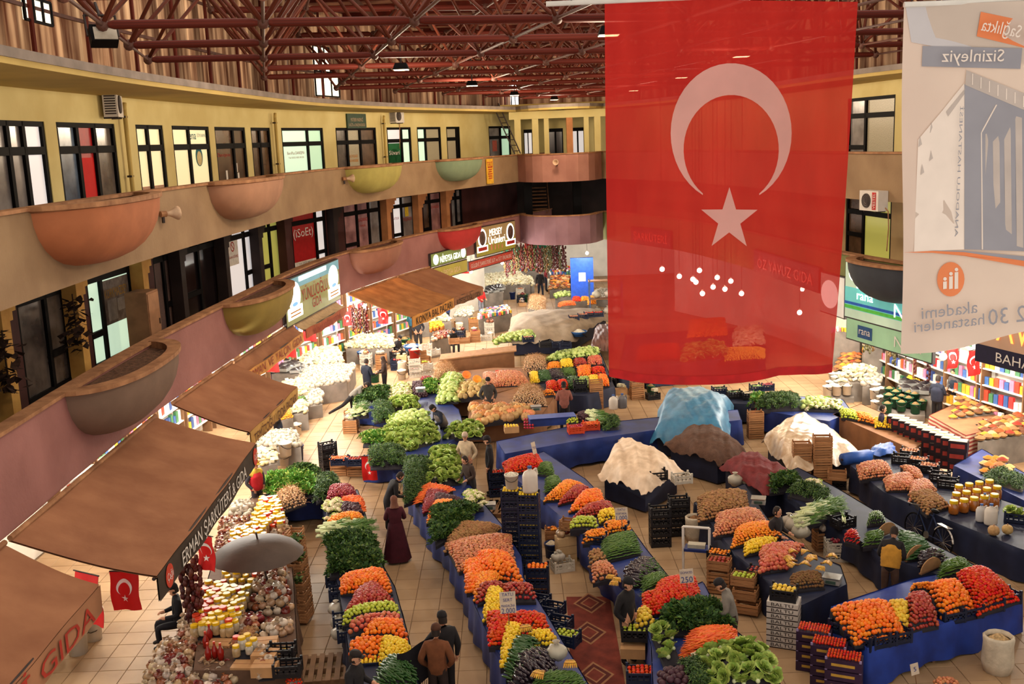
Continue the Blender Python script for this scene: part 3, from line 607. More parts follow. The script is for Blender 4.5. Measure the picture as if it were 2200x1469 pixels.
# ---------------------------------------------------------------- awnings
m_awn = mat('awning_canvas', (158, 108, 76), .85, .1, 1.4, rgb2=(136, 88, 60), bump=.25, bscale=7)
m_awn2 = mat('awning_orange', (196, 142, 90), .85, .12, 2, rgb2=(166, 114, 70), trans=.32)
def awning(s0, s1, zb, zf, proj, mt, mv, val, txt, mtx, lab, logo=None, th=.3, skew=0.0, tw=.8, tx=0):
    a = LC.at(s0, -.02); b_ = LC.at(s1, -.02); ex = (b_-a); w = ex.length; M = frame((a.x, a.y, zb), ex, (0, 0, 1), Vector((ex.y, -ex.x, 0)))
    t = thing('awning', lab, 'awning', M=M); dz = zf-zb
    def f(u, v, o=0): return (u*w+skew*v, dz*v-.07*math.sin(PI*v)-.05*math.sin(PI*u)*v+.012*math.sin(u*19+v*5)+o, proj*v)
    b = MB(); b.smooth = True; b.grid(lambda u, v: f(u, v), 24, 10); b.grid(lambda u, v: f(1-u, v, -.03), 24, 10)
    b.build('canopy', mt, t)
    v = MB(); v.grid(lambda u, q: (u*w+skew, f(u, 1)[1]-q*val, proj+.012+.012*math.sin(u*23)*q), 30, 4); v.grid(lambda u, q: ((1-u)*w+skew, f(1-u, 1)[1]-q*val, proj-.012), 30, 4); v.build('valance', mv, t)
    MB().tube((skew, dz-.06, proj-.05), (w+skew, dz-.06, proj-.05), .03, 8).build('front_bar', m_iron, t)
    for u in (.25, .75): MB().path([(u*w, -.45, .05), (u*w+skew, dz-.14, proj-.08)], .025).build('arm', m_iron, t)
    MB().tube((0, .02, .03), (w, .02, .03), .045, 8).build('roller', m_cop, t)
    if txt: text(txt, th, mtx, t, TR((w*(.5+tx)+skew, f(.5, 1)[1]-val*.5, proj+.03)), width=w*tw)
    if logo:
        for u in logo:
            e = MB(); e.lathe([(val*.45, 0), (val*.45, .008), (0, .008)], 20, TR((w*u+skew, f(u, 1)[1]-val*.5, proj+.03))); e = e.build('emblem', mat('emblem_red', (206, 66, 40)), t); text('Çağlı', val*.3, mw_, e, TR((w*u+skew, f(u, 1)[1]-val*.5, proj+.042)), width=val*.7)
    return t
sE0 = LC.hit(12, 1168)[0]; sE1 = LC.hit(330, 906)[0]
m_valb = mat('valance_dark', (62, 48, 36), .7, .15, 3); m_valo = mat('valance_orange', (214, 148, 72), .7, .12, 3); m_valy = mat('valance_yellow', (200, 152, 80), .7, .12, 3)
awning(sE0+.05, sE1, 4.4, 3.72, 2.15, m_awn, m_valb, .42, 'ERMAN ŞARKÜTERİ & GIDA', mw_, 'large brown canvas awning with dark lettered valance over the left shops', (.07, .955), .26, tw=.66)
awning(sE0-7.2, sE0-.12, 4.4, 3.7, 1.35, m_awn, mat('valance_brown', (168, 116, 82), .8, .1, 2), .42, 'ŞARKÜTERİ GIDA', mat('ink_awning_red', (178, 52, 36)), 'brown canvas awning with red lettering at the near left corner', None, .3, tw=.9)
sT0 = LC.hit(368, 884)[0]; sT1 = LC.hit(495, 785)[0]
awning(sT0, sT1, 4.4, 3.7, 1.75, m_awn, m_valy, .34, 'TEMİZOĞLU GIDA PAZARI', mat('ink_brown', (92, 44, 28)), 'brown canvas awning with a yellow lettered valance over the second shop', None, .24, tw=.9)
sY1 = LC.hit(625, 695)[0]
awning(sT1+.1, sY1, 4.36, 4.1, .35, m_awn, m_valo, .34, 'ERMAN  VE  YALÇIN  GIDA', mat('ink_red2', (150, 48, 30)), 'rolled up awning with orange valance below the olive planter', None, .24, tw=.92)
sU1 = LC.hit(722, 645)[0]
awning(sY1+.2, sU1-.2, 4.36, 4.15, .4, mat('awning_pale', (196, 166, 128), .8), mat('valance_rust', (176, 92, 60), .8), .32, 'YÜNLÜOĞLU GIDA', MATS['ink_red2'], 'rolled up pale awning below the lit sign', None, .2, tw=.7)
sK0 = LC.hit(746, 630)[0]; sK1 = LC.hit(850, 590)[0]; sK2 = LC.hit(922, 571)[0]
awning(sK0, sK1, 4.4, 3.55, 2.6, m_awn2, m_valo, .42, 'KONYA BAL PAZARI', mat('ink_black', (40, 30, 24)), 'orange brown awning with black lettered valance', None, .3, tw=.85)
awning(sK1+.05, sK2, 4.4, 3.55, 2.6, m_awn, mat('valance_dusty', (150, 102, 72)), .36, 'KÖFTECİOĞLU GIDA', MATS['ink_black'], 'brown awning with faint dark lettering next to the orange brown awning', None, .24, tw=.8)
# ---------------------------------------------------------------- lit shop signs on the parapet
def signbox(C, pa, pb, z0, z1, off, rgb, lab, emit=.35, name='shop_sign', frm=m_iron):
    s0, _ = C.hit(*pa); s1, _ = C.hit(*pb); s0, s1 = min(s0, s1), max(s0, s1); a = C.at(s0, off); b = C.at(s1, off); w = (b-a).length
    M = frame((a.x, a.y, z0), b-a, (0, 0, 1), Vector(((b-a).y, -(b-a).x, 0))); h = z1-z0
    t = thing(name, lab, 'sign', M=M); MB().box((w/2, h/2, -.05), (w+.08, h+.08, .1)).build('casing', frm, t)
    m = mat('signface_%d_%d_%d' % rgb, rgb, .5, .12, .8, emit=emit); MB().box((w/2, h/2, .005), (w, h, .02)).build('face', m, t); return t, w, h
glow = emis('sign_glow', (255, 252, 240), 2.6); glowr = emis('sign_red_glow', (236, 60, 30), 1.4); glowo = emis('sign_orange_glow', (255, 150, 60), 2.0)
def ovalshape(t, cx, cy, rx, ry, m, name, z=.02, d=.012):
    b = MB(); b.lathe([(1, 0), (1, d), (0, d)], 22, TR((cx, cy, z), s=(rx, ry, 1))); return b.build(name, m, t)
t, w, h = signbox(LC, (604, 640), (721, 590), 4.4, 5.86, -.12, (150, 150, 96), 'wide lit sign with red lettering between bright oval emblems', .3)
MB().box((w/2, h*.88, .018), (w, h*.24, .01)).build('blue_band', mat('sign_blue', (110, 160, 176), .5, .1, 1, emit=.5), t); MB().box((w*.48, h*.93, .03), (w*.5, h*.1, .03)).build('tube_light', glow, t)
text('YÜNLÜOĞLU', .42, mr, t, TR((w*.5, h*.58, .03)), width=w*.48); text('GIDA', .34, mr, t, TR((w*.52, h*.25, .03)), width=w*.17)
for x in (.14, .87):
    e = ovalshape(t, w*x, h*.6, w*.1, h*.32, glow, 'oval_emblem'); MB().box((w*x, h*.24, .026), (w*.24, h*.26, .012)).build('emblem_plate', glow, t)
    MB().box((w*x, h*.26, .036), (w*.17, h*.03, .006)).build('orange_line', mo, t); MB().box((w*x, h*.18, .036), (w*.17, h*.03, .006)).build('orange_line', mo, t); ovalshape(t, w*x, h*.42, w*.045, h*.045, emis('blue_print', (90, 150, 230), 1.0), 'blue_mark', .034, .004)
t, w, h = signbox(LC, (921, 562), (997, 547), 4.42, 4.98, -.12, (120, 136, 70), 'lit green sign with glowing white lettering below the red planter', .35)
text('NİPEYSA GIDA', .3, glow, t, TR((w*.52, h*.5, .03)), width=w*.58)
for x in (.12, .9): ovalshape(t, w*x, h*.5, w*.07, h*.42, glow, 'oval_emblem')
t, w, h = signbox(LC, (926, 580), (999, 562), 3.75, 4.3, -.1, (176, 162, 70), 'olive sign board with pale lettering under the lit green sign', .2); text('NİPEYSA GIDA', .26, mat('ink_peach', (240, 206, 170)), t, TR((w*.5, h*.5, .026)), width=w*.56)
t, w, h = signbox(LC, (1018, 515), (1102, 495), 4.3, 5.72, -.12, (160, 132, 86), 'large lit sign with glowing white script between two outlined emblems', .3)
MB().box((w/2, h*.2, .018), (w, h*.4, .008)).build('olive_band', mat('sign_olive', (150, 138, 50), .5, .1, 1, emit=.3), t)
text('MERSEY', .36, glow, t, TR((w*.48, h*.76, .03)), width=w*.32); text('Ürünleri', .4, glow, t, TR((w*.5, h*.5, .03)), width=w*.42)
for x in (.14, .86):
    ovalshape(t, w*x, h*.62, w*.1, h*.33, glow, 'emblem_outline'); ovalshape(t, w*x, h*.62, w*.075, h*.26, mat('emblem_brown', (112, 84, 74), .5, .3, 4), 'emblem', .034, .006)
    MB().box((w*x, h*.24, .026), (w*.26, h*.22, .012)).build('plate_outline', glow, t); q = MB().box((w*x, h*.24, .036), (w*.21, h*.13, .008)).build('name_plate', mr, t)
for k in range(4): b = MB(); b.lathe([(.07-.008*k, 0), (.1-.012*k, .3-.04*k)], 10, TR((w*(.36+.09*k), h*.12, .03), rx=-PI/2, s=(1, .2, 1))); b.build('printed_glass', mat('glass_print', (216, 140, 110)), t)
t, w, h = signbox(LC, (1003, 553), (1096, 530), 3.72, 4.14, -.1, (186, 66, 48), 'long red board with white lettering below the large lit sign', .2); text('GÜLSEVİ ŞARKÜTERİ SÜT ve SÜT ÜRÜNLERİ', .2, mw_, t, TR((w*.5, h*.5, .026)), width=w*.94)
a = Vector((-.1, 57.2, 3.55)); t = thing('shop_sign', 'green gabled sign board with white letters under the round balcony', 'sign', M=frame(a, (1, .1, 0), (0, 0, 1)))
b = MB(); b.prism([(-.3, 0), (2.9, 0), (2.9, .5), (1.6, .85), (-.3, .5)], 0, .06); b.build('board', mat('sign_green', (44, 116, 84), .5, .1, 1, emit=.2), t); text('BAHARAT', .42, mw_, t, TR((1.3, .3, .065)), width=2.5)
for x in (.2, 2.6): MB().tube((x, .45, .03), (x, 1.02, .03), .02).build('hanger', m_iron, t)
# right hand signs
t, w, h = signbox(RC, (1824, 630), (2010, 655), 4.0, 5.75, -.12, (176, 196, 170), 'lit white and green dairy sign on the right lower parapet', .5)
MB().box((w*.5, h*.36, .018), (w, h*.4, .008)).build('turquoise_band', mat('sign_turq', (90, 176, 170), .5, .1, 1, emit=.6), t); MB().box((w*.5, h*.27, .024), (w, h*.05, .006)).build('blue_stripe', mat('stripe_blue', (30, 80, 160), emit=.4), t); MB().box((w*.5, h*.2, .024), (w, h*.06, .006)).build('green_stripe', mat('stripe_green', (80, 170, 60), emit=.4), t)
ovalshape(t, w*.15, h*.8, w*.1, h*.14, glow, 'oval_emblem'); ovalshape(t, w*.15, h*.76, w*.07, h*.04, emis('fruit_green', (120, 210, 80), 1), 'green_mark', .034, .004)
MB().box((w*.26, h*.62, .07), (w*.14, h*.08, .14)).build('lamp', emis('sign_lamp', (240, 255, 250), 6), t)
text('rana', .3, glow, t, TR((w*.26, h*.42, .036)), width=w*.2); text('Nihal', .42, glow, t, TR((w*.78, h*.32, .036)), width=w*.34)
t, w, h = signbox(RC, (1826, 690), (2010, 720), 3.3, 3.95, -.1, (150, 190, 150), 'pale green lower sign board with blue and white lettering', .25); MB().box((w*.24, h*.5, .024), (w*.18, h*.6, .008)).build('blue_plate', mat('plate_blue', (40, 80, 130)), t); text('rana', .24, mw_, t, TR((w*.24, h*.5, .036)), width=w*.14); text('Nihal', .34, mw_, t, TR((w*.75, h*.5, .036)), width=w*.3)
t, w, h = signbox(RC, (1770, 628), (1820, 640), 3.9, 5.2, -.1, (206, 196, 184), 'white lit sign beside the red flag edge', .5); ovalshape(t, w*.4, h*.5, w*.36, h*.36, glow, 'oval_emblem')
t, w, h = signbox(RC, (2105, 735), (2330, 790), 3.75, 5.6, -.1, (180, 140, 110), 'large sign with glowing orange letters at the right edge', .3)
MB().box((w*.5, .22, .018), (w, .46, .02)).build('navy_band', mat('navy_band', (26, 20, 52)), t); text('YAVUZ', .75, glowo, t, TR((w*.48, h*.55, .04)), width=w*.85); text('BAHARAT', .26, mw_, t, TR((w*.52, .22, .034)), width=w*.6)
t, w, h = signbox(RC, (1625, 590), (1765, 635), 4.5, 5.3, -.1, (70, 20, 20), 'dark sign with glowing red letters behind the big flag', .1); text('ÖZ YAVUZ GIDA', .4, glowr, t, TR((w*.5, h*.5, .03)), width=w*.85)
t, w, h = signbox(RC, (1360, 520), (1445, 545), 4.5, 5.3, -.1, (70, 20, 20), 'dark sign with a glowing red line far behind the big flag', .1); text('ŞARKÜTERİ', .4, glowr, t, TR((w*.5, h*.5, .03)), width=w*.85)
# ---------------------------------------------------------------- small national flags
def crescent(r, n=26):
    """white crescent, opening to the right: outer circle r minus inner circle 0.8 r shifted by 0.25 r"""
    ri = .8*r; dx = .25*r; c0 = math.acos(max(-1, min(1, (r*r+dx*dx-ri*ri)/(2*r*dx)))); pts = []
    out = [(r*math.cos(a), r*math.sin(a)) for a in np.linspace(c0, 2*PI-c0, n)]
    x0, y0 = out[0]; c1 = math.atan2(y0, x0-dx)
    inn = [(dx+ri*math.cos(a), ri*math.sin(a)) for a in np.linspace(c1, 2*PI-c1, n)]
    vs = out+inn; fs = [(i, i+1, n+i+1, n+i) for i in range(n-1)]; return vs, fs
def star(r, rot=PI): 
    vs = [(0, 0)]+[((r if k % 2 == 0 else r*.382)*math.cos(rot+PI*k/5), (r if k % 2 == 0 else r*.382)*math.sin(rot+PI*k/5)) for k in range(10)]
    return vs, [(0, i+1, (i+1) % 10+1) for i in range(10)]
def small_flag(p, w, h, yaw, lab, tilt=0):
    """hanging flag: the hoist is at the top, so the crescent opens downwards"""
    t = thing('hanging_flag', lab, 'flag', M=TR(p, yaw)); ph = NPR.uniform(0, 6)
    def f(x, z, o=0): return (x+tilt*z, .03*math.sin(z*7/h+ph)+.025*math.sin(x*9/w+ph)-o, z)
    for sg, nm in ((1, 'cloth'),):
        b = MB(); b.smooth = True; b.grid(lambda u, v: f((u-.5)*w, -v*h), 8, 8); b.grid(lambda u, v: f((.5-u)*w, -v*h, -.008), 8, 8); b.build(nm, m_red, t)
    for (vs, fs), cz, nm, rot in ((crescent(w*.3), -h*.4, 'crescent', -PI/2), (star(w*.15), -h*.67, 'star', -PI/2)):
        b = MB(); c, s = math.cos(rot), math.sin(rot); b.add([f(x*c-y*s, x*s+y*c+cz, .008) for x, y in vs], fs); b.build(nm, m_fwhite, t)
    MB().tube((-w/2, 0, .01), (w/2, 0, .01), .012).build('rod', m_iron, t)
for px, py, hp, dz, lab, yw in [(185, 1232, 108, 3.3, 'small hanging flag at the end of the near left awning', -.5), (264, 1228, 84, 3.2, 'small hanging flag between the two near awnings', -.1),
                                (438, 1150, 75, 2.6, 'small flag below the dark lettered valance', -.5), (408+170, 745, 55, 3.3, 'small flag under the orange valance, left', -.3), (617, 718, 50, 3.5, 'small flag under the orange valance, right', -.3),
                                (663, 690, 44, 3.5, 'small flag below the lit red lettered sign', -.3), (822, 662, 34, 3.1, 'small flag beside the orange brown awning', -.2), (963, 580, 24, 3.5, 'small flag under the olive sign board', -.2), (998, 562, 26, 3.5, 'small flag left of the long red board', -.2),
                                (2048, 748, 42, 3.2, 'small flag at the right, behind two men', .3), (2094, 752, 52, 3.1, 'small flag at the right in front of the counter', .5), (745, 670, 30, 3.3, 'small flag left of the honey shop', -.2)]:
    p = at(px, py, dz); D = dist(p); h = hp/FOC*D*.98; small_flag(p, h*.68, h, yw, lab)
p = aty(1136, 522, 56.8); small_flag(p, .45, .66, 0, 'small flag in front of the green gabled sign')
small_flag(at(793, 978, .95)+Vector((0, -.1, 0)), .44, .75, -.1, 'small flag fixed to the front of the herb stall')
# ================================================================ people (one continuous skinned body each; hats, scarves, skirts and bags are parts)
m_skin = mat('skin', (206, 150, 118), .55, .08, 6); m_eye = mat('eye_dark', (40, 28, 24), .3); m_hairb = mat('hair_dark', (46, 34, 28), .8, .2, 20); m_shoe = mat('shoe_dark', (34, 28, 26), .5)
PEOPLE = []
def cloth(rgb, plaid=None): return mat('cloth_%d_%d_%d' % rgb, rgb, .85, .12, 9, bump=.15, bscale=25)
def rotx(v, a, c):
    y, z = v[1]-c[1], v[2]-c[2]; return Vector((v[0], c[1]+y*math.cos(a)-z*math.sin(a), c[2]+y*math.sin(a)+z*math.cos(a)))
def skeleton(pose):
    """joints in metres for a 1.72 m figure facing -Y"""
    J = dict(pel=(0, 0, .95), wai=(0, 0, 1.1), che=(0, .01, 1.3), nec=(0, .0, 1.47), hed=(0, -.015, 1.54))
    for s, n in ((1, 'l'), (-1, 'r')):
        J['sh'+n] = (s*.175, .01, 1.41); J['el'+n] = (s*.24, .04, 1.14); J['wr'+n] = (s*.24, -.05, .91); J['ha'+n] = (s*.235, -.075, .83)
        J['hi'+n] = (s*.09, 0, .9); J['kn'+n] = (s*.105, -.02, .5); J['an'+n] = (s*.11, .02, .09); J['to'+n] = (s*.125, -.13, .045)
    J = {k: Vector(v) for k, v in J.items()}
    a = pose.get('arms', 'down')
    for s, n in ((1, 'l'), (-1, 'r')):
        m = a if isinstance(a, str) else a[0 if n == 'l' else 1]
        if m == 'fwd': J['el'+n] = Vector((s*.25, -.02, 1.15)); J['wr'+n] = Vector((s*.17, -.25, 1.12)); J['ha'+n] = Vector((s*.14, -.33, 1.12))
        if m == 'reach': J['el'+n] = Vector((s*.2, -.2, 1.33)); J['wr'+n] = Vector((s*.17, -.44, 1.36)); J['ha'+n] = Vector((s*.16, -.53, 1.36))
        if m == 'back': J['el'+n] = Vector((s*.25, .14, 1.16)); J['wr'+n] = Vector((s*.1, .16, .98)); J['ha'+n] = Vector((s*.04, .16, .96))
        if m == 'side': J['el'+n] = Vector((s*.38, .0, 1.2)); J['wr'+n] = Vector((s*.58, -.05, 1.12)); J['ha'+n] = Vector((s*.66, -.06, 1.1))
        if m == 'pocket': J['el'+n] = Vector((s*.29, .06, 1.14)); J['wr'+n] = Vector((s*.2, -.07, .98)); J['ha'+n] = Vector((s*.16, -.1, .94))
    b = pose.get('bend', 0)
    if b:
        for k in list(J):
            if k in ('wai', 'che', 'nec', 'hed') or k[:2] in ('sh', 'el', 'wr', 'ha'): J[k] = rotx(J[k], b, (0, 0, .95))
        if pose.get('armdrop', 0):
            for n in 'lr':
                for k in ('el', 'wr', 'ha'): J[k+n] = rotx(J[k+n], -pose['armdrop'], J['sh'+n])
    if pose.get('sit'):
        for n, s in (('l', 1), ('r', -1)):
            J['kn'+n] = Vector((s*.14, -.42, .93)); J['an'+n] = Vector((s*.14, -.4, .52)); J['to'+n] = Vector((s*.15, -.54, .48))
        for k in J: J[k] = J[k]+Vector((0, 0, -.45))
    if pose.get('step'):
        J['knl'] += Vector((0, -.12, .02)); J['anl'] += Vector((0, -.18, 0)); J['tol'] += Vector((0, -.18, 0)); J['anr'] += Vector((0, .16, .03)); J['tor'] += Vector((0, .16, 0))
    if pose.get('kick'):
        J['knr'] = Vector((-.1, .32, .62)); J['anr'] = Vector((-.1, .72, .42)); J['tor'] = Vector((-.1, .86, .34))
    return J
BONES = [('pel', 'wai', 'top'), ('wai', 'che', 'top'), ('che', 'nec', 'top'), ('nec', 'hed', 'skin')]
for n in 'lr': BONES += [('che', 'sh'+n, 'top'), ('sh'+n, 'el'+n, 'slv'), ('el'+n, 'wr'+n, 'slv'), ('wr'+n, 'ha'+n, 'skin'), ('pel', 'hi'+n, 'pants'), ('hi'+n, 'kn'+n, 'pants'), ('kn'+n, 'an'+n, 'pants'), ('an'+n, 'to'+n, 'shoe')]
RAD = dict(pel=(.155, .125), wai=(.15, .12), che=(.165, .125), nec=(.06, .06), hed=(.055, .055), sh=(.085, .085), el=(.06, .06), wr=(.042, .042), ha=(.04, .025), hi=(.1, .1), kn=(.072, .072), an=(.055, .055), to=(.045, .035))
def person(label, hx, hy, rz, top, pants, pose=None, h=1.72, hat=None, hatc=(40, 34, 34), slv=None, skirt=None, vest=None, fat=1.0, hz=None, ground=0.0, extra=None, hair=True, beard=None):
    pose = pose or {}; J = skeleton(pose); k = h/1.72
    hc = rotx(J['hed']+Vector((0, 0, 0)), 0, (0, 0, 0)); hd = (J['hed']-J['nec']).normalized(); hp = J['hed']+hd*.075
    pz = at(hx, hy, hp.z*k+.06+ground); rot = Matrix.Rotation(rz, 3, 'Z'); off = rot @ Vector((hp.x*k, hp.y*k, 0)); loc = Vector((pz.x-off.x, pz.y-off.y, ground))
    names = sorted(J); idx = {n: i for i, n in enumerate(names)}
    me = bpy.data.meshes.new('skeleton'); me.from_pydata([J[n] for n in names], [(idx[a], idx[b]) for a, b, _ in BONES], [])
    ob = bpy.data.objects.new('skeleton', me); COL.objects.link(ob); md = ob.modifiers.new('s', 'SKIN'); md.use_smooth_shade = True
    for n in names:
        r = RAD.get(n) or RAD[n[:2]]; f = fat if n in ('pel', 'wai', 'che') else (1+(fat-1)*.5 if n[:2] in ('sh', 'el', 'hi') else 1)
        sv = me.skin_vertices[0].data[idx[n]]; sv.radius = (r[0]*f, r[1]*f); sv.use_root = (n == 'pel')
    ob.modifiers.new('u', 'SUBSURF').levels = 1
    PEOPLE.append(dict(ob=ob, J=J, label=label, loc=loc, rz=rz, k=k, top=top, pants=pants, hat=hat, hatc=hatc, slv=slv or top, skirt=skirt, vest=vest, hp=hp, hd=hd, extra=extra, hair=hair, beard=beard, pose=pose))
def segd(p, a, b):
    ab = b-a; t = max(0, min(1, (p-a).dot(ab)/max(1e-9, ab.dot(ab)))); return (p-(a+ab*t)).length
def finish_people():
    dg = bpy.context.evaluated_depsgraph_get(); dg.update()
    for Q in PEOPLE:
        ev = Q['ob'].evaluated_get(dg); bm = bpy.data.meshes.new_from_object(ev); J = Q['J']
        mats = [cloth(Q['top']), cloth(Q['slv']), cloth(Q['pants']), m_skin, m_shoe, m_eye]; ix = dict(top=0, slv=1, pants=2, skin=3, shoe=4)
        mb = MB(); mb.smooth = True; vs = [v.co.copy() for v in bm.vertices]; mb.v = [tuple(v) for v in vs]
        for p in bm.polygons:
            c = p.center; best = min(BONES, key=lambda B: segd(c, J[B[0]], J[B[1]])-(.03 if B[2] == 'top' else 0)); mb.f.append(tuple(p.vertices)); mb.m.append(ix[best[2]]); mb.sm.append(True)
        # head with face, in the same mesh
        H = Q['hp']; up = Q['hd']; fw = Vector((0, -1, 0)); fw = (fw-up*fw.dot(up)).normalized(); rt = up.cross(fw); HM = frame(H, rt, -fw, up)
        mb.mi = 3; mb.sphere((0, 0, .03), .1, 12, 9, HM, sq=(.78, .95, 1.15)); mb.sphere((0, -.03, -.05), .065, 8, 6, HM, sq=(.8, .9, .9))
        mb.add([(-.012, -.09, .03), (.012, -.09, .03), (.017, -.098, -.005), (-.017, -.098, -.005), (0, -.122, .0)], [(0, 1, 4), (1, 2, 4), (2, 3, 4), (3, 0, 4)], HM)
        for s in (-1, 1): mb.sphere((s*.078, .01, .02), .022, 6, 4, HM, sq=(.4, .8, 1.2))
        mb.mi = 5
        for s in (-1, 1): mb.sphere((s*.03, -.086, .035), .011, 6, 4, HM)
        mb.mi = 3; mb.box((0, -.088, -.045), (.04, .012, .012), HM)
        # fingers
        for n in 'lr':
            w, a = J['wr'+n], J['ha'+n]; d = (a-w).normalized(); sd = d.cross(Vector((0, 0, 1)));
            sd = (sd if sd.length > .2 else d.cross(Vector((0, 1, 0)))).normalized(); nn = sd.cross(d)
            for q in range(4): o = a+sd*((q-1.5)*.018)-d*.01; L = (.065, .078, .075, .058)[q]; mb.tube(o, o+d*L*.55, .009, 5); mb.tube(o+d*L*.55, o+d*L*.9-nn*L*.35, .008, 5)
            o = a-d*.05+sd*.035; mb.tube(o, o+d*.04+sd*.025, .01, 5, .008)
        root = thing('person', Q['label'], 'person', M=TR(Q['loc'], Q['rz'], Q['k']))
        body = mb.build('body', mats, root); bpy.data.objects.remove(Q['ob'])
        hm = cloth(Q['hatc']); ht = Q['hat']
        def part(nm, fn, m): b = MB(); b.smooth = True; fn(b); b.build(nm, m, root)
        if ht == 'beanie': part('beanie', lambda b: b.lathe([(.086, .055), (.098, .06), (.096, .1), (.075, .15), (.03, .172), (.001, .175)], 12, HM @ Matrix.Diagonal((.92, 1.1, 1, 1)), close=False), hm)
        elif ht == 'cap':
            part('cap', lambda b: (b.lathe([(.09, .075), (.1, .1), (.075, .145), (.001, .155)], 12, HM @ Matrix.Diagonal((.95, 1.12, 1, 1)), close=False), b.box((0, -.12, .082), (.11, .08, .012), HM)), hm)
        elif ht == 'scarf':
            part('headscarf', lambda b: (b.lathe([(.13, -.16), (.11, -.09), (.092, -.02), (.098, .06), (.085, .12), (.04, .16), (.001, .165)], 14, HM @ Matrix.Translation((0, .022, 0)) @ Matrix.Diagonal((.95, 1.08, 1, 1)), close=False)), hm)
        if ht not in ('scarf',) and Q['hair']:
            part('hair', lambda b: b.lathe([(.085, -.04), (.094, .02), (.09, .09), (.06, .14), (.001, .152)] if not ht else [(.082, -.05), (.09, .0), (.088, .07)], 12, HM @ Matrix.Translation((0, .018, 0)) @ Matrix.Diagonal((.9, 1.0, 1, 1)), close=False), m_hairb)
        if Q['beard']: part('beard', lambda b: b.sphere((0, -.05, -.065), .06, 8, 5, HM, sq=(.9, .8, .9)), cloth(Q['beard']))
        if Q['skirt']:
            z1, z0, r0 = Q['skirt']
            def sk(b):
                n = 22; vs = []; lv = 6
                for j in range(lv+1):
                    t = j/lv; z = z1+(z0-z1)*t
                    for i in range(n): a = 2*PI*i/n; r = .17+(r0-.17)*t+.018*t*math.sin(a*6+1); vs.append((r*math.cos(a)*1.05, r*math.sin(a)*.85, z))
                b.add(vs, [(j*n+i, (j+1)*n+i, (j+1)*n+(i+1) % n, j*n+(i+1) % n) for j in range(lv) for i in range(n)])
            part('coat_skirt', sk, mats[0])
        if Q['vest']:
            pz = [(.19, J['pel'], .95), (.195, J['wai'], 1.1), (.2, J['che'], 1.3), (.12, J['nec'], 1.44)]
            def vs_(b):
                n = 16; vv = []; ax = (J['nec']-J['pel']).normalized(); M = frame((0, 0, 0), (1, 0, 0), ax.cross(Vector((1, 0, 0))), ax); rr = []
                L = (J['nec']-J['pel']).length
                for j in range(15):
                    t = j/14*.93; r = .185+.025*math.sin(t*2.6)-max(0, t-.75)*.38+(.008 if j % 2 else 0)
                    for i in range(n): a = 2*PI*i/n; vv.append(J['pel']+ax*(t*L-.04)+M.to_3x3() @ Vector((r*math.cos(a), r*.78*math.sin(a), 0)))
                b.add(vv, [(j*n+i, j*n+(i+1) % n, (j+1)*n+(i+1) % n, (j+1)*n+i) for j in range(14) for i in range(n)])
            part('padded_vest', vs_, cloth(Q['vest']))
        if Q['extra']: Q['extra'](root, J)
def ex_handbag(root, J):
    p = J['hal']; b = MB(); b.box((p.x+.02, p.y, p.z-.17), (.1, .3, .22), taper=.85); b.build('handbag', m_dark, root); MB().path([(p.x+.02, p.y-.1, p.z-.06), (p.x, p.y-.05, p.z+.02), (p.x, p.y+.05, p.z+.02), (p.x+.02, p.y+.1, p.z-.06)], .012).build('bag_strap', m_dark, root)
def ex_shawl(root, J):
    b = MB(); b.smooth = True; b.grid(lambda u, v: (.12+.75*u, .08+.03*math.sin(u*9+v*3), 1.42-.22*u-v*(.75-.1*u)+.03*math.sin(u*7)), 14, 10); b.grid(lambda u, v: (.12+.75*(1-u), .095+.03*math.sin((1-u)*9+v*3), 1.42-.22*(1-u)-v*(.75-.1*(1-u))+.03*math.sin((1-u)*7)), 14, 10); b.build('shawl', cloth((24, 20, 26)), root)
    f = MB()
    for i in range(22): u = i/21; x = .12+.75*u; z = 1.42-.22*u-(.75-.1*u); f.tube((x, .085, z), (x+.01, .085, z-.09), .006, 4)
    o = f.build('shawl_fringe', cloth((90, 80, 70)), root); o['kind'] = 'stuff'
def ex_bag(rgb):
    def f(root, J):
        p = J['har']; b = MB(); b.smooth = True; b.lathe([(.01, 0), (.05, -.06), (.13, -.2), (.12, -.34), (.001, -.37)], 10, Matrix.Translation(p) @ Matrix.Diagonal((1, .7, 1, 1)), close=False); b.build('carrier_bag', cloth(rgb), root)
    return f
BLK, NVY, DGR = (30, 26, 28), (30, 34, 48), (52, 48, 48)
person('woman in a long burgundy coat and headscarf with a black handbag, seen from behind', 846, 1072, PI+.15, (70, 18, 30), (70, 18, 30), dict(arms=('fwd', 'fwd')), 1.62, 'scarf', (112, 70, 54), skirt=(1.08, .06, .34), fat=1.12, extra=ex_handbag)
person('man in a black jacket bending towards the herb stall', 858, 1020, 1.9, BLK, BLK, dict(bend=.55, arms='fwd', armdrop=.3), 1.7)
person('man in a brown padded jacket and knitted cap, seen from behind', 936, 1352, PI-.1, (112, 64, 36), (48, 34, 30), dict(arms='pocket'), 1.72, 'beanie', (78, 46, 32), fat=1.18)
person('man in dark coat holding out a fringed black shawl', 950, 1325, PI+.35, BLK, BLK, dict(arms=('side', 'down')), 1.76, 'beanie', BLK, fat=1.15, extra=ex_shawl)
person('man in dark jacket and cap beside the lemon crate at the bottom edge', 762, 1408, PI/2-.3, (34, 30, 32), DGR, dict(arms='fwd'), 1.72, 'cap', (36, 28, 26), fat=1.12)
person('man in black with a beanie standing by the red carpet', 1348, 1250, .9, BLK, (38, 32, 34), dict(arms='pocket'), 1.74, 'beanie', (28, 26, 28), fat=1.1)
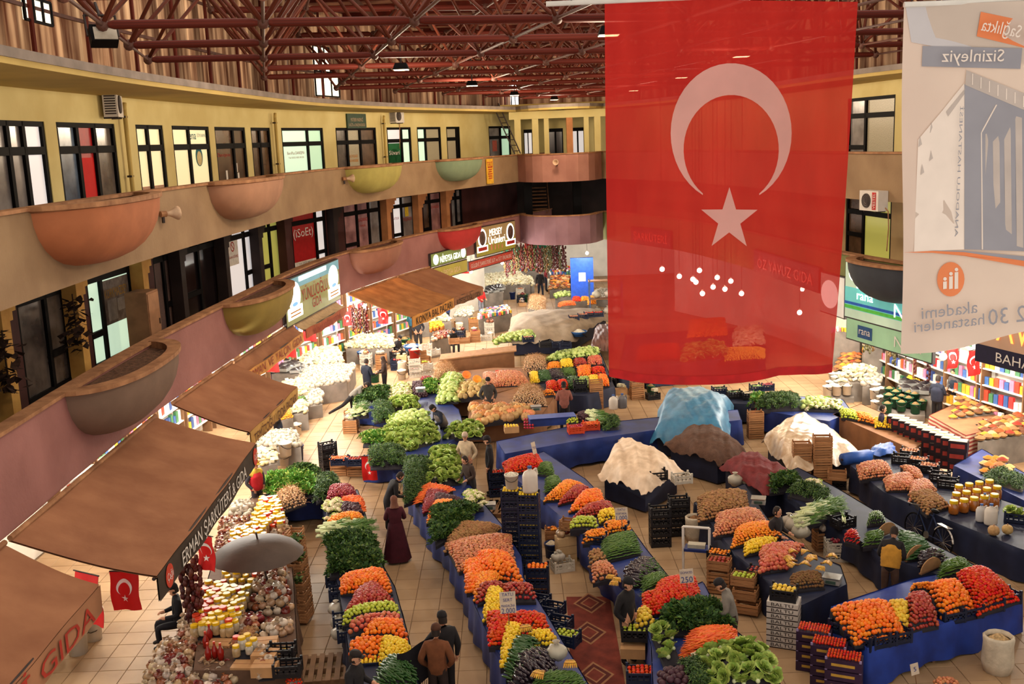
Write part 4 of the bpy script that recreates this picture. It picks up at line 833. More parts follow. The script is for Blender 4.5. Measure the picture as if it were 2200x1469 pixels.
person('man in a grey jacket and dark cap sorting greens', 1549, 1252, -PI/2-.2, (126, 118, 108), (60, 44, 38), dict(bend=.3, arms='fwd', armdrop=.2), 1.7, 'beanie', (36, 32, 34), fat=1.15)
person('man in a mustard padded vest with black sleeves, seen from behind', 1921, 1140, PI-.55, BLK, (88, 64, 52), dict(bend=.4, arms='fwd'), 1.74, None, vest=(186, 132, 44), slv=(32, 28, 30), fat=1.1)
person('man in a dark jacket sitting behind the scales of the dark clothed stall', 1670, 1096, .8, (40, 34, 36), BLK, dict(sit=1, arms='fwd'), 1.72, None, ground=.2)
person('man in a cream checked coat and knitted cap', 999, 935, -.3, (196, 172, 142), (60, 50, 44), dict(arms='pocket'), 1.72, 'beanie', (186, 164, 146), fat=1.15)
person('man in a black coat and black beanie beside the checked coat', 1047, 943, -PI/2, BLK, BLK, dict(arms='down'), 1.74, 'beanie', BLK, fat=1.1)
person('dark haired man in a brown vest in front of the checked coat', 999, 985, -.9, (66, 50, 42), DGR, dict(bend=.25, arms='fwd'), 1.62, None, fat=1.1)
person('man in a grey vest and black cap bending over the lettuces', 931, 874, -1.0, NVY, BLK, dict(bend=.5, arms='fwd', armdrop=.3), 1.72, 'beanie', BLK, vest=(104, 92, 86), slv=NVY)
person('man in a dark grey coat and scarf standing before the melons', 1048, 816, .2, (62, 58, 56), BLK, dict(arms='pocket'), 1.75, 'beanie', BLK, fat=1.12, skirt=(1.0, .55, .24))
person('man in a maroon sweater and black beanie, seen from behind', 1211, 826, PI, (140, 84, 72), BLK, dict(arms='fwd'), 1.74, 'beanie', BLK, fat=1.15)
person('man in a grey top stretching across the herbs on one leg', 785, 824, PI/2+.1, (120, 114, 106), BLK, dict(bend=.95, arms='reach', armdrop=-.35, kick=1), 1.72, 'beanie', BLK)
person('man in a navy jacket with printed back in the left aisle', 787, 775, PI-.6, NVY, NVY, dict(arms='fwd'), 1.74, None, fat=1.1)
person('person in a brown hooded coat facing the navy jacket', 822, 770, -PI/2, (60, 44, 38), BLK, dict(arms='fwd'), 1.66, 'scarf', (60, 44, 38), fat=1.1)
person('man in a dark jacket crouching beside the green bucket', 858, 724, 1.0, (44, 40, 42), BLK, dict(sit=1, arms='fwd', bend=.3), 1.7, 'beanie', BLK)
person('white bearded man in a green cap and dark coat', 897, 682, .1, (44, 42, 46), DGR, dict(arms='pocket'), 1.7, 'beanie', (74, 80, 50), fat=1.12, beard=(214, 206, 196))
person('person in a teal vest beside the orange brown awning', 884, 668, PI, (40, 110, 110), DGR, dict(arms='fwd'), 1.68, None, vest=(50, 96, 120))
person('man in a blue vest over a pink shirt looking at his hands', 958, 641, -.9, (206, 90, 110), NVY, dict(arms='fwd'), 1.74, None, vest=(50, 64, 104), slv=(206, 90, 110))
person('man in a red jacket bending over white sacks', 1036, 621, .7, (186, 40, 38), (130, 130, 140), dict(bend=.25, arms='fwd'), 1.72, None, fat=1.1)
person('man in black clothes and beanie in the far aisle', 1160, 583, .2, BLK, NVY, dict(step=1), 1.76, 'beanie', BLK, fat=1.12)
person('person in a maroon jacket behind the man in black', 1173, 572, PI/2, (126, 40, 48), NVY, dict(arms='pocket'), 1.74, 'beanie', BLK)
person('woman in a long black coat and pink scarf in the far aisle', 1231, 590, .4, BLK, BLK, dict(arms='fwd'), 1.62, 'scarf', (176, 110, 110), skirt=(1.05, .12, .28))
person('dark haired man in navy sitting behind the narrow back stall', 1897, 876, 1.2, (44, 36, 56), BLK, dict(sit=1, arms='fwd'), 1.74, None, ground=.15)
person('man in a navy vest seen from behind at the spice counter', 2016, 812, PI-.8, (34, 38, 52), BLK, dict(arms='fwd'), 1.74, None, vest=(40, 44, 60))
person('man in a navy vest with grey sleeves reaching to the left', 2050, 798, -1.0, (98, 92, 90), NVY, dict(arms='fwd', bend=.2), 1.76, None, vest=(40, 48, 62), slv=(98, 92, 90), fat=1.1)
person('man in a red padded vest below the dark valance', 548, 994, .9, (214, 178, 70), (60, 54, 60), dict(arms='pocket'), 1.7, 'cap', (206, 160, 60), vest=(186, 36, 44), slv=(60, 58, 66))
person('man in a black jacket and blue gloves among the cheese tubs', 580, 872, -.6, BLK, NVY, dict(bend=.4, arms='fwd', armdrop=.4), 1.74, 'beanie', BLK, fat=1.1)
person('person in dark clothes sitting under the dark lettered valance', 372, 1262, -1.2, (26, 24, 30), (28, 26, 34), dict(sit=1, arms='fwd'), 1.72, 'beanie', BLK, ground=.05)
person('crouching person in black between the crates at the far centre', 974, 708, .6, BLK, BLK, dict(sit=1, bend=.3, arms='fwd'), 1.7, 'beanie', BLK)
finish_people()
# ================================================================ kinds of goods (each built once, every piece of a heap placed as a thing of its own)
KIND = {}
def kind(name, cat, protos, many):
    """protos: list of (list of (part name, mesh)) variants; a single entry is a plain mesh thing"""
    KIND[name] = dict(cat=cat, protos=protos, items=[], many=many)
def ball(mt, r, sq=(1, 1, 1), n=9, m=6, dimple=0.0):
    b = MB(); b.smooth = True; b.sphere((0, 0, 0), r, n, m, sq=sq); return b
F_ = lambda name, rgb, **k: mat(name, rgb, k.pop('rough', .45), k.pop('var', .1), k.pop('scale', 12), rnd=k.pop('rnd', .12), huev=k.pop('huev', .012), spec=k.pop('spec', .4), **k)
def simple(name, cat, bs, mts, many):
    kind(name, cat, [[(name, b.mesh(name, mts[i % len(mts)]))] for i, b in enumerate(bs)], many)
m_green = F_('stalk_green', (70, 104, 40)); m_leafd = F_('leaf_dark', (54, 88, 34), rough=.6, rnd=.25, huev=.02, var=.2); m_leafm = F_('leaf_mid', (104, 134, 54), rough=.6, rnd=.25, huev=.02, var=.2)
m_lett = F_('lettuce_leaf', (180, 192, 98), rough=.6, rnd=.15, huev=.015, var=.2, rgb2=(126, 156, 62)); m_pale = F_('pale_stalk', (216, 222, 170), rough=.6)
simple('orange', 'orange', [ball(0, .044)], [F_('skin_orange', (244, 122, 16), bump=.1, bscale=60)], 'oranges')
simple('tangerine', 'tangerine', [ball(0, .034, (1, 1, .85))], [F_('skin_tangerine', (244, 142, 24))], 'tangerines')
simple('tomato', 'tomato', [ball(0, .037, (1, 1, .88))], [F_('skin_tomato', (208, 58, 14), rough=.35, spec=.2)], 'tomatoes')
simple('cherry_tomato', 'tomato', [ball(0, .024)], [MATS['skin_tomato']], 'cherry tomatoes')
simple('lemon', 'lemon', [ball(0, .034, (1, 1, 1.3))], [F_('skin_lemon', (244, 204, 40), bump=.1)], 'lemons')
simple('red_apple', 'apple', [ball(0, .04, (1, 1, .9))], [F_('skin_redapple', (142, 30, 28), rgb2=(172, 66, 42), rough=.3)], 'red apples')
simple('green_apple', 'apple', [ball(0, .039, (1, 1, .9))], [F_('skin_greenapple', (190, 196, 60), rgb2=(156, 170, 44), rough=.3)], 'green apples')
simple('pomegranate', 'pomegranate', [ball(0, .05)], [F_('skin_pome', (176, 62, 48), rgb2=(206, 120, 80))], 'pomegranates')
simple('onion', 'onion', [ball(0, .036, (1, 1, .95))], [F_('skin_onion', (206, 138, 92), rgb2=(176, 98, 62), rough=.35, rnd=.2)], 'onions')
simple('red_onion', 'onion', [ball(0, .038)], [F_('skin_redonion', (140, 34, 44), rough=.3, rnd=.2)], 'red onions')
simple('potato', 'potato', [ball(0, .038, (1, 1.45, .85)), ball(0, .034, (1.1, 1.3, .9))], [F_('skin_potato', (156, 112, 68), rough=.8, rnd=.15)], 'potatoes')
simple('kiwi', 'kiwi', [ball(0, .028, (1, 1.3, 1))], [F_('skin_kiwi', (124, 88, 50), rough=.9)], 'kiwis')
simple('beetroot', 'beetroot', [ball(0, .055, (1, 1, .9))], [F_('skin_beet', (66, 30, 42), rough=.55)], 'purple beetroots')
simple('radish', 'radish', [ball(0, .027)], [F_('skin_radish', (186, 34, 60), rough=.3)], 'radishes')
simple('quince', 'quince', [ball(0, .045, (1, 1, 1.05))], [F_('skin_quince', (232, 190, 56))], 'yellow quinces')
simple('white_mushroom', 'mushroom', [ball(0, .024, (1, 1, .7))], [F_('skin_mush', (230, 214, 184), rough=.7)], 'mushrooms')
def taper(prof, n=7, bend=0.0):
    b = MB(); b.smooth = True; b.lathe(prof, n, Matrix.Rotation(PI/2, 4, 'Y'), close=False)
    if bend: b.v = [(x, y+bend*math.sin((x)*PI/.2)*.5, z) for x, y, z in b.v]
    return b
simple('carrot', 'carrot', [taper([(.001, -.11), (.008, -.07), (.016, .04), (.021, .09), (.001, .105)])], [F_('skin_carrot', (238, 108, 34))], 'carrots')
simple('cucumber', 'cucumber', [taper([(.001, -.11), (.017, -.09), (.021, 0), (.017, .09), (.001, .11)], bend=.02)], [F_('skin_cucumber', (52, 92, 36), rgb2=(34, 66, 24), rough=.35)], 'cucumbers')
simple('green_pepper', 'pepper', [taper([(.001, -.085), (.008, -.05), (.015, .03), (.013, .06), (.001, .07)], 6, .03)], [F_('skin_pepper', (84, 116, 36), rgb2=(54, 86, 24), rough=.4)], 'long green peppers')
simple('red_pepper', 'pepper', [taper([(.001, -.085), (.012, -.05), (.02, .03), (.015, .06), (.001, .07)], 6, .03)], [F_('skin_redpepper', (196, 34, 26), rough=.25)], 'red peppers')
def aub():
    b = MB(); b.smooth = True; b.lathe([(.001, -.12), (.03, -.1), (.034, -.04), (.024, .05), (.018, .09)], 8, Matrix.Rotation(PI/2, 4, 'Y'), close=False); b.mi = 1
    b.lathe([(.021, .075), (.018, .1), (.006, .11), (.006, .14)], 6, Matrix.Rotation(PI/2, 4, 'Y'), close=False); return b
kind('aubergine', 'aubergine', [[('aubergine', aub().mesh('aubergine', [F_('skin_aubergine', (38, 24, 36), rough=.2, spec=.6), m_green]))]], 'aubergines')
simple('marrow', 'courgette', [taper([(.001, -.12), (.022, -.1), (.03, 0), (.024, .09), (.001, .12)])], [F_('skin_marrow', (150, 176, 80), rough=.4)], 'pale courgettes')
def leaf(b, base, d, up, L, w, curl=.35, cup=.15):
    """a curved leaf blade of 3x2 faces"""
    d = Vector(d).normalized(); side = d.cross(up).normalized(); vs = []
    for i in range(4):
        t = i/3; c = Vector(base)+d*(L*t)+Vector(up)*(curl*L*math.sin(t*2.2)*(.6 if t < .8 else .4)); ww = w*(.35+.9*math.sin(min(1, t+.15)*PI*.62))
        if i == 3: ww *= .55
        for s in (-1, 0, 1): vs.append(c+side*(s*ww)+Vector(up)*(abs(s)*cup*w))
    b.add(vs, [(i*3+j, i*3+j+1, (i+1)*3+j+1, (i+1)*3+j) for i in range(3) for j in range(2)])
def lettuce(seed, long=False):
    R = random.Random(seed); b = MB(); b.smooth = True
    for ring, (n, el, L, w) in enumerate([(7, .25, .17, .075), (6, .7, .16, .07), (5, 1.1, .14, .055)]):
        for k in range(n):
            a = 2*PI*k/n+ring*.5+R.uniform(-.15, .15); e = el+R.uniform(-.15, .15)
            d = (math.cos(a)*math.cos(e), math.sin(a)*math.cos(e), math.sin(e)); up = Vector((-math.cos(a)*math.sin(e), -math.sin(a)*math.sin(e), math.cos(e)))
            leaf(b, (0, 0, 0), d, up, L*(1.0 if not long else 1.1), w, .25)
    if long: b.v = [(x*.75, y*.75, z*1.0) for x, y, z in b.v]; Mx = Matrix.Rotation(1.1, 4, 'Y'); b.v = [tuple(Mx @ Vector(v)) for v in b.v]; b.v = [(x*1.6, y, z) for x, y, z in b.v]
    b.mi = 1; b.sphere((0, 0, 0), .04, 7, 4); return b
kind('lettuce', 'lettuce', [[('lettuce', lettuce(i, i % 2).mesh('lettuce', [m_lett, m_pale]))] for i in range(4)], 'lettuces')
def cabbage(seed):
    R = random.Random(seed); b = MB(); b.smooth = True; b.sphere((0, 0, .0), .11, 10, 7, sq=(1, 1, .86)); b.mi = 1
    for k in range(5):
        a = 2*PI*k/5+R.uniform(-.3, .3); e = R.uniform(.2, .7); d = (math.cos(a)*math.cos(e), math.sin(a)*math.cos(e), math.sin(e)); leaf(b, (math.cos(a)*.06, math.sin(a)*.06, -.07), d, Vector((-math.cos(a)*math.sin(e), -math.sin(a)*math.sin(e), math.cos(e))), .14, .07, -.3, .2)
    return b
kind('cabbage', 'cabbage', [[('cabbage', cabbage(i).mesh('cabbage', [F_('cabbage_leaf', (196, 208, 132), rough=.5, rgb2=(166, 188, 96)), F_('cabbage_outer', (160, 186, 92), rough=.5)]))] for i in range(3)], 'cabbages')
def cauli(seed):
    R = random.Random(seed); b = MB(); b.smooth = True
    for k in range(13):
        a = R.uniform(0, 6.28); e = R.uniform(.1, 1.5); r = .07; b.sphere((r*math.cos(a)*math.cos(e), r*math.sin(a)*math.cos(e), r*.8*math.sin(e)), R.uniform(.035, .05), 6, 4)
    b.mi = 1
    for k in range(6): a = 2*PI*k/6; leaf(b, (0, 0, -.04), (math.cos(a)*.9, math.sin(a)*.9, .45), Vector((-math.cos(a)*.45, -math.sin(a)*.45, .9)), .15, .05, .2)
    return b
kind('cauliflower', 'cauliflower', [[('cauliflower', cauli(i).mesh('cauliflower', [F_('cauli_white', (228, 214, 176), rough=.8, bump=.4, bscale=50), m_lett]))] for i in range(2)], 'cauliflowers')
def gourd(r, sq, ribs, stem=True):
    b = MB(); b.smooth = True; n, m = 20, 8; vs = []; fs = []
    for j in range(m+1):
        ph = PI*j/m
        for i in range(n):
            a = 2*PI*i/n; k = 1+ribs*math.cos(a*10); rr = max(1e-4, math.sin(ph))*r*k; vs.append((rr*math.cos(a)*sq[0], rr*math.sin(a)*sq[1], -math.cos(ph)*r*sq[2]*(1-.12*abs(math.cos(ph))**6)))
    for j in range(m):
        for i in range(n): fs.append((j*n+i, j*n+(i+1) % n, (j+1)*n+(i+1) % n, (j+1)*n+i))
    b.add(vs, fs); return b
def stalk(r): 
    b = MB(); b.smooth = True; b.lathe([(.022, r*.75), (.014, r*.95), (.018, r*1.12), (.001, r*1.13)], 6, close=False); return b
kind('pumpkin', 'pumpkin', [[('body', gourd(.17, (1, 1, .78), .05).mesh('body', F_('skin_pumpkin', (214, 146, 88), rough=.6, rgb2=(186, 120, 64), rnd=.2, huev=.02))), ('stalk', stalk(.14).mesh('stalk', m_cop))],
                            [('body', gourd(.15, (1, 1, 1.02), .03).mesh('body', F_('skin_pumpkin2', (200, 160, 106), rough=.7, rnd=.2, rgb2=(168, 128, 76)))), ('stalk', stalk(.15).mesh('stalk', m_cop))]], 'pumpkins')
kind('melon', 'melon', [[('body', gourd(.11, (1, 1, 1.15), .02).mesh('body', F_('skin_melon', (206, 176, 112), rough=.7, rgb2=(168, 140, 84), rnd=.2)))]], 'ribbed melons')
def bananas():
    b = MB(); b.smooth = True
    for k in range(7):
        a = -.7+k*.23; pts = [Vector((math.sin(a)*(.02+t*.1), .02+t*.16*math.cos(a*.5), .05+.055*math.sin(t*2.6)-.03*t)) for t in np.linspace(0, 1, 5)]
        for i in range(4): b.tube(pts[i], pts[i+1], .014 if i else .008, 6, .016 if i < 3 else .006, False)
    b.mi = 1; b.tube((0, -.01, .04), (0, .05, .06), .02, 6); return b
kind('banana_bunch', 'bananas', [[('banana_bunch', bananas().mesh('banana_bunch', [F_('skin_banana', (222, 172, 58), rgb2=(176, 120, 40), scale=20), m_cop]))]], 'banana bunches')
def herb(seed, n, L, w, droop, mt_i=0):
    R = random.Random(seed); b = MB()
    for k in range(n):
        a = R.uniform(0, 6.28); e = R.uniform(-.1, 1.2)-droop*.4; r0 = R.uniform(0, L*.5); c = Vector((math.cos(a)*r0*R.uniform(.4, 1.5), math.sin(a)*r0, R.uniform(0, .07)+.05*(1-r0/L)))
        d = Vector((math.cos(a)*math.cos(e), math.sin(a)*math.cos(e), math.sin(e))); up = Vector((R.uniform(-.4, .4), R.uniform(-.4, .4), 1)).normalized(); s = d.cross(up).normalized()*w*R.uniform(.7, 1.3); l = L*R.uniform(.5, 1)
        b.mi = 1 if R.random() < .3 else 0; b.add([c, c+d*l*.5-s+up*.01, c+d*l-up*.02, c+d*l*.5+s+up*.01], [(0, 1, 2, 3)])
    return b
kind('herb_bunch', 'herb bunch', [[('herb_bunch', herb(i, 70, .11, .011, .3).mesh('herb_bunch', [m_leafd, m_leafm]))] for i in range(3)], 'herb bunches')
kind('spinach_bunch', 'greens', [[('spinach_bunch', herb(10+i, 46, .15, .032, .2).mesh('spinach_bunch', [m_leafd, m_leafm]))] for i in range(3)], 'leafy green bunches')
kind('lettuce_greens', 'greens', [[('lettuce_greens', herb(20+i, 46, .15, .03, .2).mesh('lettuce_greens', [F_('leaf_bright', (84, 140, 40), rough=.55, rnd=.2), m_lett]))] for i in range(3)], 'bright leafy bunches')
def leek(seed):
    R = random.Random(seed); b = MB(); b.smooth = True
    for k in range(12):
        y = R.uniform(-.05, .05); z = R.uniform(0, .05); q = R.uniform(-.03, .03); b.mi = 1; b.tube((-.3, y, z), (-.02, y+q*.3, z), .009, 5); b.mi = 0; b.tube((-.02, y+q*.3, z), (.3, y+q*3, z+R.uniform(-.02, .06)), .01, 5, .004)
    return b
kind('leek_bundle', 'leeks', [[('leek_bundle', leek(i).mesh('leek_bundle', [F_('leek_green', (92, 128, 52), rough=.5), m_pale]))] for i in range(2)], 'leek bundles')
def garlic(seed):
    R = random.Random(seed); b = MB(); b.smooth = True; b.sphere((0, 0, 0), .03, 7, 5, sq=(1, 1, .85)); a = R.uniform(0, 6); b.mi = 1; b.tube((0, 0, .015), (math.cos(a)*.1, math.sin(a)*.1, .06), .006, 4, .003); b.tube((math.cos(a)*.1, math.sin(a)*.1, .06), (math.cos(a)*.17, math.sin(a)*.17, .05), .003, 4); return b
kind('garlic_bulb', 'garlic', [[('garlic_bulb', garlic(i).mesh('garlic_bulb', [F_('garlic_skin', (216, 178, 138), rough=.7), F_('garlic_stalk', (176, 130, 84), rough=.9)]))] for i in range(4)], 'dried garlic bulbs')
# -------- packed goods
def bagmesh(seed, r=.13, h=1.0):
    R = random.Random(seed); b = MB(); b.smooth = True; n, m = 9, 6; vs = []; fs = []
    for j in range(m+1):
        ph = PI*j/m
        for i in range(n):
            a = 2*PI*i/n; k = 1+R.uniform(-.12, .12); vs.append((math.sin(ph)*r*k*math.cos(a)+1e-5*i, math.sin(ph)*r*k*math.sin(a), -math.cos(ph)*r*.75*h*k))
    for j in range(m):
        for i in range(n): fs.append((j*n+i, j*n+(i+1) % n, (j+1)*n+(i+1) % n, (j+1)*n+i))
    b.add(vs, fs); b.lathe([(.02, r*.7*h), (.015, r*.8*h), (.05, r*1.05*h)], 7, close=False); return b
m_bagw = F_('bag_white', (196, 186, 168), rough=.35, rnd=.1, var=.06, trans=.2); m_bagg = F_('bag_clear', (196, 176, 158), rough=.25, rnd=.2, spec=.6)
kind('white_bag', 'bag', [[('white_bag', bagmesh(i).mesh('white_bag', m_bagw))] for i in range(3)], 'white filled bags')
kind('cheese_block', 'cheese', [[('cheese_block', MB().box((0, 0, .05), (.2, .14, .1), taper=.93).mesh('cheese_block', F_('cheese_white', (206, 196, 166), rough=.6, rnd=.2)))], [('cheese_block', ball(0, .09, (1, 1, .6)).mesh('cheese_block', F_('cheese_round', (190, 172, 126), rough=.6, rnd=.25)))]], 'white cheeses')
kind('clear_bag', 'bag', [[('clear_bag', bagmesh(i+5, .1, 1.1).mesh('clear_bag', F_('bag_goods%d' % i, c, rough=.3, rnd=.25, spec=.6)))] for i, c in enumerate([(150, 84, 52), (176, 140, 104), (196, 178, 160), (120, 40, 30), (186, 160, 130)])], 'clear bags of dry goods')
def jarm(rgb, nm):
    b = MB(); b.smooth = True; b.lathe([(.001, 0), (.07, .0), (.078, .02), (.078, .14), (.06, .17), (.055, .18)], 12, close=False)
    return b.mesh('glass', mat(nm, rgb, .12, .2, 8, rnd=.15, spec=.7, coat=.5))
def lidm(mt):
    b = MB(); b.lathe([(.064, .172), (.066, .174), (.066, .215), (.06, .222)], 12); return b.mesh('lid', mt)
m_lidy = mat('lid_yellow', (222, 178, 24), .4, .05, 5); m_lido = mat('lid_red', (206, 62, 34), .4, .05, 5)
kind('jar', 'jar', [[('glass', jarm(c, 'jar_%d' % i)), ('lid', lidm(m_lido if i == 4 else m_lidy))] for i, c in enumerate([(206, 186, 150), (190, 160, 116), (176, 130, 84), (216, 204, 184), (166, 90, 52)])], 'yellow lidded jars')
kind('honey_jar', 'jar', [[('glass', jarm((176, 100, 30), 'jar_honey')), ('lid', lidm(m_lidy))]], 'honey coloured jars')
kind('spice_mound', 'spice', [[('bowl', (lambda b: (b.lathe([(.001, 0), (.12, 0), (.15, .06), (.14, .06)], 14, close=False), b)[1])(MB()).mesh('bowl', mat('bowl_tan', (176, 134, 88), .5))), ('spice', (lambda b: (setattr(b, 'smooth', True), b.lathe([(.14, .055), (.1, .085), (.05, .12), (.001, .135)], 14, close=False), b)[2])(MB()).mesh('spice', F_('spice_%d' % i, c, rough=.95, var=.15, scale=40)))] for i, c in enumerate([(206, 120, 50), (186, 92, 44), (222, 170, 110), (150, 62, 30), (206, 160, 110), (166, 110, 66), (214, 140, 40), (110, 66, 44)])], 'bowls of spice')
def bucketm(r, h, mt):
    b = MB(); b.smooth = True; b.lathe([(.001, 0), (r*.85, 0), (r, h), (r*1.06, h), (r*1.06, h-.03), (r*1.0, h-.03)], 14, close=False); b.lathe([(r*.97, h), (r*.95, h-.06)], 14, close=False); return b.mesh('pail', mt)
def contm(r, h, mt): b = MB(); b.smooth = True; b.lathe([(r*.95, h-.05), (r*.6, h+.0), (r*.25, h+.05), (.001, h+.06)], 12, close=False); return b.mesh('contents', mt)
def handlem(r, h, mt): b = MB(); b.path([(r*1.05*math.cos(a), .0, h-.03-r*.75*math.sin(a)) for a in np.linspace(0, PI, 7)], .007, 4); b.v = [(x, y-r*.5*0-.0-abs(math.sin(math.acos(max(-1, min(1, x/(r*1.06))))))*r*1.02, z) for x, y, z in b.v]; return b.mesh('handle', mt)
for nm, rgb, cr, r, h in [('white_bucket', (222, 214, 200), (236, 228, 206), .16, .34), ('green_bucket', (30, 88, 62), (150, 120, 70), .17, .34), ('blue_basin', (40, 84, 140), (226, 216, 196), .24, .14), ('blue_bucket', (30, 52, 110), (206, 190, 160), .17, .36), ('red_bucket', (170, 40, 34), (222, 200, 170), .17, .3), ('yellow_bucket', (220, 176, 40), (200, 180, 140), .16, .3)]:
    m = mat(nm+'_plastic', rgb, .4, .08, 4); kind(nm, 'bucket' if 'bucket' in nm else 'basin', [[('pail', bucketm(r, h, m)), ('contents', contm(r, h, F_(nm+'_goods', cr, rough=.8, var=.2, scale=30))), ('handle', handlem(r, h, m_iron))]], nm.replace('_', ' ')+'s')
def sackm(r, h):
    b = MB(); b.smooth = True; b.lathe([(.001, 0), (r*.9, 0), (r*1.08, h*.3), (r, h*.8), (r*1.05, h), (r*.9, h+.03), (r*.85, h-.04)], 12, close=False); return b
kind('open_sack', 'sack', [[('sack', sackm(.2, .5).mesh('sack', mat('sack_cloth', (206, 190, 166), .8, .12, 8, bump=.3))), ('contents', contm(.19, .48, F_('sack_goods%d' % i, c, rough=.9, var=.25, scale=30)))] for i, c in enumerate([(206, 170, 120), (150, 104, 66), (226, 212, 186)])], 'open sacks')
kind('packet', 'packet', [[('packet', MB().box((0, 0, .09), (.13, .08, .18), taper=.96).mesh('packet', F_('packet_%d' % i, c, rough=.35, rnd=.2)))] for i, c in enumerate([(206, 70, 50), (232, 222, 200), (220, 170, 50), (70, 120, 80), (60, 90, 150), (236, 236, 230), (190, 120, 150)])], 'packets of groceries')
kind('dark_olive_tray', 'olives', [[('tub', MB().box((0, 0, .06), (.42, .3, .12), taper=1.08).mesh('tub', mat('tub_grey', (150, 150, 146), .4))), ('olives', (lambda b: (setattr(b, 'smooth', True), b.grid(lambda u, v: ((u-.5)*.43, (v-.5)*.31, .115+.09*math.sin(PI*u)*math.sin(PI*v)+.012*math.sin(u*40)*math.sin(v*33)), 12, 9), b)[2])(MB()).mesh('olives', F_('olive_black', (44, 36, 40), rough=.3, var=.4, scale=60)))]], 'tubs of black olives')
def stringm(seed, mt):
    R = random.Random(seed); b = MB(); b.smooth = True
    for k in range(26):
        a = R.uniform(0, 6.28); z = -k*.035; b.sphere((math.cos(a)*.035, math.sin(a)*.035, z), .035, 5, 4, sq=(1, 1, 1.4))
    return b.mesh('string', mt)
kind('dried_string', 'dried peppers', [[('dried_string', stringm(i, F_('dried_%d' % i, c, rough=.5, rnd=.25)))] for i, c in enumerate([(72, 24, 20), (104, 76, 40), (96, 34, 26), (78, 72, 40)])], 'hanging strings of dried peppers')
# -------- crates
def plcrate():
    b = MB(); w, d, h = .5, .34, .22
    b.box((0, 0, .012), (w, d, .024))
    for sx in (-1, 1):
        b.box((sx*(w/2-.01), 0, .05), (.02, d, .06)); b.box((sx*(w/2-.01), 0, h-.02), (.022, d, .04)); b.box((sx*(w/2-.01), 0, .125), (.016, d, .03))
        for y in (-.1, .0, .1): b.box((sx*(w/2-.01), y, .12), (.016, .03, .2))
    for sy in (-1, 1):
        b.box((0, sy*(d/2-.01), .05), (w, .02, .06)); b.box((0, sy*(d/2-.01), h-.02), (w, .022, .04)); b.box((0, sy*(d/2-.01), .125), (w, .016, .03))
        for x in (-.16, -.05, .06, .17): b.box((x, sy*(d/2-.01), .12), (.03, .016, .2))
        for sx in (-1, 1): b.box((sx*(w/2-.02), sy*(d/2-.02), .13), (.045, .045, .28))
    return b
m_pc = mat('crate_navy', (26, 34, 58), .45, .12, 6, rnd=.15); m_pb = mat('crate_black', (30, 28, 32), .45, .12, 6); m_wood = mat('crate_wood', (178, 128, 84), .8, .18, 4, rgb2=(140, 94, 58), rnd=.2, stretch=(1, 6, 6)); m_pg = mat('crate_grey', (206, 196, 180), .5, .08, 5); m_po = mat('crate_orange', (206, 70, 34), .45, .1, 5)
CR = {}
for nm, m in (('plastic_crate', m_pc), ('black_crate', m_pb), ('white_crate', m_pg), ('orange_crate', m_po)): CR[nm] = plcrate().mesh(nm, m)
kind('plastic_crate', 'crate', [[('plastic_crate', CR['plastic_crate'])]], 'navy plastic crates'); kind('black_crate', 'crate', [[('black_crate', CR['black_crate'])]], 'black plastic crates'); kind('white_crate', 'crate', [[('white_crate', CR['white_crate'])]], 'white plastic crates'); kind('orange_crate', 'crate', [[('orange_crate', CR['orange_crate'])]], 'orange plastic crates')
slx = MB().box((0, 0, 0), (.5, .012, .055)).mesh('slat', m_wood); sly = MB().box((0, 0, 0), (.012, .33, .055)).mesh('slat', m_wood); wpost = MB().box((0, 0, 0), (.03, .03, .27)).mesh('corner_post', m_wood); wfl = MB().box((0, 0, 0), (.49, .33, .012)).mesh('bottom', m_wood)
WCR = [('bottom', wfl, TR((0, 0, .012)))]+[('corner_post', wpost, TR((sx*.225, sy*.145, .135))) for sx in (-1, 1) for sy in (-1, 1)]
for z in (.045, .12, .195): WCR += [('slat', slx, TR((0, sy*.166, z))) for sy in (-1, 1)]+[('slat', sly, TR((sx*.246, 0, z))) for sx in (-1, 1)]
kind('wooden_crate', 'crate', [WCR], 'slatted wooden crates')
def cbox(rgb, nm, txt=None):
    L = [('carton', MB().box((0, 0, .1), (.46, .32, .2)).mesh('carton', mat(nm, rgb, .7, .1, 4))), ('lid_seam', MB().box((0, 0, .201), (.46, .02, .004)).mesh('lid_seam', m_cop))]
    return L
kind('carton', 'box', [cbox((186, 140, 94), 'carton_brown'), cbox((206, 168, 120), 'carton_tan')], 'brown cartons')
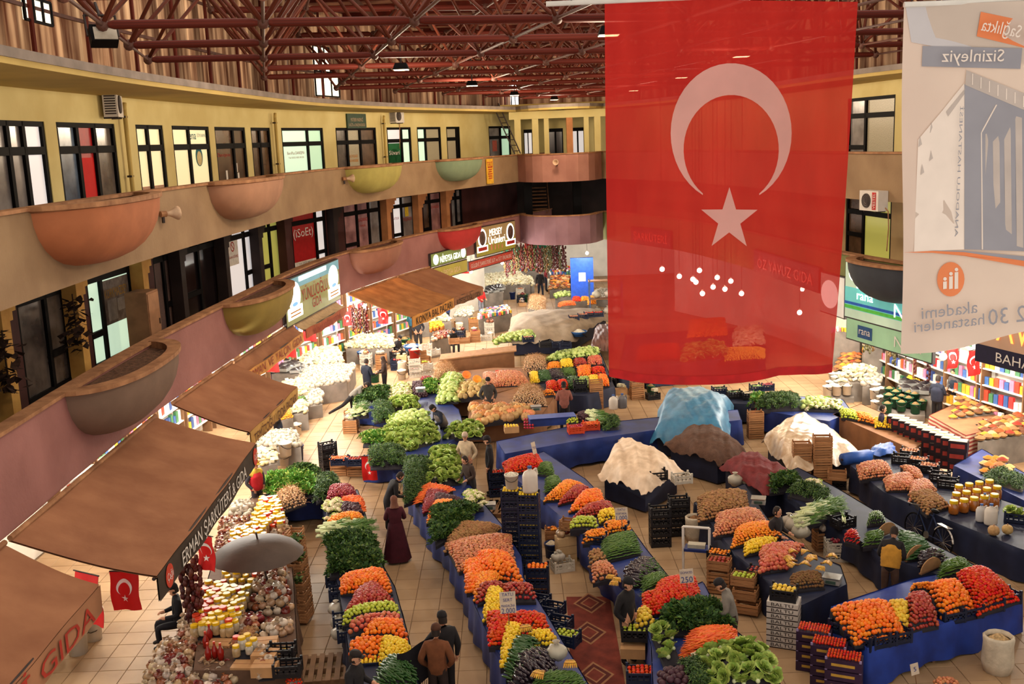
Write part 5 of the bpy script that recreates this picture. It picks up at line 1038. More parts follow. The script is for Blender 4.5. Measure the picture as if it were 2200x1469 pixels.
# -------- placing
def place(kd, loc, label, group=None, rz=None, s=1.0, rx=0, ry=0, v=None):
    K = KIND[kd]; rz = NPR.uniform(0, 6.28) if rz is None else rz; v = NPR.randint(len(K['protos'])) if v is None else v
    K['items'].append((TR(loc, rz, s, rx, ry), v, label, group))
def flush():
    for nm, K in KIND.items():
        cnt = {}
        for t in K['items']: cnt[t[2]] = cnt.get(t[2], 0)+1
        K['items'] = [(M, v, l, g or ('alike: '+l if cnt[l] > 1 else None)) for M, v, l, g in K['items']]
        it = sorted(K['items'], key=lambda t: dist(t[0].translation)+(0 if inview(t[0].translation, 10) else 500))
        for M, v, label, group in it[:300]:
            P = K['protos'][v]
            if len(P) == 1: o = put(nm, P[0][1], None, M); tag(o, label, K['cat'], group)
            else:
                o = thing(nm, label, K['cat'], M=M, group=group)
                for p in P: put(p[0], p[1], o, p[2] if len(p) > 2 else None)
        rest = it[300:]
        if rest:
            g = {}
            for M, v, _, _ in rest:
                for p in K['protos'][v]: g.setdefault(p[1].name, (p[1], []))[1].append(M @ p[2] if len(p) > 2 else M)
            o = put(nm+'_heap', join_mesh(nm+'_heap', list(g.values()))); tag(o, '%s heaped on the farther stalls of the hall' % K['many'], K['cat'], None, 'stuff')
def q4(pts, z):
    if not isinstance(z, (tuple, list)): z = (z, z)
    zz = (z[0], z[0], z[1], z[1]); return [at(p[0], p[1], zz[i]) for i, p in enumerate(pts)]
m_tray = mat('tray_dark', (44, 40, 46), .8, .1, 4)
ORDN = 'one two three four five six seven eight nine ten eleven twelve thirteen fourteen fifteen sixteen seventeen eighteen nineteen twenty'.split(); ORDT = 'first second third fourth fifth sixth seventh eighth ninth tenth eleventh twelfth thirteenth fourteenth fifteenth sixteenth seventeenth eighteenth nineteenth twentieth'.split()+['number %d' % k for k in range(21, 31)]; BIG = ('jar', 'honey_jar', 'beetroot', 'pumpkin', 'melon', 'cabbage', 'lettuce', 'cauliflower')
def adopt(o, root):
    o.parent = root; o.matrix_parent_inverse = Matrix.Translation(-Vector(root.location)); return o
VIEW = {'f': (0, 0, 1), '5': (650, 950, 2.831), '6': (1000, 900, 2.582), '7': (1400, 850, 2.373), '8': (1700, 800, 2.196), '4': (850, 650, 4.198), '3': (450, 600, 3.264), '2': (300, 1000, 3.132), '9': (880, 440, 4.591), 'R': (1760, 520, 3.866), '1': (0, 850, 2.374), 'F': (1280, 540, 3.929)}
def V(v, x, y): a, b, s = VIEW[v]; return (a+x/s, b+y/s)
def VV(v, pts): return [V(v, *p) for p in pts]
def pile(kd, pts, z, d, where, bump=.06, par=None, base=0.0, jit=.25, ori=None, layers=1, tray=True, flat=False, sc=(.9, 1.1), ms=1.0):
    """heap one kind over a quad given near-left, near-right, far-right, far-left; z = (near, far) height of the surface"""
    A, B, C, D = q4(pts, z) if len(pts[0]) == 2 else [Vector(p) for p in pts]
    if par: c0 = (A+B+C+D)/4; A, B, C, D = [c0+(p-c0)*1.07 for p in (A, B, C, D)]
    fall = 0 if flat else .09
    K = KIND[kd]; lab = '%s %s' % (kd.replace('_', ' '), where); grp = '%s %s' % (K['many'], where)
    nu = max(1, int(round(max((B-A).length, (C-D).length)/d))); nv = max(1, int(round(max((D-A).length, (C-B).length)/(d*.88))))
    for L in range(layers):
        for j in range(nv):
            v = (j+.5)/nv
            for i in range(nu):
                u = (i+.5+(.25 if j % 2 else -.25))/nu
                if not 0 < u < 1: continue
                p = (A*(1-u)+B*u)*(1-v)+(D*(1-u)+C*u)*v
                e = (1-abs(2*u-1)**3)*(1-abs(2*v-1)**3)
                p = p+Vector((NPR.uniform(-1, 1)*d*jit, NPR.uniform(-1, 1)*d*jit, bump*e-fall*(1-(1-abs(2*u-1)**6)*(1-abs(2*v-1)**6))+NPR.uniform(-.12, .12)*d))
                s = NPR.uniform(*sc)*ms
                lb = lab
                if d >= .15 or kd in BIG:
                    l2 = '%s, row %s, %s from left' % (lab, ORDN[min(j, 19)], ORDT[min(i, 29)])
                    if len(l2.split()) <= 16 and i < 30 and j < 20: lb = l2
                if ori is None: K['items'].append((TR(p, NPR.uniform(0, 6.28), s, NPR.uniform(-.6, .6) if not flat else 0, NPR.uniform(-.6, .6) if not flat else 0), NPR.randint(len(K['protos'])), lb, grp))
                else: K['items'].append((TR(p, ori+NPR.normal(0, .22), s, NPR.uniform(-.3, .3), NPR.normal(0, .12)), NPR.randint(len(K['protos'])), lb, grp))
    if tray:
        zt = .74; b = MB(); n = 8
        def g(u, v):
            p = (A*(1-u)+B*u)*(1-v)+(D*(1-u)+C*u)*v; e = (1-abs(2*u-1)**3)*(1-abs(2*v-1)**3); return (p.x, p.y, p.z+bump*e-fall*(1-(1-abs(2*u-1)**6)*(1-abs(2*v-1)**6))-.02)
        b.smooth = True; b.grid(g, n, n); b.smooth = False
        ed = [g(i/n, 0) for i in range(n+1)]+[g(1, i/n) for i in range(1, n+1)]+[g(1-i/n, 1) for i in range(1, n+1)]+[g(0, 1-i/n) for i in range(1, n)]
        lo = min(min(q[2] for q in ed)-.03, zt if par else base); k = len(ed)
        b.add(ed+[(q[0], q[1], lo) for q in ed], [(i, (i+1) % k, k+(i+1) % k, k+i) for i in range(k)])
        if par: adopt(b.build('display_tray', m_tray), par)
        else: tag(b.build('display_counter', mat('counter_grey', (138, 128, 118), .7, .2, 2)), ' '.join(('counter under the %s' % grp).split()[:16]), 'counter')
    return lab, grp
def crate_of(kd, px, py, z, rz, label, fruit, d, where, n=1, fill=True, h=.22, bz=None):
    """a crate with its fruit, placed with the middle of its base at a pixel on height z"""
    p = at(px, py, z if bz is None else bz); p.z = z; place(kd, p, label, rz=rz, v=0)
    if fruit:
        K = KIND[fruit]; c, s = math.cos(rz), math.sin(rz); nx, ny = int(.46/d), int(.3/d)
        for i in range(nx):
            for j in range(ny):
                x = (i+.5)/nx*.46-.23; y = (j+.5)/ny*.3-.15; q = p+Vector((x*c-y*s, x*s+y*c, h-.03+NPR.uniform(-.01, .03))); K['items'].append((TR(q, NPR.uniform(0, 6), NPR.uniform(.9, 1.1), NPR.uniform(-.5, .5), 0), NPR.randint(len(K['protos'])), '%s in %s' % (fruit.replace('_', ' '), where), '%s in %s' % (K['many'], where)))
    return p
# ================================================================ market stalls
m_blue = mat('cloth_blue', (30, 52, 122), .55, .15, 2, rgb2=(20, 34, 84), spec=.4); m_navy = mat('cloth_navy', (34, 40, 66), .6, .2, 2); m_board = mat('table_board', (132, 96, 66), .8, .15, 3); m_brown = mat('board_brown', (150, 104, 70), .8, .15, 2)
m_stripe = None
def stall(label, pts, mt=m_blue, z=.78, hem=.06, cat='market stall', name='market_stall', skirt=True, top=None):
    P = [at(p[0], p[1], z) for p in pts]; n = len(P); c = sum((p for p in P), Vector())/n; c.z = 0
    ar = sum(P[i].x*P[(i+1) % n].y-P[(i+1) % n].x*P[i].y for i in range(n))
    if ar < 0: P.reverse()
    t = thing(name, label, cat, c)
    b = MB(); b.prism([(p.x-c.x, p.y-c.y) for p in P], z-.05, z); b.build('table_top', top or mt, t)
    if skirt:
        b = MB(); b.smooth = True; ring = []
        for i in range(n):
            a, q = P[i], P[(i+1) % n]; k = max(1, int((q-a).length/.13)); nn = (q-a).normalized().cross(Vector((0, 0, 1)))
            for j in range(k): ring.append((a+(q-a)*(j/k), nn))
        m = len(ring); vs = []; ph = NPR.uniform(0, 6); sw = 0
        for lv, zz in enumerate((z+.012, z-.02, z*.5, hem)):
            for i, (p, nn) in enumerate(ring):
                o = .015+(.0, .01, .045, .07)[lv]*(.6+.6*math.sin(i*1.1+ph)+.4*math.sin(i*.37+ph)); vs.append((p.x-c.x+nn.x*o, p.y-c.y+nn.y*o, zz+(.05*math.sin(i*.23+ph) if lv == 3 else 0)))
        b.add(vs, [(l*m+(i+1) % m, l*m+i, (l+1)*m+i, (l+1)*m+(i+1) % m) for l in range(3) for i in range(m)]); b.build('cloth_skirt', mt, t)
    k = [P[i]-c for i in range(0, n, max(1, n//4))][:4]
    for p in k: MB().box((p.x*.9, p.y*.9, (z-.05)/2), (.05, .05, z-.05)).build('leg', m_board, t)
    return t
def go(par, view, where, rows, z=(.93, 1.0)):
    for r in rows:
        kd, pts, d = r[0], r[1], r[2]; kw = r[3] if len(r) > 3 else {}; zz = kw.pop('z', z)
        pile(kd, VV(view, pts), zz, d, (kw.pop('w', '')+' ' if 'w' in kw else '')+where, par=par, **kw)
# ---- stall A: long stall left of the main aisle
sA = stall('long fruit stall between the jar stall and the main aisle', [(697, 1062), (768, 1052), (792, 1130), (822, 1215), (848, 1262), (872, 1350), (905, 1490), (762, 1490), (742, 1340), (722, 1240), (703, 1130)], m_navy)
go(sA, '5', 'on the long stall left of the main aisle', [
    ('red_onion', [(150, 350), (330, 325), (300, 262), (165, 260)], .07, dict(bump=.12)), ('carrot', [(235, 370), (367, 405), (345, 330), (260, 325)], .05, dict(ori=.4)),
    ('cauliflower', [(135, 465), (225, 440), (235, 355), (160, 355)], .2), ('beetroot', [(225, 430), (357, 442), (345, 370), (235, 365)], .1), ('tangerine', [(147, 515), (383, 470), (345, 422), (165, 450)], .064, dict(bump=.1)),
    ('leek_bundle', [(152, 562), (405, 550), (385, 478), (155, 500)], .17, dict(ori=.1)), ('spinach_bunch', [(172, 785), (468, 752), (400, 552), (165, 580)], .15, dict(bump=.15)),
    ('orange', [(237, 895), (537, 890), (480, 755), (240, 810)], .078, dict(bump=.12, w='at the middle', ms=.9)), ('red_apple', [(265, 1015), (560, 965), (430, 822), (330, 905)], .078, dict(bump=.08)),
    ('green_apple', [(250, 1085), (580, 1035), (558, 960), (265, 1015)], .076, dict(bump=.1)), ('pomegranate', [(295, 1145), (605, 1090), (575, 1030), (300, 1075)], .1, dict(bump=.08)),
    ('orange', [(350, 1185), (628, 1195), (603, 1088), (430, 1080)], .085, dict(bump=.12, w='near the lemons')), ('orange', [(285, 1300), (475, 1300), (485, 1170), (300, 1195)], .088, dict(bump=.06, w='in the front tray', z=(.88, .98))),
    ('lemon', [(475, 1325), (662, 1335), (642, 1212), (490, 1165)], .072, dict(bump=.1)), ('cucumber', [(420, 1490), (700, 1490), (640, 1300), (520, 1312)], .075, dict(ori=2.2, bump=.15))])
crate_of('plastic_crate', *V('5', 405, 1385), .62, .1, 'navy crate of lemons beside the man in the dark cap', 'lemon', .07, 'the navy crate by the man in the dark cap')
for x, y, r in ((215, 860, .1), (235, 945, .15), (262, 1110, .2), (290, 1190, .2)): crate_of('plastic_crate', *V('5', x, y), .58, r, 'navy crate along the left edge of the long fruit stall', None, 0, '')
for x, y in ((200, 600), (205, 1010), (215, 1090), (222, 1165)): place('white_bag', at(*V('5', x, y), .95 if y < 700 else .6), 'white plastic bag hanging at the left edge of the long fruit stall', s=1.3, group='white bags on the long stall edge')
# ---- stall B
sB = stall('long central fruit stall with a blue cloth down its left side', [(868, 1010), (985, 1000), (1020, 1060), (1078, 1128), (1120, 1195), (1124, 1240), (1174, 1320), (1203, 1370), (1275, 1490), (1128, 1490), (1058, 1382), (1018, 1294), (994, 1230), (958, 1162), (925, 1120), (894, 1072)], m_blue)
go(sB, '5', 'on the long central stall with the blue cloth', [
    ('herb_bunch', [(620, 350), (700, 320), (790, 130), (640, 120)], .13, dict(bump=.2)), ('lettuce', [(770, 245), (955, 225), (925, 70), (800, 70)], .24, dict(bump=.15)),
    ('carrot', [(692, 350), (790, 322), (905, 275), (740, 240)], .05, dict(ori=.6)), ('red_onion', [(735, 405), (795, 395), (880, 290), (752, 275)], .068), ('beetroot', [(770, 385), (900, 355), (985, 350), (790, 298)], .1),
    ('tangerine', [(758, 468), (880, 440), (945, 350), (805, 345)], .064, dict(bump=.1)), ('spinach_bunch', [(815, 600), (985, 500), (1040, 390), (795, 410)], .15, dict(bump=.15)), ('cauliflower', [(1000, 395), (1098, 388), (1088, 312), (990, 307)], .17, dict(bump=.1)),
    ('potato', [(872, 640), (1150, 545), (1195, 500), (925, 470)], .08, dict(bump=.1)), ('onion', [(960, 755), (1275, 705), (1255, 545), (885, 600)], .07, dict(bump=.14)),
    ('orange', [(1000, 885), (1075, 880), (1150, 690), (985, 700)], .082, dict(bump=.06, w='at the left edge')), ('tangerine', [(1045, 935), (1150, 865), (1200, 790), (1060, 775)], .066, dict(w='at the left edge'))])
go(sB, '6', 'at the near end of the central stall', [
    ('orange', [(90, 850), (308, 890), (245, 742), (60, 735)], .088, dict(bump=.16)), ('red_apple', [(70, 1000), (205, 965), (200, 895), (75, 910)], .078), ('red_apple', [(190, 990), (385, 985), (360, 905), (210, 905)], .085, dict(w='in the carton')),
    ('lemon', [(100, 1095), (195, 1085), (205, 930), (128, 918)], .068, dict(bump=.06)), ('tomato', [(132, 1230), (225, 1225), (275, 1062), (128, 1055)], .07), ('tomato', [(255, 1185), (480, 1185), (430, 1075), (270, 1062)], .072, dict(bump=.1, w='in a second heap')),
    ('lemon', [(196, 1345), (262, 1330), (312, 1128), (225, 1115)], .07, dict(w='in a narrow strip')), ('lemon', [(365, 1255), (518, 1235), (472, 1168), (360, 1170)], .07, dict(w='behind the green bag')),
    ('cucumber', [(228, 1405), (330, 1340), (390, 1205), (285, 1210)], .075, dict(ori=2.4, bump=.12)), ('aubergine', [(258, 1480), (500, 1420), (455, 1275), (300, 1300)], .085, dict(ori=2.2, bump=.14)), ('green_pepper', [(350, 1490), (690, 1490), (600, 1400), (430, 1412)], .055, dict(ori=.3, bump=.1))], (.95, 1.05))
for x, y, r in ((320, 1165, 3.4), (580, 1360, 3.1), (435, 1420, 2.6)): place('banana_bunch', at(*V('6', x, y), 1.1), 'banana bunch resting on the near end of the central stall', 'banana bunches on the central stall', rz=r, s=1.5)
place('white_bag', at(*V('6', 505, 1290), 1.1), 'pale green filled bag beside the lemons of the central stall', rz=0, s=1.5, v=0)
for k, (x, y) in enumerate(((400, 1040), (560, 1240), (480, 1020), (520, 1100))): crate_of('plastic_crate', *V('6', x, y+(60 if k > 1 else 0)), .5, -.5, ('navy crate at the right edge of the central stall by the %s' % ['apples', 'limes', 'white paper', 'pink tray'][k]), 'green_apple' if k == 1 else None, .08, 'the crate beside the lemons')
# ---- stall C
sC = stall('slanting stall with wooden fruit crates right of the tall lemon crates', [(1080, 1005), (1168, 970), (1258, 1030), (1302, 1075), (1352, 1130), (1388, 1180), (1445, 1250), (1385, 1292), (1330, 1240), (1290, 1195), (1240, 1140), (1165, 1075)], m_blue)
go(sC, '6', 'on the slanting middle stall', [
    ('tomato', [(232, 290), (442, 258), (390, 180), (212, 230)], .072, dict(bump=.08)), ('green_pepper', [(395, 285), (488, 302), (470, 238), (428, 236)], .05, dict(ori=.5)), ('green_pepper', [(443, 388), (542, 365), (500, 308), (450, 320)], .05, dict(ori=.5, w='in a second bunch')),
    ('tangerine', [(438, 435), (545, 425), (650, 350), (560, 328)], .066, dict(bump=.08)), ('red_apple', [(518, 455), (620, 430), (682, 370), (615, 358)], .075), ('orange', [(580, 495), (765, 465), (742, 382), (650, 402)], .082, dict(bump=.08)),
    ('red_apple', [(592, 542), (822, 502), (792, 448), (675, 475)], .074, dict(w='in front of the oranges')), ('green_apple', [(585, 590), (728, 588), (722, 540), (598, 545)], .075, dict(w='in the wooden crate', z=(1.0, 1.05))), ('lemon', [(742, 562), (838, 542), (822, 490), (738, 512)], .07),
    ('tangerine', [(655, 670), (795, 650), (772, 600), (668, 618)], .068, dict(w='in the near crate', bump=.03)), ('tangerine', [(772, 622), (912, 602), (892, 550), (778, 560)], .068, dict(w='below the price card', bump=.03)),
    ('green_pepper', [(742, 775), (965, 722), (920, 612), (778, 650)], .055, dict(ori=.2, bump=.1, w='in the wide heap')), ('potato', [(695, 805), (792, 782), (742, 712), (686, 738)], .085), ('onion', [(710, 885), (842, 852), (792, 785), (708, 792)], .075),
    ('aubergine', [(918, 905), (1110, 875), (1012, 752), (905, 828)], .08, dict(ori=-.6, bump=.1)), ('green_pepper', [(982, 955), (1122, 895), (1082, 842), (985, 870)], .05, dict(ori=.6, w='beside the tomatoes'))])
for x, y in ((815, 880), (850, 895), (835, 915)): place('banana_bunch', at(*V('6', x, y), .95), 'ripe banana bunch at the left edge of the slanting stall', 'bananas on the slanting stall', rz=2.8, s=1.2)
for x, y, lab in ((585, 610, 'left'), (665, 615, 'right')): crate_of('wooden_crate', *V('6', x, y), .78, -.35, 'slatted wooden crate of green apples on the slanting stall, %s' % lab, None, 0, '')
crate_of('plastic_crate', *V('6', 720, 690), .75, -.35, 'navy crate of tangerines on the slanting stall', None, 0, ''); crate_of('plastic_crate', *V('6', 845, 630), .75, -.35, 'navy crate of tangerines below the price card', None, 0, '')
sC2 = stall('near vegetable stall with carrots and lettuces', [(1380, 1310), (1510, 1250), (1550, 1330), (1610, 1380), (1690, 1490), (1405, 1490), (1400, 1390)], m_blue)
go(sC2, '6', 'on the near vegetable stall', [('tomato', [(990, 1070), (1310, 1010), (1260, 855), (1085, 880)], .072, dict(bump=.1)), ('tomato', [(985, 1065), (1110, 1050), (1090, 940), (985, 955)], .072, dict(w='at the left corner')), ('quince', [(950, 1140), (1045, 1125), (1015, 1048), (968, 1050)], .09)])
go(sC2, '7', 'at the front of the near vegetable stall', [('spinach_bunch', [(60, 1195), (395, 1185), (310, 1058), (80, 1100)], .14, dict(bump=.15)), ('carrot', [(150, 1315), (425, 1275), (400, 1178), (220, 1180)], .05, dict(ori=.3, bump=.12)), ('radish', [(380, 1295), (442, 1272), (432, 1238), (390, 1248)], .055),
    ('white_mushroom', [(195, 1355), (248, 1342), (242, 1308), (200, 1314)], .05), ('lettuce', [(270, 1490), (645, 1455), (545, 1245), (250, 1310)], .22, dict(bump=.12)), ('beetroot', [(25, 1490), (215, 1490), (192, 1385), (60, 1388)], .12, dict(ms=1.2)), ('lettuce', [(60, 1345), (152, 1335), (70, 1165), (0, 1180)], .24, dict(w='at the left corner')), ('herb_bunch', [(215, 1490), (300, 1480), (245, 1358), (150, 1360)], .12)])
crate_of('carton', *V('6', 930, 1310), .35, -.15, 'tan carton under the green apples', None, 0, '')
crate_of('black_crate', *V('6', 940, 1215), .62, -.15, 'black crate of green apples beside the sitting man', 'green_apple', .085, 'the crate beside the sitting man')
for k in range(3): crate_of('black_crate', *V('6', 975, 1300), .02+.24*k, -.12, 'black crate in the stack under the mushrooms, %s' % ('lowest', 'middle', 'topmost')[k], 'white_mushroom' if k == 2 else None, .055, 'the topmost black crate', bz=0)
crate_of('plastic_crate', *V('6', 970, 1450), .5, -.1, 'navy crate of tomatoes at the bottom edge', 'tomato', .075, 'the navy crate at the bottom edge')
# ---- stall D
sD = stall('fruit stall with potatoes, onions and pomegranates, dark cloth', [(1492, 1080), (1600, 1040), (1660, 1130), (1745, 1190), (1805, 1215), (1818, 1255), (1722, 1300), (1655, 1250), (1580, 1190)], m_navy)
go(sD, '7', 'on the dark clothed stall', [('potato', [(245, 620), (492, 575), (470, 475), (245, 500)], .078, dict(bump=.16)), ('onion', [(325, 695), (595, 655), (540, 570), (340, 590)], .07, dict(bump=.12)), ('tangerine', [(412, 752), (660, 705), (612, 640), (440, 660)], .068, dict(bump=.12)), ('lemon', [(478, 795), (600, 770), (635, 715), (480, 735)], .068, dict(bump=.05)),
    ('pomegranate', [(560, 880), (690, 860), (765, 745), (560, 765)], .09, dict(bump=.12)), ('kiwi', [(708, 975), (878, 955), (852, 888), (718, 900)], .058, dict(bump=.06))])
for k in range(13): place('banana_bunch', at(*V('7', 700+16*k+NPR.uniform(-8, 8), 815+(k % 4)*18+k*1.5), .98), 'bananas spread on the tray of the dark clothed stall', 'banana bunches on the dark clothed stall', s=1.25)
for k, (x, y) in enumerate(((470, 930), (480, 1000), (490, 1070))): crate_of('wooden_crate', *V('7', x, y+30), .55-.25*k, -.45, 'slatted wooden crate in front of the dark clothed stall, %s' % ('uppermost with green apples', 'middle', 'lowest')[k], 'green_apple' if k == 0 else None, .08, 'the uppermost wooden crate')
for k in range(3): crate_of('wooden_crate', *V('7', 345, 1000), .02+.27*k, -.4, 'wooden crate with apples beside the grey jacket man, %s' % ('lowest', 'middle', 'topmost')[k], 'red_apple' if k == 2 else None, .08, 'the topmost wooden crate by the grey jacket man', bz=0)
crate_of('black_crate', *V('7', 345, 840), .55, -.45, 'black crate of tangerines beside the white framed board', 'tangerine', .068, 'the black crate beside the white framed board')
for k in range(3): crate_of('black_crate', *V('7', 552, 1060), .05+.26*k, -.45, 'black crate of red apples beside the lettered cartons, %s' % ('lowest', 'middle', 'topmost')[k], 'red_apple', .08, 'the black crates beside the lettered cartons', bz=0)
# lettered carton stack
pB = at(*V('7', 672, 1265), 0); mbt = mat('carton_white', (206, 194, 182), .6, .1, 3)
for k in range(8):
    M = TR(pB+Vector((0, 0, .12*k)), -.42); c = thing('lettered_carton', 'flat white lettered carton, number %s from the floor in its stack' % ORDN[k], 'box', M=M, group='stack of flat lettered cartons')
    MB().box((0, 0, .06), (.6, .42, .112)).build('carton', mbt, c); MB().box((0, 0, .01), (.602, .422, .02)).build('dark_edge', m_dkwall, c)
    text('BALTU', .07, m_dkwall, c, frame((0, -.2115, .07), (1, 0, 0), (0, 0, 1)), width=.42); text('BALTU', .07, m_dkwall, c, frame((-.3015, 0, .07), (0, -1, 0), (0, 0, 1)), width=.3)
crate_of('black_crate', *V('7', 672, 1265), .97, -.42, 'black crate of quinces on top of the lettered cartons', 'quince', .09, 'the crate on the lettered cartons', bz=0)
# ---- stall E
sE = stall('corner fruit stall with bright blue cloth at the lower right', [(1788, 1302), (1862, 1392), (2010, 1345), (2195, 1282), (2112, 1215), (1960, 1245)], mat('cloth_bright', (34, 62, 150), .55, .15, 2, rgb2=(24, 42, 108)), hem=.04)
go(sE, '8', 'on the corner stall at the lower right', [('orange', [(305, 1262), (535, 1228), (452, 1068), (195, 1100)], .082, dict(bump=.16)), ('quince', [(505, 1190), (548, 1182), (548, 1068), (455, 1072)], .082, dict(bump=.06)), ('red_apple', [(560, 1200), (692, 1172), (642, 1035), (552, 1045)], .076, dict(bump=.14)),
    ('orange', [(712, 1140), (862, 1100), (785, 982), (655, 990)], .086, dict(bump=.16, w='in the far heap')), ('tangerine', [(560, 1035), (650, 1045), (665, 982), (570, 1000)], .068, dict(w='in the small heap')), ('tomato', [(882, 1120), (1068, 1052), (905, 918), (788, 935)], .07, dict(bump=.2))], (.9, 1.1))
for k, (x, y, r) in enumerate(((250, 1225, -.75), (330, 1285, -.75), (420, 1280, .3), (490, 1265, .3), (745, 1170, .3), (830, 1150, .3), (930, 1120, .35), (1010, 1085, .35))): crate_of('plastic_crate', *V('8', x, y), .7, r, 'navy crate along the front edge of the corner stall, %s from left' % ORDT[k], None, 0, '')
for k, (x, y) in enumerate(((110, 1210), (180, 1275), (250, 1340))):
    for q in range(4):
        p = at(*V('8', x, y), .8); c = thing('tomato_carton', 'purple carton of cherry tomatoes, %s column, layer %s' % (('far', 'middle', 'near')[k], ('one', 'two', 'three', 'four')[q]), 'box', M=TR((p.x, p.y, .01+q*.2), -.42), group='stacked tomato cartons at the corner stall')
        MB().box((0, 0, .09), (.62, .36, .18)).build('carton', mat('carton_purple', (58, 34, 62), .5, .2, 4), c); MB().box((0, -.181, .1), (.4, .004, .05)).build('label_band', mat('label_yellow', (196, 150, 60)), c)
        for sx in (-1, 1): MB().box((sx*.29, -.16, .2), (.04, .03, .05)).build('corner_tab', mat('tab_lilac', (150, 130, 170)), c)
        if q == 3:
            for i in range(11):
                for j in range(6): place('cherry_tomato', Vector((p.x, p.y, .83))+Matrix.Rotation(-.42, 3, 'Z') @ Vector(((i-5)*.052, (j-2.5)*.054, NPR.uniform(0, .02))), 'cherry tomato in the topmost purple cartons', 'cherry tomatoes in the purple cartons')
# ---- stall F and the rows behind it
sF = stall('long right hand stall of onions with navy cloth', [(1828, 1000), (1900, 965), (1990, 1010), (2080, 1050), (2230, 1100), (2260, 1200), (2190, 1178), (2040, 1118), (1900, 1058)], m_navy)
go(sF, '8', 'on the long right hand stall', [('onion', [(330, 490), (480, 475), (440, 412), (312, 430)], .07, dict(bump=.1)), ('onion', [(455, 540), (590, 540), (560, 462), (440, 490)], .07, dict(w='in the second tray')), ('onion', [(560, 490), (630, 510), (600, 450), (520, 430)], .07, dict(w='in the back tray')), ('potato', [(640, 650), (745, 615), (650, 545), (555, 560)], .08, dict(bump=.06)), ('onion', [(560, 590), (680, 540), (640, 500), (570, 510)], .07, dict(w='in the far row'))])
for k, (x, y) in enumerate(((520, 425), (600, 440), (700, 510), (650, 470), (740, 540), (560, 400))): crate_of('black_crate', *V('8', x, y), .79, -.5, 'black crate at the back of the onion stall, place %s' % ORDN[k], 'onion' if k % 2 else None, .075, 'the black crates of the onion stall')
for k in range(14): place('honey_jar', at(*V('8', 765+(k % 5)*48+(k//5)*12, 665-(k//5)*38-(k % 5)*8), .8), 'honey coloured jar with yellow lid on the right hand stall', 'honey jars on the right hand stall', s=1.5, v=0)
for x, y, s, lab in ((955, 745, .85, 'pale round pumpkin on the right hand stall'), (1020, 740, .8, 'cut pumpkin showing orange flesh on the right hand stall')): place('pumpkin', at(*V('8', x, y), .9), lab, s=s, v=1)
def jug(p, lab, rgb=(226, 214, 200), s=1.0, rz=0):
    t = thing('plastic_jug', lab, 'jug', M=TR(p, rz, s)); m = mat('jug_%d' % rgb[0], rgb, .35, .05, 4, trans=.15); b = MB(); b.smooth = True
    b.lathe([(.001, 0), (.11, 0), (.12, .03), (.12, .24), (.09, .3), (.03, .33), (.03, .36)], 10, Matrix.Diagonal((1, .8, 1, 1)), close=False); b.build('body', m, t); b = MB(); b.lathe([(.035, .355), (.035, .385)], 8); b.build('cap', mat('cap_blue', (60, 90, 150)), t); MB().path([(.05, 0, .3), (.1, 0, .34), (.12, 0, .24)], .014).build('handle', m, t)
jug(at(*V('8', 940, 715), .8), 'large white plastic jug on the right hand stall', s=1.3); jug(at(*V('8', 895, 700), .8), 'white plastic jug left of the larger jug', (206, 200, 196), 1.1); jug(at(*V('8', 910, 640), .8), 'small white jug behind the honey jars', (214, 206, 196), 1.0)
crate_of('plastic_crate', *V('8', 1060, 700), .8, -.5, 'dark green crate of cabbages at the right edge', 'lettuce', .2, 'the crate at the right edge')
def rowof(kd, a, b, n, z, lab, grp=None, rz=0, s=1.0, layers=1, dz=.2):
    for L in range(layers):
        for i in range(n):
            p = at(*a, z).lerp(at(*b, z), (i+.5)/n); p.z = z+L*dz; place(kd, p+Vector((NPR.uniform(-.02, .02), NPR.uniform(-.02, .02), 0)), lab, grp, rz=rz, s=s)
kind('dark_carton', 'box', [[('carton', MB().box((0, 0, .12), (.4, .3, .24)).mesh('carton', mat('carton_dark', (48, 34, 42), .5, .2, 3))), ('printed_label', MB().box((0, -.152, .13), (.3, .004, .1)).mesh('printed_label', mat('print_red', (170, 60, 50)))), ('lid', MB().box((0, 0, .242), (.36, .26, .006)).mesh('lid', mat('lid_cream', (206, 190, 150))))]], 'dark printed cartons')
aF, bF = V('8', 475, 330), V('8', 800, 470)
rowof('dark_carton', aF, bF, 11, .3, 'dark printed carton in the long row behind the onion stall', 'dark cartons behind the onion stall', -.55, 1.25, 3, .3)
s2_ = stall('narrow back stall of mixed fruit with a wooden front', [(1790, 890), (1850, 868), (1960, 915), (2000, 940), (1960, 965), (1880, 930)], m_brown)
go(s2_, '8', 'on the narrow back stall', [('cauliflower', [(70, 165), (240, 170), (230, 130), (90, 130)], .17), ('green_apple', [(240, 200), (320, 215), (300, 175), (230, 170)], .08), ('tangerine', [(320, 215), (400, 235), (370, 195), (300, 180)], .07), ('lemon', [(400, 245), (510, 255), (480, 215), (390, 210)], .07)])
s3_ = stall('far right cross stall with cabbages and dark greens, blue cloth', [(1625, 880), (1690, 850), (1810, 858), (1830, 885), (1780, 905)], m_blue)
go(s3_, 'F', 'on the far right cross stall', [('herb_bunch', [(1360, 1320), (1720, 1310), (1700, 1220), (1420, 1220)], .15, dict(bump=.15)), ('cabbage', [(1740, 1310), (1990, 1320), (1960, 1250), (1780, 1240)], .24, dict(bump=.1)), ('lettuce_greens', [(1310, 1290), (1400, 1290), (1420, 1210), (1340, 1210)], .16)])
sG = stall('slanting stall of leeks and green peppers beside the man in the yellow vest', [(1650, 1030), (1715, 1005), (1800, 1050), (1950, 1140), (2095, 1215), (2045, 1245), (1900, 1195), (1800, 1130), (1720, 1085)], m_navy)
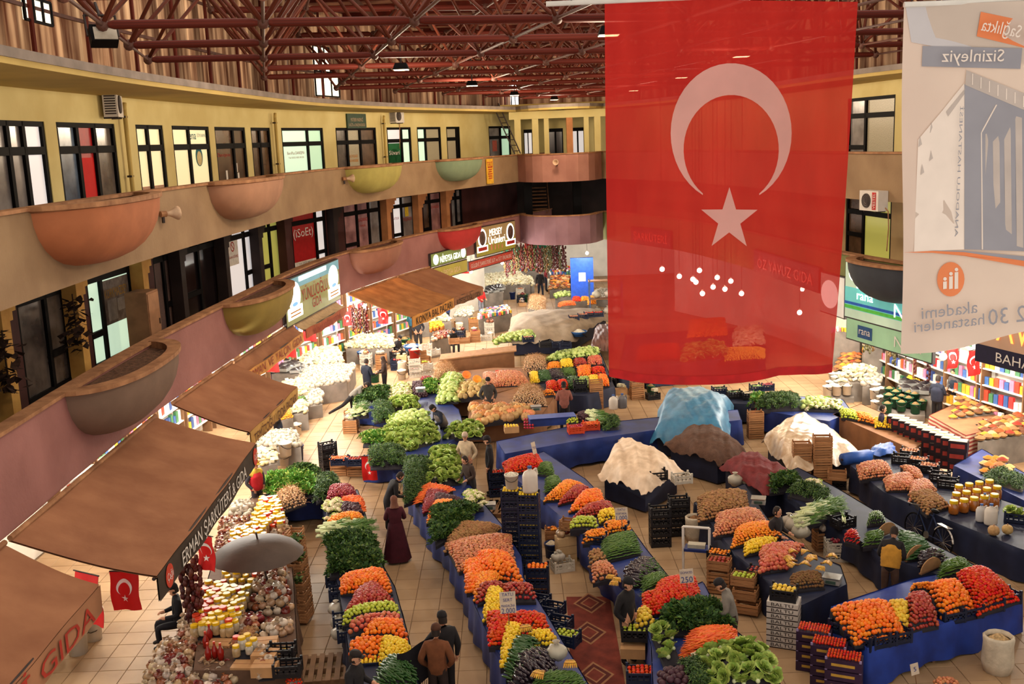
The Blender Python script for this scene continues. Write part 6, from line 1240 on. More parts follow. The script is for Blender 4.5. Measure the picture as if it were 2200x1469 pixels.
go(sG, '7', 'on the slanting leek stall', [('spinach_bunch', [(605, 475), (742, 455), (722, 402), (610, 420)], .15), ('cauliflower', [(780, 458), (875, 485), (860, 448), (790, 432)], .15), ('herb_bunch', [(700, 490), (885, 540), (900, 490), (750, 440)], .13), ('leek_bundle', [(775, 655), (965, 572), (930, 528), (770, 585)], .16, dict(ori=.5)), ('red_pepper', [(985, 725), (1058, 742), (1045, 690), (1000, 680)], .06, dict(ori=.5))])
go(sG, '8', 'on the green pepper half of the leek stall', [('green_pepper', [(342, 805), (432, 795), (425, 738), (360, 750)], .055, dict(ori=.3)), ('green_pepper', [(360, 705), (448, 692), (420, 655), (372, 660)], .055, dict(ori=1, w='in the far basket')), ('cucumber', [(545, 865), (660, 845), (600, 775), (515, 735)], .07, dict(ori=-.3, bump=.08)), ('aubergine', [(612, 900), (725, 872), (685, 828), (622, 850)], .08, dict(ori=.3)), ('green_pepper', [(695, 955), (855, 915), (800, 868), (720, 888)], .055, dict(ori=.2, w='in the near heap'))])
crate_of('black_crate', *V('7', 975, 665), .78, .4, 'black crate with green stalks on the leek stall', 'leek_bundle', .3, 'the black crate on the leek stall')
for k, (x, y, r) in enumerate(((450, 760, .6), (590, 870, .6), (660, 930, .6))):
    p = at(*V('8', x, y), .82); t = thing('divider_board', 'curved cardboard divider on the leek stall, %s' % ('far', 'middle', 'near')[k], 'board', M=TR(p, r)); b = MB(); b.prism([(.36*math.cos(a), .26*math.sin(a)) for a in np.linspace(0, PI, 12)], 0, .02); b.v = [(x_, z_, y_) for x_, y_, z_ in b.v]; b.build('board', mat('cardboard', (176, 132, 88), .8), t); MB().box((0, .01, .0), (.74, .06, .03)).build('foot_strip', m_board, t)
# ---- middle blue display
sH = stall('blue covered counter with a raised blue step in the middle of the hall', [(1068, 948), (1230, 915), (1400, 898), (1585, 880), (1592, 902), (1400, 925), (1235, 948), (1085, 975)], m_blue, z=.85)
t = thing('blue_step', 'raised blue box on the middle counter', 'box', at(*V('4', 1410, 1090), .86)); t.rotation_euler = (0, 0, .12); MB().box((0, 0, .13), (1.5, .5, .26)).build('body', m_blue, t); MB().box((0, -.02, .265), (1.54, .54, .012)).build('cover_sheet', mat('sheet_blue', (44, 74, 156), .4), t)
for k, (x, y) in enumerate(((1625, 1170), (1765, 1140))): crate_of('orange_crate', *V('4', x, y), .86, .12, 'orange plastic crate of %s on the blue counter' % ('radishes' if k == 0 else 'carrots'), ('radish', 'carrot')[k], .06, 'the orange crate on the blue counter')
go(sH, '4', 'on the blue counter', [('green_apple', [(1540, 1075), (1650, 1070), (1630, 1030), (1550, 1035)], .08, dict(z=(1, 1.02))), ('beetroot', [(1650, 1060), (1750, 1050), (1730, 980), (1650, 985)], .11, dict(z=(1, 1.05))), ('leek_bundle', [(1790, 1080), (1900, 1090), (1830, 980), (1750, 985)], .16, dict(ori=-.8, z=(1, 1.05))), ('herb_bunch', [(1890, 1130), (2020, 1120), (1990, 1040), (1900, 1050)], .14, dict(z=(.95, 1)))])
crate_of('carton', *V('4', 1045, 1165), .86, .1, 'open brown carton of lemons on the blue counter', 'lemon', .08, 'the open carton on the blue counter')
for k in range(14): place('radish', at(*V('4', 1165+(k % 4)*24, 1130-(k//4)*26), .9+.03*(k//4)), 'radish in the pink bag on the blue counter', 'radishes in the pink bag', s=1.5)
# ---- pumpkins, garlic, crates in the centre
sM = stall('brown fronted table of pumpkins and melons', [(1005, 905), (1165, 890), (1195, 845), (1120, 830), (1010, 862)], m_brown, z=.8)
go(sM, '4', 'on the brown fronted table', [('pumpkin', [(745, 1075), (1180, 1025), (1215, 945), (690, 925)], .3, dict(bump=.1, w='in the front row', flat=True)), ('garlic_bulb', [(1035, 905), (1360, 905), (1300, 780), (1140, 745)], .075, dict(bump=.25, jit=.4)), ('tangerine', [(1330, 830), (1440, 820), (1420, 790), (1330, 790)], .07)])
sN = stall('long table of cabbages, onions and melons in the centre', [(945, 855), (1040, 850), (1140, 825), (1140, 790), (1060, 790), (960, 800)], m_brown, z=.8)
go(sN, '4', 'on the central long table', [('cabbage', [(385, 870), (560, 860), (600, 660), (450, 640)], .23, dict(bump=.2)), ('melon', [(565, 855), (785, 835), (785, 715), (590, 735)], .22, dict(bump=.12, flat=True)), ('garlic_bulb', [(340, 705), (555, 640), (490, 550), (375, 560)], .08, dict(bump=.2, jit=.4, w='in the left heap')), ('onion', [(890, 735), (1205, 722), (1130, 618), (890, 618)], .07, dict(bump=.14)), ('onion', [(790, 680), (930, 730), (900, 630), (800, 620)], .07, dict(w='at the left')), ('tomato', [(895, 655), (978, 645), (965, 615), (898, 618)], .07)])
for x, y, lab in ((640, 650, 'cut pumpkin showing orange flesh on top of the melons, left'), (735, 690, 'cut pumpkin showing orange flesh on top of the melons, right')):
    p = at(*V('4', x, y), 1.25); t = thing('cut_pumpkin', lab, 'pumpkin', M=TR(p, .3, rx=.9)); b = MB(); b.smooth = True; b.lathe([(.001, -.14), (.12, -.11), (.18, 0), (.17, .01)], 14, close=False); b.build('rind', MATS['skin_pumpkin'], t); b = MB(); b.smooth = True; b.lathe([(.175, .005), (.13, .005), (.08, -.05), (.001, -.06)], 14, close=False); b.build('flesh', F_('pumpkin_flesh', (240, 140, 44)), t)
sO = stall('sloping crate display of fruit and vegetables below the big flag', [(1138, 830), (1160, 780), (1290, 758), (1320, 830), (1260, 850), (1150, 850)], m_navy, z=.7)
go(sO, '4', 'in the sloping crate display', [
    ('garlic_bulb', [(1155, 605), (1365, 592), (1335, 480), (1170, 490)], .075, dict(bump=.2, jit=.4)), ('tangerine', [(1370, 598), (1478, 588), (1472, 528), (1375, 538)], .068), ('lemon', [(1488, 583), (1602, 568), (1582, 502), (1484, 513)], .07), ('cabbage', [(1335, 512), (1812, 470), (1790, 395), (1480, 450)], .23, dict(bump=.08)),
    ('red_apple', [(1608, 563), (1722, 552), (1702, 498), (1608, 503)], .078), ('pomegranate', [(1738, 548), (1852, 542), (1842, 472), (1738, 488)], .1), ('lemon', [(1213, 708), (1292, 698), (1282, 618), (1213, 618)], .07, dict(w='at the left')), ('cucumber', [(1290, 693), (1392, 682), (1382, 603), (1290, 608)], .075, dict(ori=.4)),
    ('aubergine', [(1398, 673), (1522, 668), (1484, 588), (1388, 598)], .08, dict(ori=.5)), ('green_pepper', [(1508, 653), (1622, 643), (1602, 583), (1503, 588)], .055, dict(ori=.5)), ('orange', [(1648, 653), (1762, 643), (1752, 558), (1643, 568)], .085), ('tomato', [(1776, 638), (1888, 628), (1872, 573), (1768, 578)], .072),
    ('tomato', [(1363, 783), (1462, 773), (1442, 698), (1363, 703)], .072, dict(w='in the front row')), ('tomato', [(1468, 773), (1562, 753), (1532, 688), (1458, 698)], .072, dict(w='in the front middle')), ('cucumber', [(1558, 758), (1652, 748), (1632, 658), (1553, 663)], .075, dict(ori=1.2, w='in the front row')), ('marrow', [(1658, 748), (1748, 743), (1732, 663), (1653, 668)], .08, dict(ori=1.2)), ('lemon', [(1748, 748), (1838, 743), (1822, 648), (1738, 653)], .07, dict(w='in the front row')), ('orange', [(1833, 738), (1925, 728), (1895, 643), (1828, 648)], .085, dict(w='in the front row'))], (.85, .95))
for k, (x, y) in enumerate([(1422, 600), (1545, 590), (1665, 570), (1795, 555), (1250, 715), (1340, 700), (1460, 685), (1565, 660), (1705, 655), (1830, 645), (1415, 790), (1515, 775), (1605, 762), (1702, 755), (1792, 752), (1880, 742)]): crate_of('black_crate', *V('4', x, y-25), .66, .1, 'black crate of the sloping display holding %s' % ('the back row' if k < 4 else 'the middle row' if k < 10 else 'the front row'), None, 0, '')
# ---- left middle stall of lettuces (K)
sK = stall('large stall heaped with lettuces, cabbages and herbs left of the centre', [(778, 985), (905, 985), (1000, 930), (985, 880), (930, 840), (860, 825), (790, 830), (770, 870), (900, 880), (860, 930)], m_blue, z=.75)
go(sK, '4', 'on the big lettuce stall', [('cauliflower', [(0, 865), (135, 855), (122, 738), (0, 738)], .17, dict(bump=.1)), ('beetroot', [(140, 840), (290, 825), (250, 700), (160, 705)], .12), ('red_onion', [(228, 715), (345, 702), (322, 668), (230, 668)], .075), ('lettuce', [(0, 945), (182, 935), (172, 850), (0, 862)], .24), ('lettuce_greens', [(268, 805), (372, 795), (362, 708), (268, 708)], .17),
    ('cabbage', [(20, 1085), (275, 1065), (262, 985), (40, 985)], .23, dict(bump=.12, w='at the far side')), ('lettuce', [(40, 1330), (345, 1245), (355, 1110), (10, 1095)], .24, dict(bump=.15, w='in the wide heap')), ('lettuce', [(470, 1205), (785, 1195), (742, 1075), (500, 1108)], .24, dict(w='beside the plaid coat man')), ('lettuce', [(325, 1475), (535, 1445), (505, 1298), (335, 1318)], .24, dict(w='at the near side')), ('herb_bunch', [(95, 1475), (305, 1475), (285, 1405), (98, 1415)], .14)], (.85, .95))
go(sK, '3', 'at the left end of the big lettuce stall', [('herb_bunch', [(1135, 1305), (1385, 1295), (1335, 1175), (1125, 1185)], .14, dict(bump=.12)), ('lettuce', [(1240, 1155), (1475, 1155), (1455, 1000), (1200, 1055)], .24, dict(bump=.12)), ('cabbage', [(1255, 1065), (1465, 1005), (1445, 915), (1285, 955)], .23, dict(bump=.1)), ('cauliflower', [(1258, 845), (1415, 835), (1395, 738), (1262, 745)], .17), ('spinach_bunch', [(1030, 865), (1270, 835), (1240, 755), (1080, 788)], .15), ('leek_bundle', [(1008, 955), (1115, 945), (1105, 875), (1018, 885)], .17, dict(ori=1.2)), ('herb_bunch', [(1158, 985), (1285, 965), (1265, 868), (1165, 858)], .14, dict(w='by the leaning man')), ('lettuce', [(1265, 905), (1469, 895), (1455, 830), (1280, 840)], .24, dict(w='by the cauliflowers')), ('lettuce_greens', [(1080, 1150), (1240, 1150), (1240, 1080), (1090, 1090)], .16)], (.85, .95))
for k, (x, y) in enumerate(((915, 1235), (1030, 1240))):
    crate_of('plastic_crate', *V('3', x, y+60), .48, -.1, 'navy crate of %s on wooden crates at the end of the lettuce stall' % ('carrots', 'red apples')[k], ('carrot', 'red_apple')[k], (.055, .08)[k], 'the navy crate at the end of the lettuce stall')
    for q in range(2): crate_of('wooden_crate', *V('3', x, y+135), .01+.24*q, -.1, 'pale slatted wooden crate under the %s, %s' % (('carrots', 'red apples')[k], ('lower', 'upper')[q]), None, 0, '', bz=0)
for q in range(4): crate_of('black_crate', *V('3', 840, 1350), .01+.24*q, .6, 'empty black crate in the stack at the end of the lettuce stall, layer %s' % ('one', 'two', 'three', 'four')[q], None, 0, '', bz=0)
# ---- tall crate stacks between B and C
for q in range(8):
    crate_of('plastic_crate', *V('6', 365, 850), .02+.245*q, -.15, 'navy crate of lemons in the tall stack, number %s from the floor' % ORDN[q], 'lemon', .075, 'the tall navy crate stack', bz=0)
    crate_of('plastic_crate', *V('6', 275, 825), .02+.245*q, -.15, 'navy crate in the left tall stack, number %s from the floor' % ORDN[q], 'lemon' if q == 7 else None, .075, 'the left tall stack', bz=0)
pS = at(*V('6', 365, 850), 0); jug(pS+Vector((.05, 0, 1.99)), 'white jug lying on the tall lemon crates', s=1.6, rz=.4); place('white_bucket', at(*V('6', 275, 825), 0)+Vector((0, 0, 1.99)), 'white bucket standing on the tall lemon crates', rz=0, v=0)
for q in range(3): crate_of('plastic_crate', *V('6', 405, 985), .02+.25*q, -.1, 'wrapped navy crate of oranges below the lemon stack, %s' % ('lowest', 'middle', 'topmost')[q], 'orange', .088, 'the wrapped crates below the lemon stack', bz=0)
for q in range(3): crate_of('plastic_crate', *V('6', 180, 425), .02+.25*q, .1, 'navy crate of tomatoes beside the black hat man, %s' % ('lowest', 'middle', 'topmost')[q], 'tomato' if q != 1 else None, .075, 'the crates beside the black hat man', bz=0)
for q in range(4): crate_of('black_crate', *V('6', 1080, 700), .02+.25*q, .05, 'empty black crate in the stack beyond the slanting stall, layer %s' % ('one', 'two', 'three', 'four')[q], None, 0, '', bz=0)
for q in range(4): crate_of('black_crate', *V('6', 1185, 640), .02+.25*q, .05, 'empty black crate in the wrapped stack behind, layer %s' % ('one', 'two', 'three', 'four')[q], None, 0, '', bz=0)
crate_of('black_crate', *V('6', 1065, 330), .8, .1, 'navy crate with papers at the end of the white tarp', None, 0, ''); crate_of('white_crate', *V('6', 1200, 350), .8, .2, 'lilac lined crate at the end of the white tarp', None, 0, '')
for k in range(6): crate_of('wooden_crate', *V('7', 762, 470), .02+.22*k, -.1, 'slatted wooden crate, left stack by the clear tarp, layer %s' % ('one', 'two', 'three', 'four', 'five', 'six')[k], None, 0, '', bz=0)
for k in range(7): crate_of('wooden_crate', *V('7', 866, 478), .02+.22*k, -.1, 'slatted wooden crate, right stack by the clear tarp, layer %s' % ('one', 'two', 'three', 'four', 'five', 'six', 'seven')[k], None, 0, '', bz=0)
crate_of('wooden_crate', *V('7', 945, 425), .45, -.3, 'empty slatted wooden crate on a black crate by the clear tarp', None, 0, '')
for q in range(2): crate_of('black_crate', *V('7', 945, 470), .01+.22*q, -.3, 'black crate under the empty wooden crate, %s' % ('lower', 'upper')[q], None, 0, '', bz=0)
for q in range(4): crate_of('wooden_crate', *V('7', 528, 215), .01+.22*q, 0, 'slatted wooden crate in the stack behind the brown tarp, layer %s' % ('one', 'two', 'three', 'four')[q], None, 0, '', bz=0)
for q in range(5): crate_of('wooden_crate', *V('4', 1810, 960), .01+.22*q, .05, 'slatted wooden crate in the stack behind the blue step, layer %s' % ('one', 'two', 'three', 'four', 'five')[q], None, 0, '', bz=0)
for q in range(5): crate_of('black_crate', *V('4', 1670, 965), .01+.22*q, .05, 'black crate in the stack behind the blue step, layer %s' % ('one', 'two', 'three', 'four', 'five')[q], None, 0, '', bz=0)
jug(at(*V('4', 1965, 960), .4), 'white plastic can behind the blue counter', s=1.4); jug(at(*V('4', 2045, 950), .4), 'grey plastic can behind the blue counter', (120, 116, 118), 1.4)
# brown board counter and crates at the far centre
t = thing('board_counter', 'long brown plywood counter front in the far centre', 'counter', at(970, 800, 0)); a = at(950, 785, .9)-t.location; c = at(1105, 765, .9)-t.location
MB().slab((a.x, a.y, .15), (c.x, c.y, .15), (c.x, c.y+.02, 1.15), (a.x, a.y+.02, 1.15), .06).build('front_board', m_brown, t); MB().slab((a.x-.1, a.y-.1, 1.17), (c.x+.1, c.y-.1, 1.17), (c.x+.1, c.y+.9, 1.2), (a.x-.1, a.y+.9, 1.2), .05).build('top_board', mat('board_light', (178, 130, 88), .8), t)
for x in (.1, .9): q = a.lerp(c, x); MB().box((q.x, q.y+.4, .55), (.08, .08, 1.1)).build('leg', m_board, t)
for k, (x, y) in enumerate(((530, 370), (620, 365), (715, 355), (820, 340), (1195, 350), (1350, 400), (1460, 400), (1530, 410))): crate_of(('wooden_crate', 'wooden_crate', 'wooden_crate', 'white_crate', 'plastic_crate', 'black_crate', 'plastic_crate', 'plastic_crate')[k], *V('4', x, y), 1.2, .1, 'crate standing on the plywood counter, number %s from the left' % ('one', 'two', 'three', 'four', 'five', 'six', 'seven', 'eight')[k], 'onion' if k == 4 else None, .075, 'the crate on the plywood counter')
for k in range(7): crate_of('white_crate', *V('4', (170, 175, 180, 270, 275, 290, 345)[k], (560, 620, 670, 420, 600, 650, 470)[k]), (.9, .6, .3, 1.2, .7, .4, 1.0)[k], (.1, .1, .1, .5, .6, .2, .7)[k], 'white plastic crate in the loose heap left of the plywood counter', None, 0, '')
pile('cabbage', VV('4', [(880, 345), (1240, 320), (1220, 240), (960, 300)]), (1.25, 1.3), .25, 'on the plywood counter', base=1.15)
# tall umbrella over the jar stall -----------------------------------------------------------
pb = at(*V('2', 930, 1085), 0); t = thing('umbrella', 'dark brown open umbrella on a round foot over the jar stall', 'umbrella', pb); top = at(*V('2', 785, 480), 2.15)-pb
b = MB(); b.smooth = True; n = 16; vs = []; R_ = .95
for j in range(6):
    ph = j/5; r = R_*math.sin(ph*1.25)/math.sin(1.25)
    for i in range(n*2): a = PI*i/n; k = 1-.025*(ph**3)*(1-math.cos(a*n/1.0*.5*2))*.5; vs.append((top.x+r*k*math.cos(a), top.y+r*k*math.sin(a), top.z-.34*(1-math.cos(ph*1.25))/(1-math.cos(1.25))-.05+0))
b.add(vs, [(j*2*n+i, j*2*n+(i+1) % (2*n), (j+1)*2*n+(i+1) % (2*n), (j+1)*2*n+i) for j in range(5) for i in range(2*n)]); b.build('canopy', mat('umbrella_cloth', (74, 57, 48), .6, .12, 3, bump=.1), t)
MB().tube((0, 0, 0), (top.x, top.y, top.z+.1), .02, 8).build('pole', m_iron, t); b = MB(); b.lathe([(.001, 0), (.26, 0), (.26, .04), (.06, .1), (.04, .3)], 16, close=False); b.build('foot', m_iron, t)
for i in range(8): a = 2*PI*i/8; MB().tube((top.x, top.y, top.z-.1), (top.x+.9*math.cos(a), top.y+.9*math.sin(a), top.z-.36), .008, 4).build('rib', m_iron, t)
# ---- jar stall ------------------------------------------------------------------------------
sJ = stall('long stall of jars and dry goods under the left awnings', [(415, 1440), (640, 1440), (630, 1250), (615, 1120), (585, 1060), (545, 1065), (480, 1130), (440, 1270)], mat('cloth_brown', (96, 70, 54), .8), z=.7)
go(sJ, '2', 'on the jar stall', [('jar', [(380, 1150), (640, 1150), (740, 880), (440, 860)], .2, dict(w='in the near rows', flat=True, bump=.1, jit=.12, sc=(1.0, 1.25))), ('jar', [(560, 850), (790, 850), (790, 690), (600, 690)], .2, dict(w='behind the umbrella', flat=True, bump=.1, jit=.12, sc=(1.0, 1.25))), ('jar', [(600, 670), (860, 660), (830, 440), (640, 480)], .2, dict(w='under the umbrella', flat=True, jit=.12, sc=(1.0, 1.25))), ('jar', [(740, 480), (980, 440), (930, 270), (830, 265)], .18, dict(w='at the far end', flat=True, jit=.1, sc=(1.0, 1.25))),
    ('clear_bag', [(500, 640), (620, 600), (760, 350), (560, 350)], .15, dict(w='at the far left')), ('clear_bag', [(240, 1160), (400, 1150), (540, 790), (420, 790)], .17, dict(w='at the near left')), ('clear_bag', [(740, 1000), (1010, 970), (960, 690), (810, 690)], .17, dict(w='behind the umbrella pole', bump=.3)), ('white_bag', [(620, 320), (750, 330), (740, 240), (640, 260)], .18, dict(w='at the far end')), ('clear_bag', [(880, 480), (1000, 470), (980, 360), (890, 380)], .16, dict(w='in pink wrap'))], (.75, .8))
go(None, '2', 'at the near end of the jar stall', [('clear_bag', [(20, 1475), (330, 1475), (460, 1180), (150, 1160)], .17, dict(bump=.1, z=(.5, .6))), ('clear_bag', [(330, 1475), (640, 1475), (620, 1200), (440, 1200)], .17, dict(w='in boxes', z=(.55, .6))), ('quince', [(905, 1385), (1060, 1375), (1035, 1205), (935, 1215)], .085, dict(z=(.6, .62))), ('cherry_tomato', [(985, 1480), (1095, 1450), (1065, 1378), (985, 1390)], .05, dict(z=(.6, .62))), ('potato', [(660, 1190), (800, 1190), (800, 1080), (670, 1080)], .07, dict(z=(.75, .78), w='as dark dried fruit'))])
for k, (x, y, lab) in enumerate(((735, 1180, 'black crate of dried fruit at the near end of the jar stall'), (550, 1250, 'brown carton tray at the near end of the jar stall'), (560, 1180, 'second brown carton tray behind the bottles'), (700, 1240, 'carton tray of small packets'), (715, 1400, 'carton covered with brown paper'))): crate_of(('black_crate', 'carton', 'carton', 'carton', 'carton')[k], *V('2', x, y), .55, -.1, lab, None, 0, '')
for k, (x, y) in enumerate(((450, 1230), (465, 1310), (510, 1300), (550, 1310), (475, 1180))):
    t = thing('sauce_bottle', 'red sauce bottle at the near end of the jar stall', 'bottle', M=TR(at(*V('2', x, y), .68), 0, 1.3), group='red sauce bottles'); b = MB(); b.smooth = True; b.lathe([(.001, 0), (.045, 0), (.048, .14), (.02, .2), (.015, .25)], 10, close=False); b.build('body', mat('sauce_red', (150, 26, 18), .2, .1, 5, coat=.5), t); b = MB(); b.lathe([(.018, .245), (.018, .27)], 8); b.build('cap', m_lido, t)
for k in range(9): crate_of('wooden_crate', *V('2', 1045+k*7, 500+k*66), .05+.1*(8-k), 1.45, 'dark slatted crate in the slanting row beside the jar stall, place %s' % ('one', 'two', 'three', 'four', 'five', 'six', 'seven', 'eight', 'nine')[k], 'spinach_bunch' if k in (1, 3, 5) else None, .2, 'the slanting crate row')
go(sJ, '2', 'at the near end of the jar stall top', [('clear_bag', [(640, 1120), (800, 1110), (800, 1020), (680, 1020)], .17, {}), ('clear_bag', [(820, 1150), (1000, 1140), (1000, 1040), (840, 1050)], .18, {}), ('jar', [(640, 1300), (800, 1290), (780, 1210), (650, 1210)], .2, dict(flat=True, jit=.1)), ('clear_bag', [(800, 1400), (900, 1390), (880, 1200), (800, 1200)], .17, dict(w='in dark paper'))], (.75, .8))
for k, (x, y) in enumerate(((850, 1320), (850, 1400), (960, 1290), (1000, 1400), (850, 1240))): crate_of(('carton', 'carton', 'black_crate', 'black_crate', 'carton')[k], *V('2', x, y), .7, -.1+.05*k, 'small box at the near right corner of the jar stall, %s' % ('second', 'nearest', 'with quinces', 'with red berries', 'farthest')[k], None, 0, '')
sL = stall('greens stall at the far end of the jar stall, blue cloth', [(575, 1075), (720, 1060), (715, 1025), (640, 1010), (575, 1030)], m_blue, z=.7)
go(sL, '2', 'on the greens stall', [('lettuce_greens', [(860, 170), (1180, 190), (1190, 50), (880, 70)], .16, dict(bump=.12)), ('herb_bunch', [(1190, 230), (1335, 165), (1300, 65), (1205, 80)], .14, dict(bump=.1)), ('garlic_bulb', [(930, 300), (1115, 235), (1070, 120), (925, 175)], .075, dict(bump=.12, jit=.4)), ('spinach_bunch', [(1000, 120), (1220, 110), (1180, 30), (1020, 25)], .15, dict(bump=.15))], (.85, .95))
# ================================================================ covered stalls, carpet, bicycle, cards, pallets
def hnoise(x, y, s): return math.sin(x*3.1+s)*math.cos(y*2.7-s*1.3)+.5*math.sin(x*7.3+y*5.1+s*2)+.3*math.cos(x*13.1-y*11.7+s)
def tarp(label, view, pts, z, h, mt, droop=.35, seed=1.0, n=30, stallm=m_navy, rough=.05, edge=.12, fold=1.0):
    A, B, C, D = [at(*V(view, *p), z) for p in pts]; c = (A+B+C+D)/4; c.z = 0
    t = thing('covered_stall', label, 'covered stall', c)
    def f(u, v, o=0):
        p = (A*(1-u)+B*u)*(1-v)+(D*(1-u)+C*u)*v; m = min(u, 1-u, v, 1-v); e = min(1, m/edge); e = e*e*(3-2*e)
        q = 1-(1-math.sin(PI*u)**.7*math.sin(PI*v)**.7)
        zz = z+h*q*(.88+.1*hnoise(u*2, v*2, seed))+rough*.7*hnoise(u*5, v*5, seed)*fold-droop*(1-e)*(.8+.25*hnoise(u*3, v*3, seed+2))
        w = .02*(1-e)*hnoise(u*4, v*4, seed+4); return (p.x-c.x+w, p.y-c.y+w, zz+o)
    b = MB(); b.smooth = True; b.grid(lambda u, v: f(u, v), n, n); b.grid(lambda u, v: f(1-u, v, -.012), n, n); b.build('tarpaulin', mt, t)
    if stallm:
        s = .84; Q = [c+(p-c)*s for p in (A, B, C, D)]; b = MB(); b.prism([(p.x-c.x, p.y-c.y) for p in Q], .05, z-.14); b.build('clothed_table', stallm, t)
    return t
tarp('stall under a crumpled off white tarpaulin over a blue table', '6', [(735, 275), (1005, 360), (1215, 245), (850, 70)], .95, .34, mat('tarp_white', (226, 200, 172), .6, .1, 4, rgb2=(196, 168, 140), bump=.5, bscale=7), .3, 1.0, rough=.06)
tarp('stall under a light blue tarpaulin below the big flag', 'f', [(1395, 925), (1565, 935), (1578, 850), (1425, 835)], .95, .7, mat('tarp_blue', (58, 122, 156), .45, .12, 3, rgb2=(40, 96, 130), bump=.4, bscale=6, spec=.5), .5, 2.2, rough=.06)
tarp('stall under a brown sackcloth', '7', [(60, 230), (345, 310), (500, 270), (260, 105)], .95, .3, mat('sackcloth', (96, 68, 54), .9, .15, 6, bump=.6, bscale=40), .25, 3.0)
tarp('stall under a burgundy cloth', '7', [(345, 330), (585, 470), (785, 425), (500, 265)], .95, .22, mat('cloth_burgundy', (112, 34, 36), .8, .15, 5, bump=.3), .25, 4.1)
tarp('stall under a clear plastic sheet', '7', [(560, 190), (715, 345), (1085, 265), (760, 60)], .95, .34, mat('plastic_clear', (214, 190, 160), .3, .15, 4, rgb2=(176, 144, 112), bump=.5, bscale=6, spec=.7), .35, 5.2)
tarp('long far stall under a grey canvas', '9', [(930, 1290), (1600, 1260), (2030, 1020), (1010, 1050)], 1.1, .45, mat('canvas_grey', (160, 142, 122), .8, .12, 3, bump=.3), .45, 6.0)
tarp('heap under a dull maroon plastic sheet near the flag edge', '4', [(1750, 380), (1960, 385), (1960, 200), (1800, 200)], .9, .35, mat('plastic_maroon', (104, 62, 52), .4, .2, 4, bump=.4, spec=.6), .3, 7.0, stallm=None)
for k, (x, y, f_) in enumerate(((1620, 1140, 'onion'), (1710, 1120, 'onion'), (1770, 1105, 'tomato'), (1860, 1100, 'tomato'))): crate_of('plastic_crate', *V('9', x, y), 1.22, .1, 'crate of %s on the grey canvas, number %s from the left' % (f_+('s' if f_ == 'onion' else 'es'), ('one', 'two', 'three', 'four')[k]), f_, .075, 'the crates on the grey canvas')
t = thing('rolled_tarpaulin', 'rolled blue tarpaulin beside the clear plastic sheet', 'tarpaulin', M=TR(at(*V('8', 305, 400), .9), .35)); b = MB(); b.smooth = True; b.lathe([(.001, -.45), (.17, -.45), (.18, 0), (.17, .45), (.001, .45)], 12, Matrix.Rotation(PI/2, 4, 'Y'), close=False); b.build('roll', mat('tarp_royal', (44, 88, 170), .45, .12, 4), t); MB().tube((-.5, 0, -.0), (.5, 0, 0), .03).build('core', m_iron, t)
tarp('folded blue sheet behind the onion stall', '8', [(360, 385), (500, 370), (480, 325), (380, 345)], .95, .08, MATS['tarp_royal'], .08, 8.0, n=12, stallm=None)
for px, py, s in ((425, 430, 1.6), (480, 430, 1.1), (735, 660, 2.0), (760, 690, 1.7), (700, 640, 1.5)): place('white_bag', at(*V('7', px, py), .75), 'white carrier bag hanging at the stall edge by the sitting man', 'carrier bags by the sitting man', s=s)
# carpet with diamonds
A, B, C, D = [at(*V('6', *p), .012) for p in ((590, 1490), (890, 1490), (800, 985), (560, 985))]; c = (A+B+C+D)/4; t = thing('carpet', 'worn red carpet with diamond medallions between the stalls', 'carpet', (c.x, c.y, 0))
b = MB(); b.slab(A-c+Vector((0, 0, .012)), B-c+Vector((0, 0, .012)), C-c+Vector((0, 0, .012)), D-c+Vector((0, 0, .012)), .01); b.build('pile', mat('carpet_red', (122, 52, 38), .95, .2, 3, rgb2=(88, 34, 26), bump=.3, bscale=60), t)
for k, (x, y) in enumerate(((685, 1185), (690, 1020), (720, 1420))):
    p = at(*V('6', x, y), .014)-c
    for r, m in ((.52, mat('carpet_tan', (150, 104, 72), .95)), (.44, mat('carpet_dark', (84, 34, 28), .95)), (.3, MATS['carpet_tan']), (.24, MATS['carpet_red'])):
        q = MB(); z = .014+.0015*(.6-r)*10; q.add([(p.x-r*.7, p.y, z), (p.x, p.y-r, z), (p.x+r*.7, p.y, z), (p.x, p.y+r, z)], [(0, 1, 2, 3)]); q.build('medallion', m, t)
# pallets
def pallet(px, py, rz, lab, n=6, w=1.0, d=1.1):
    t = thing('pallet', lab, 'pallet', M=TR(at(px, py, 0), rz))
    for i in range(n): MB().box(((i+.5)*w/n-w/2, 0, .12), (w/n*.62, d, .02)).build('slat', m_board, t)
    for y in (-d*.42, 0, d*.42): MB().box((0, y, .06), (w, .09, .1)).build('bearer', m_board, t)
pallet(*V('5', 140, 1400), .1, 'wooden pallet on the floor at the bottom left'); pallet(*V('5', 1215, 420), -.2, 'wooden pallet beside the tall lemon crates'); pallet(*V('6', 200, 500), -.1, 'small wooden pallet near the tomato crates', 5, .8, .8)
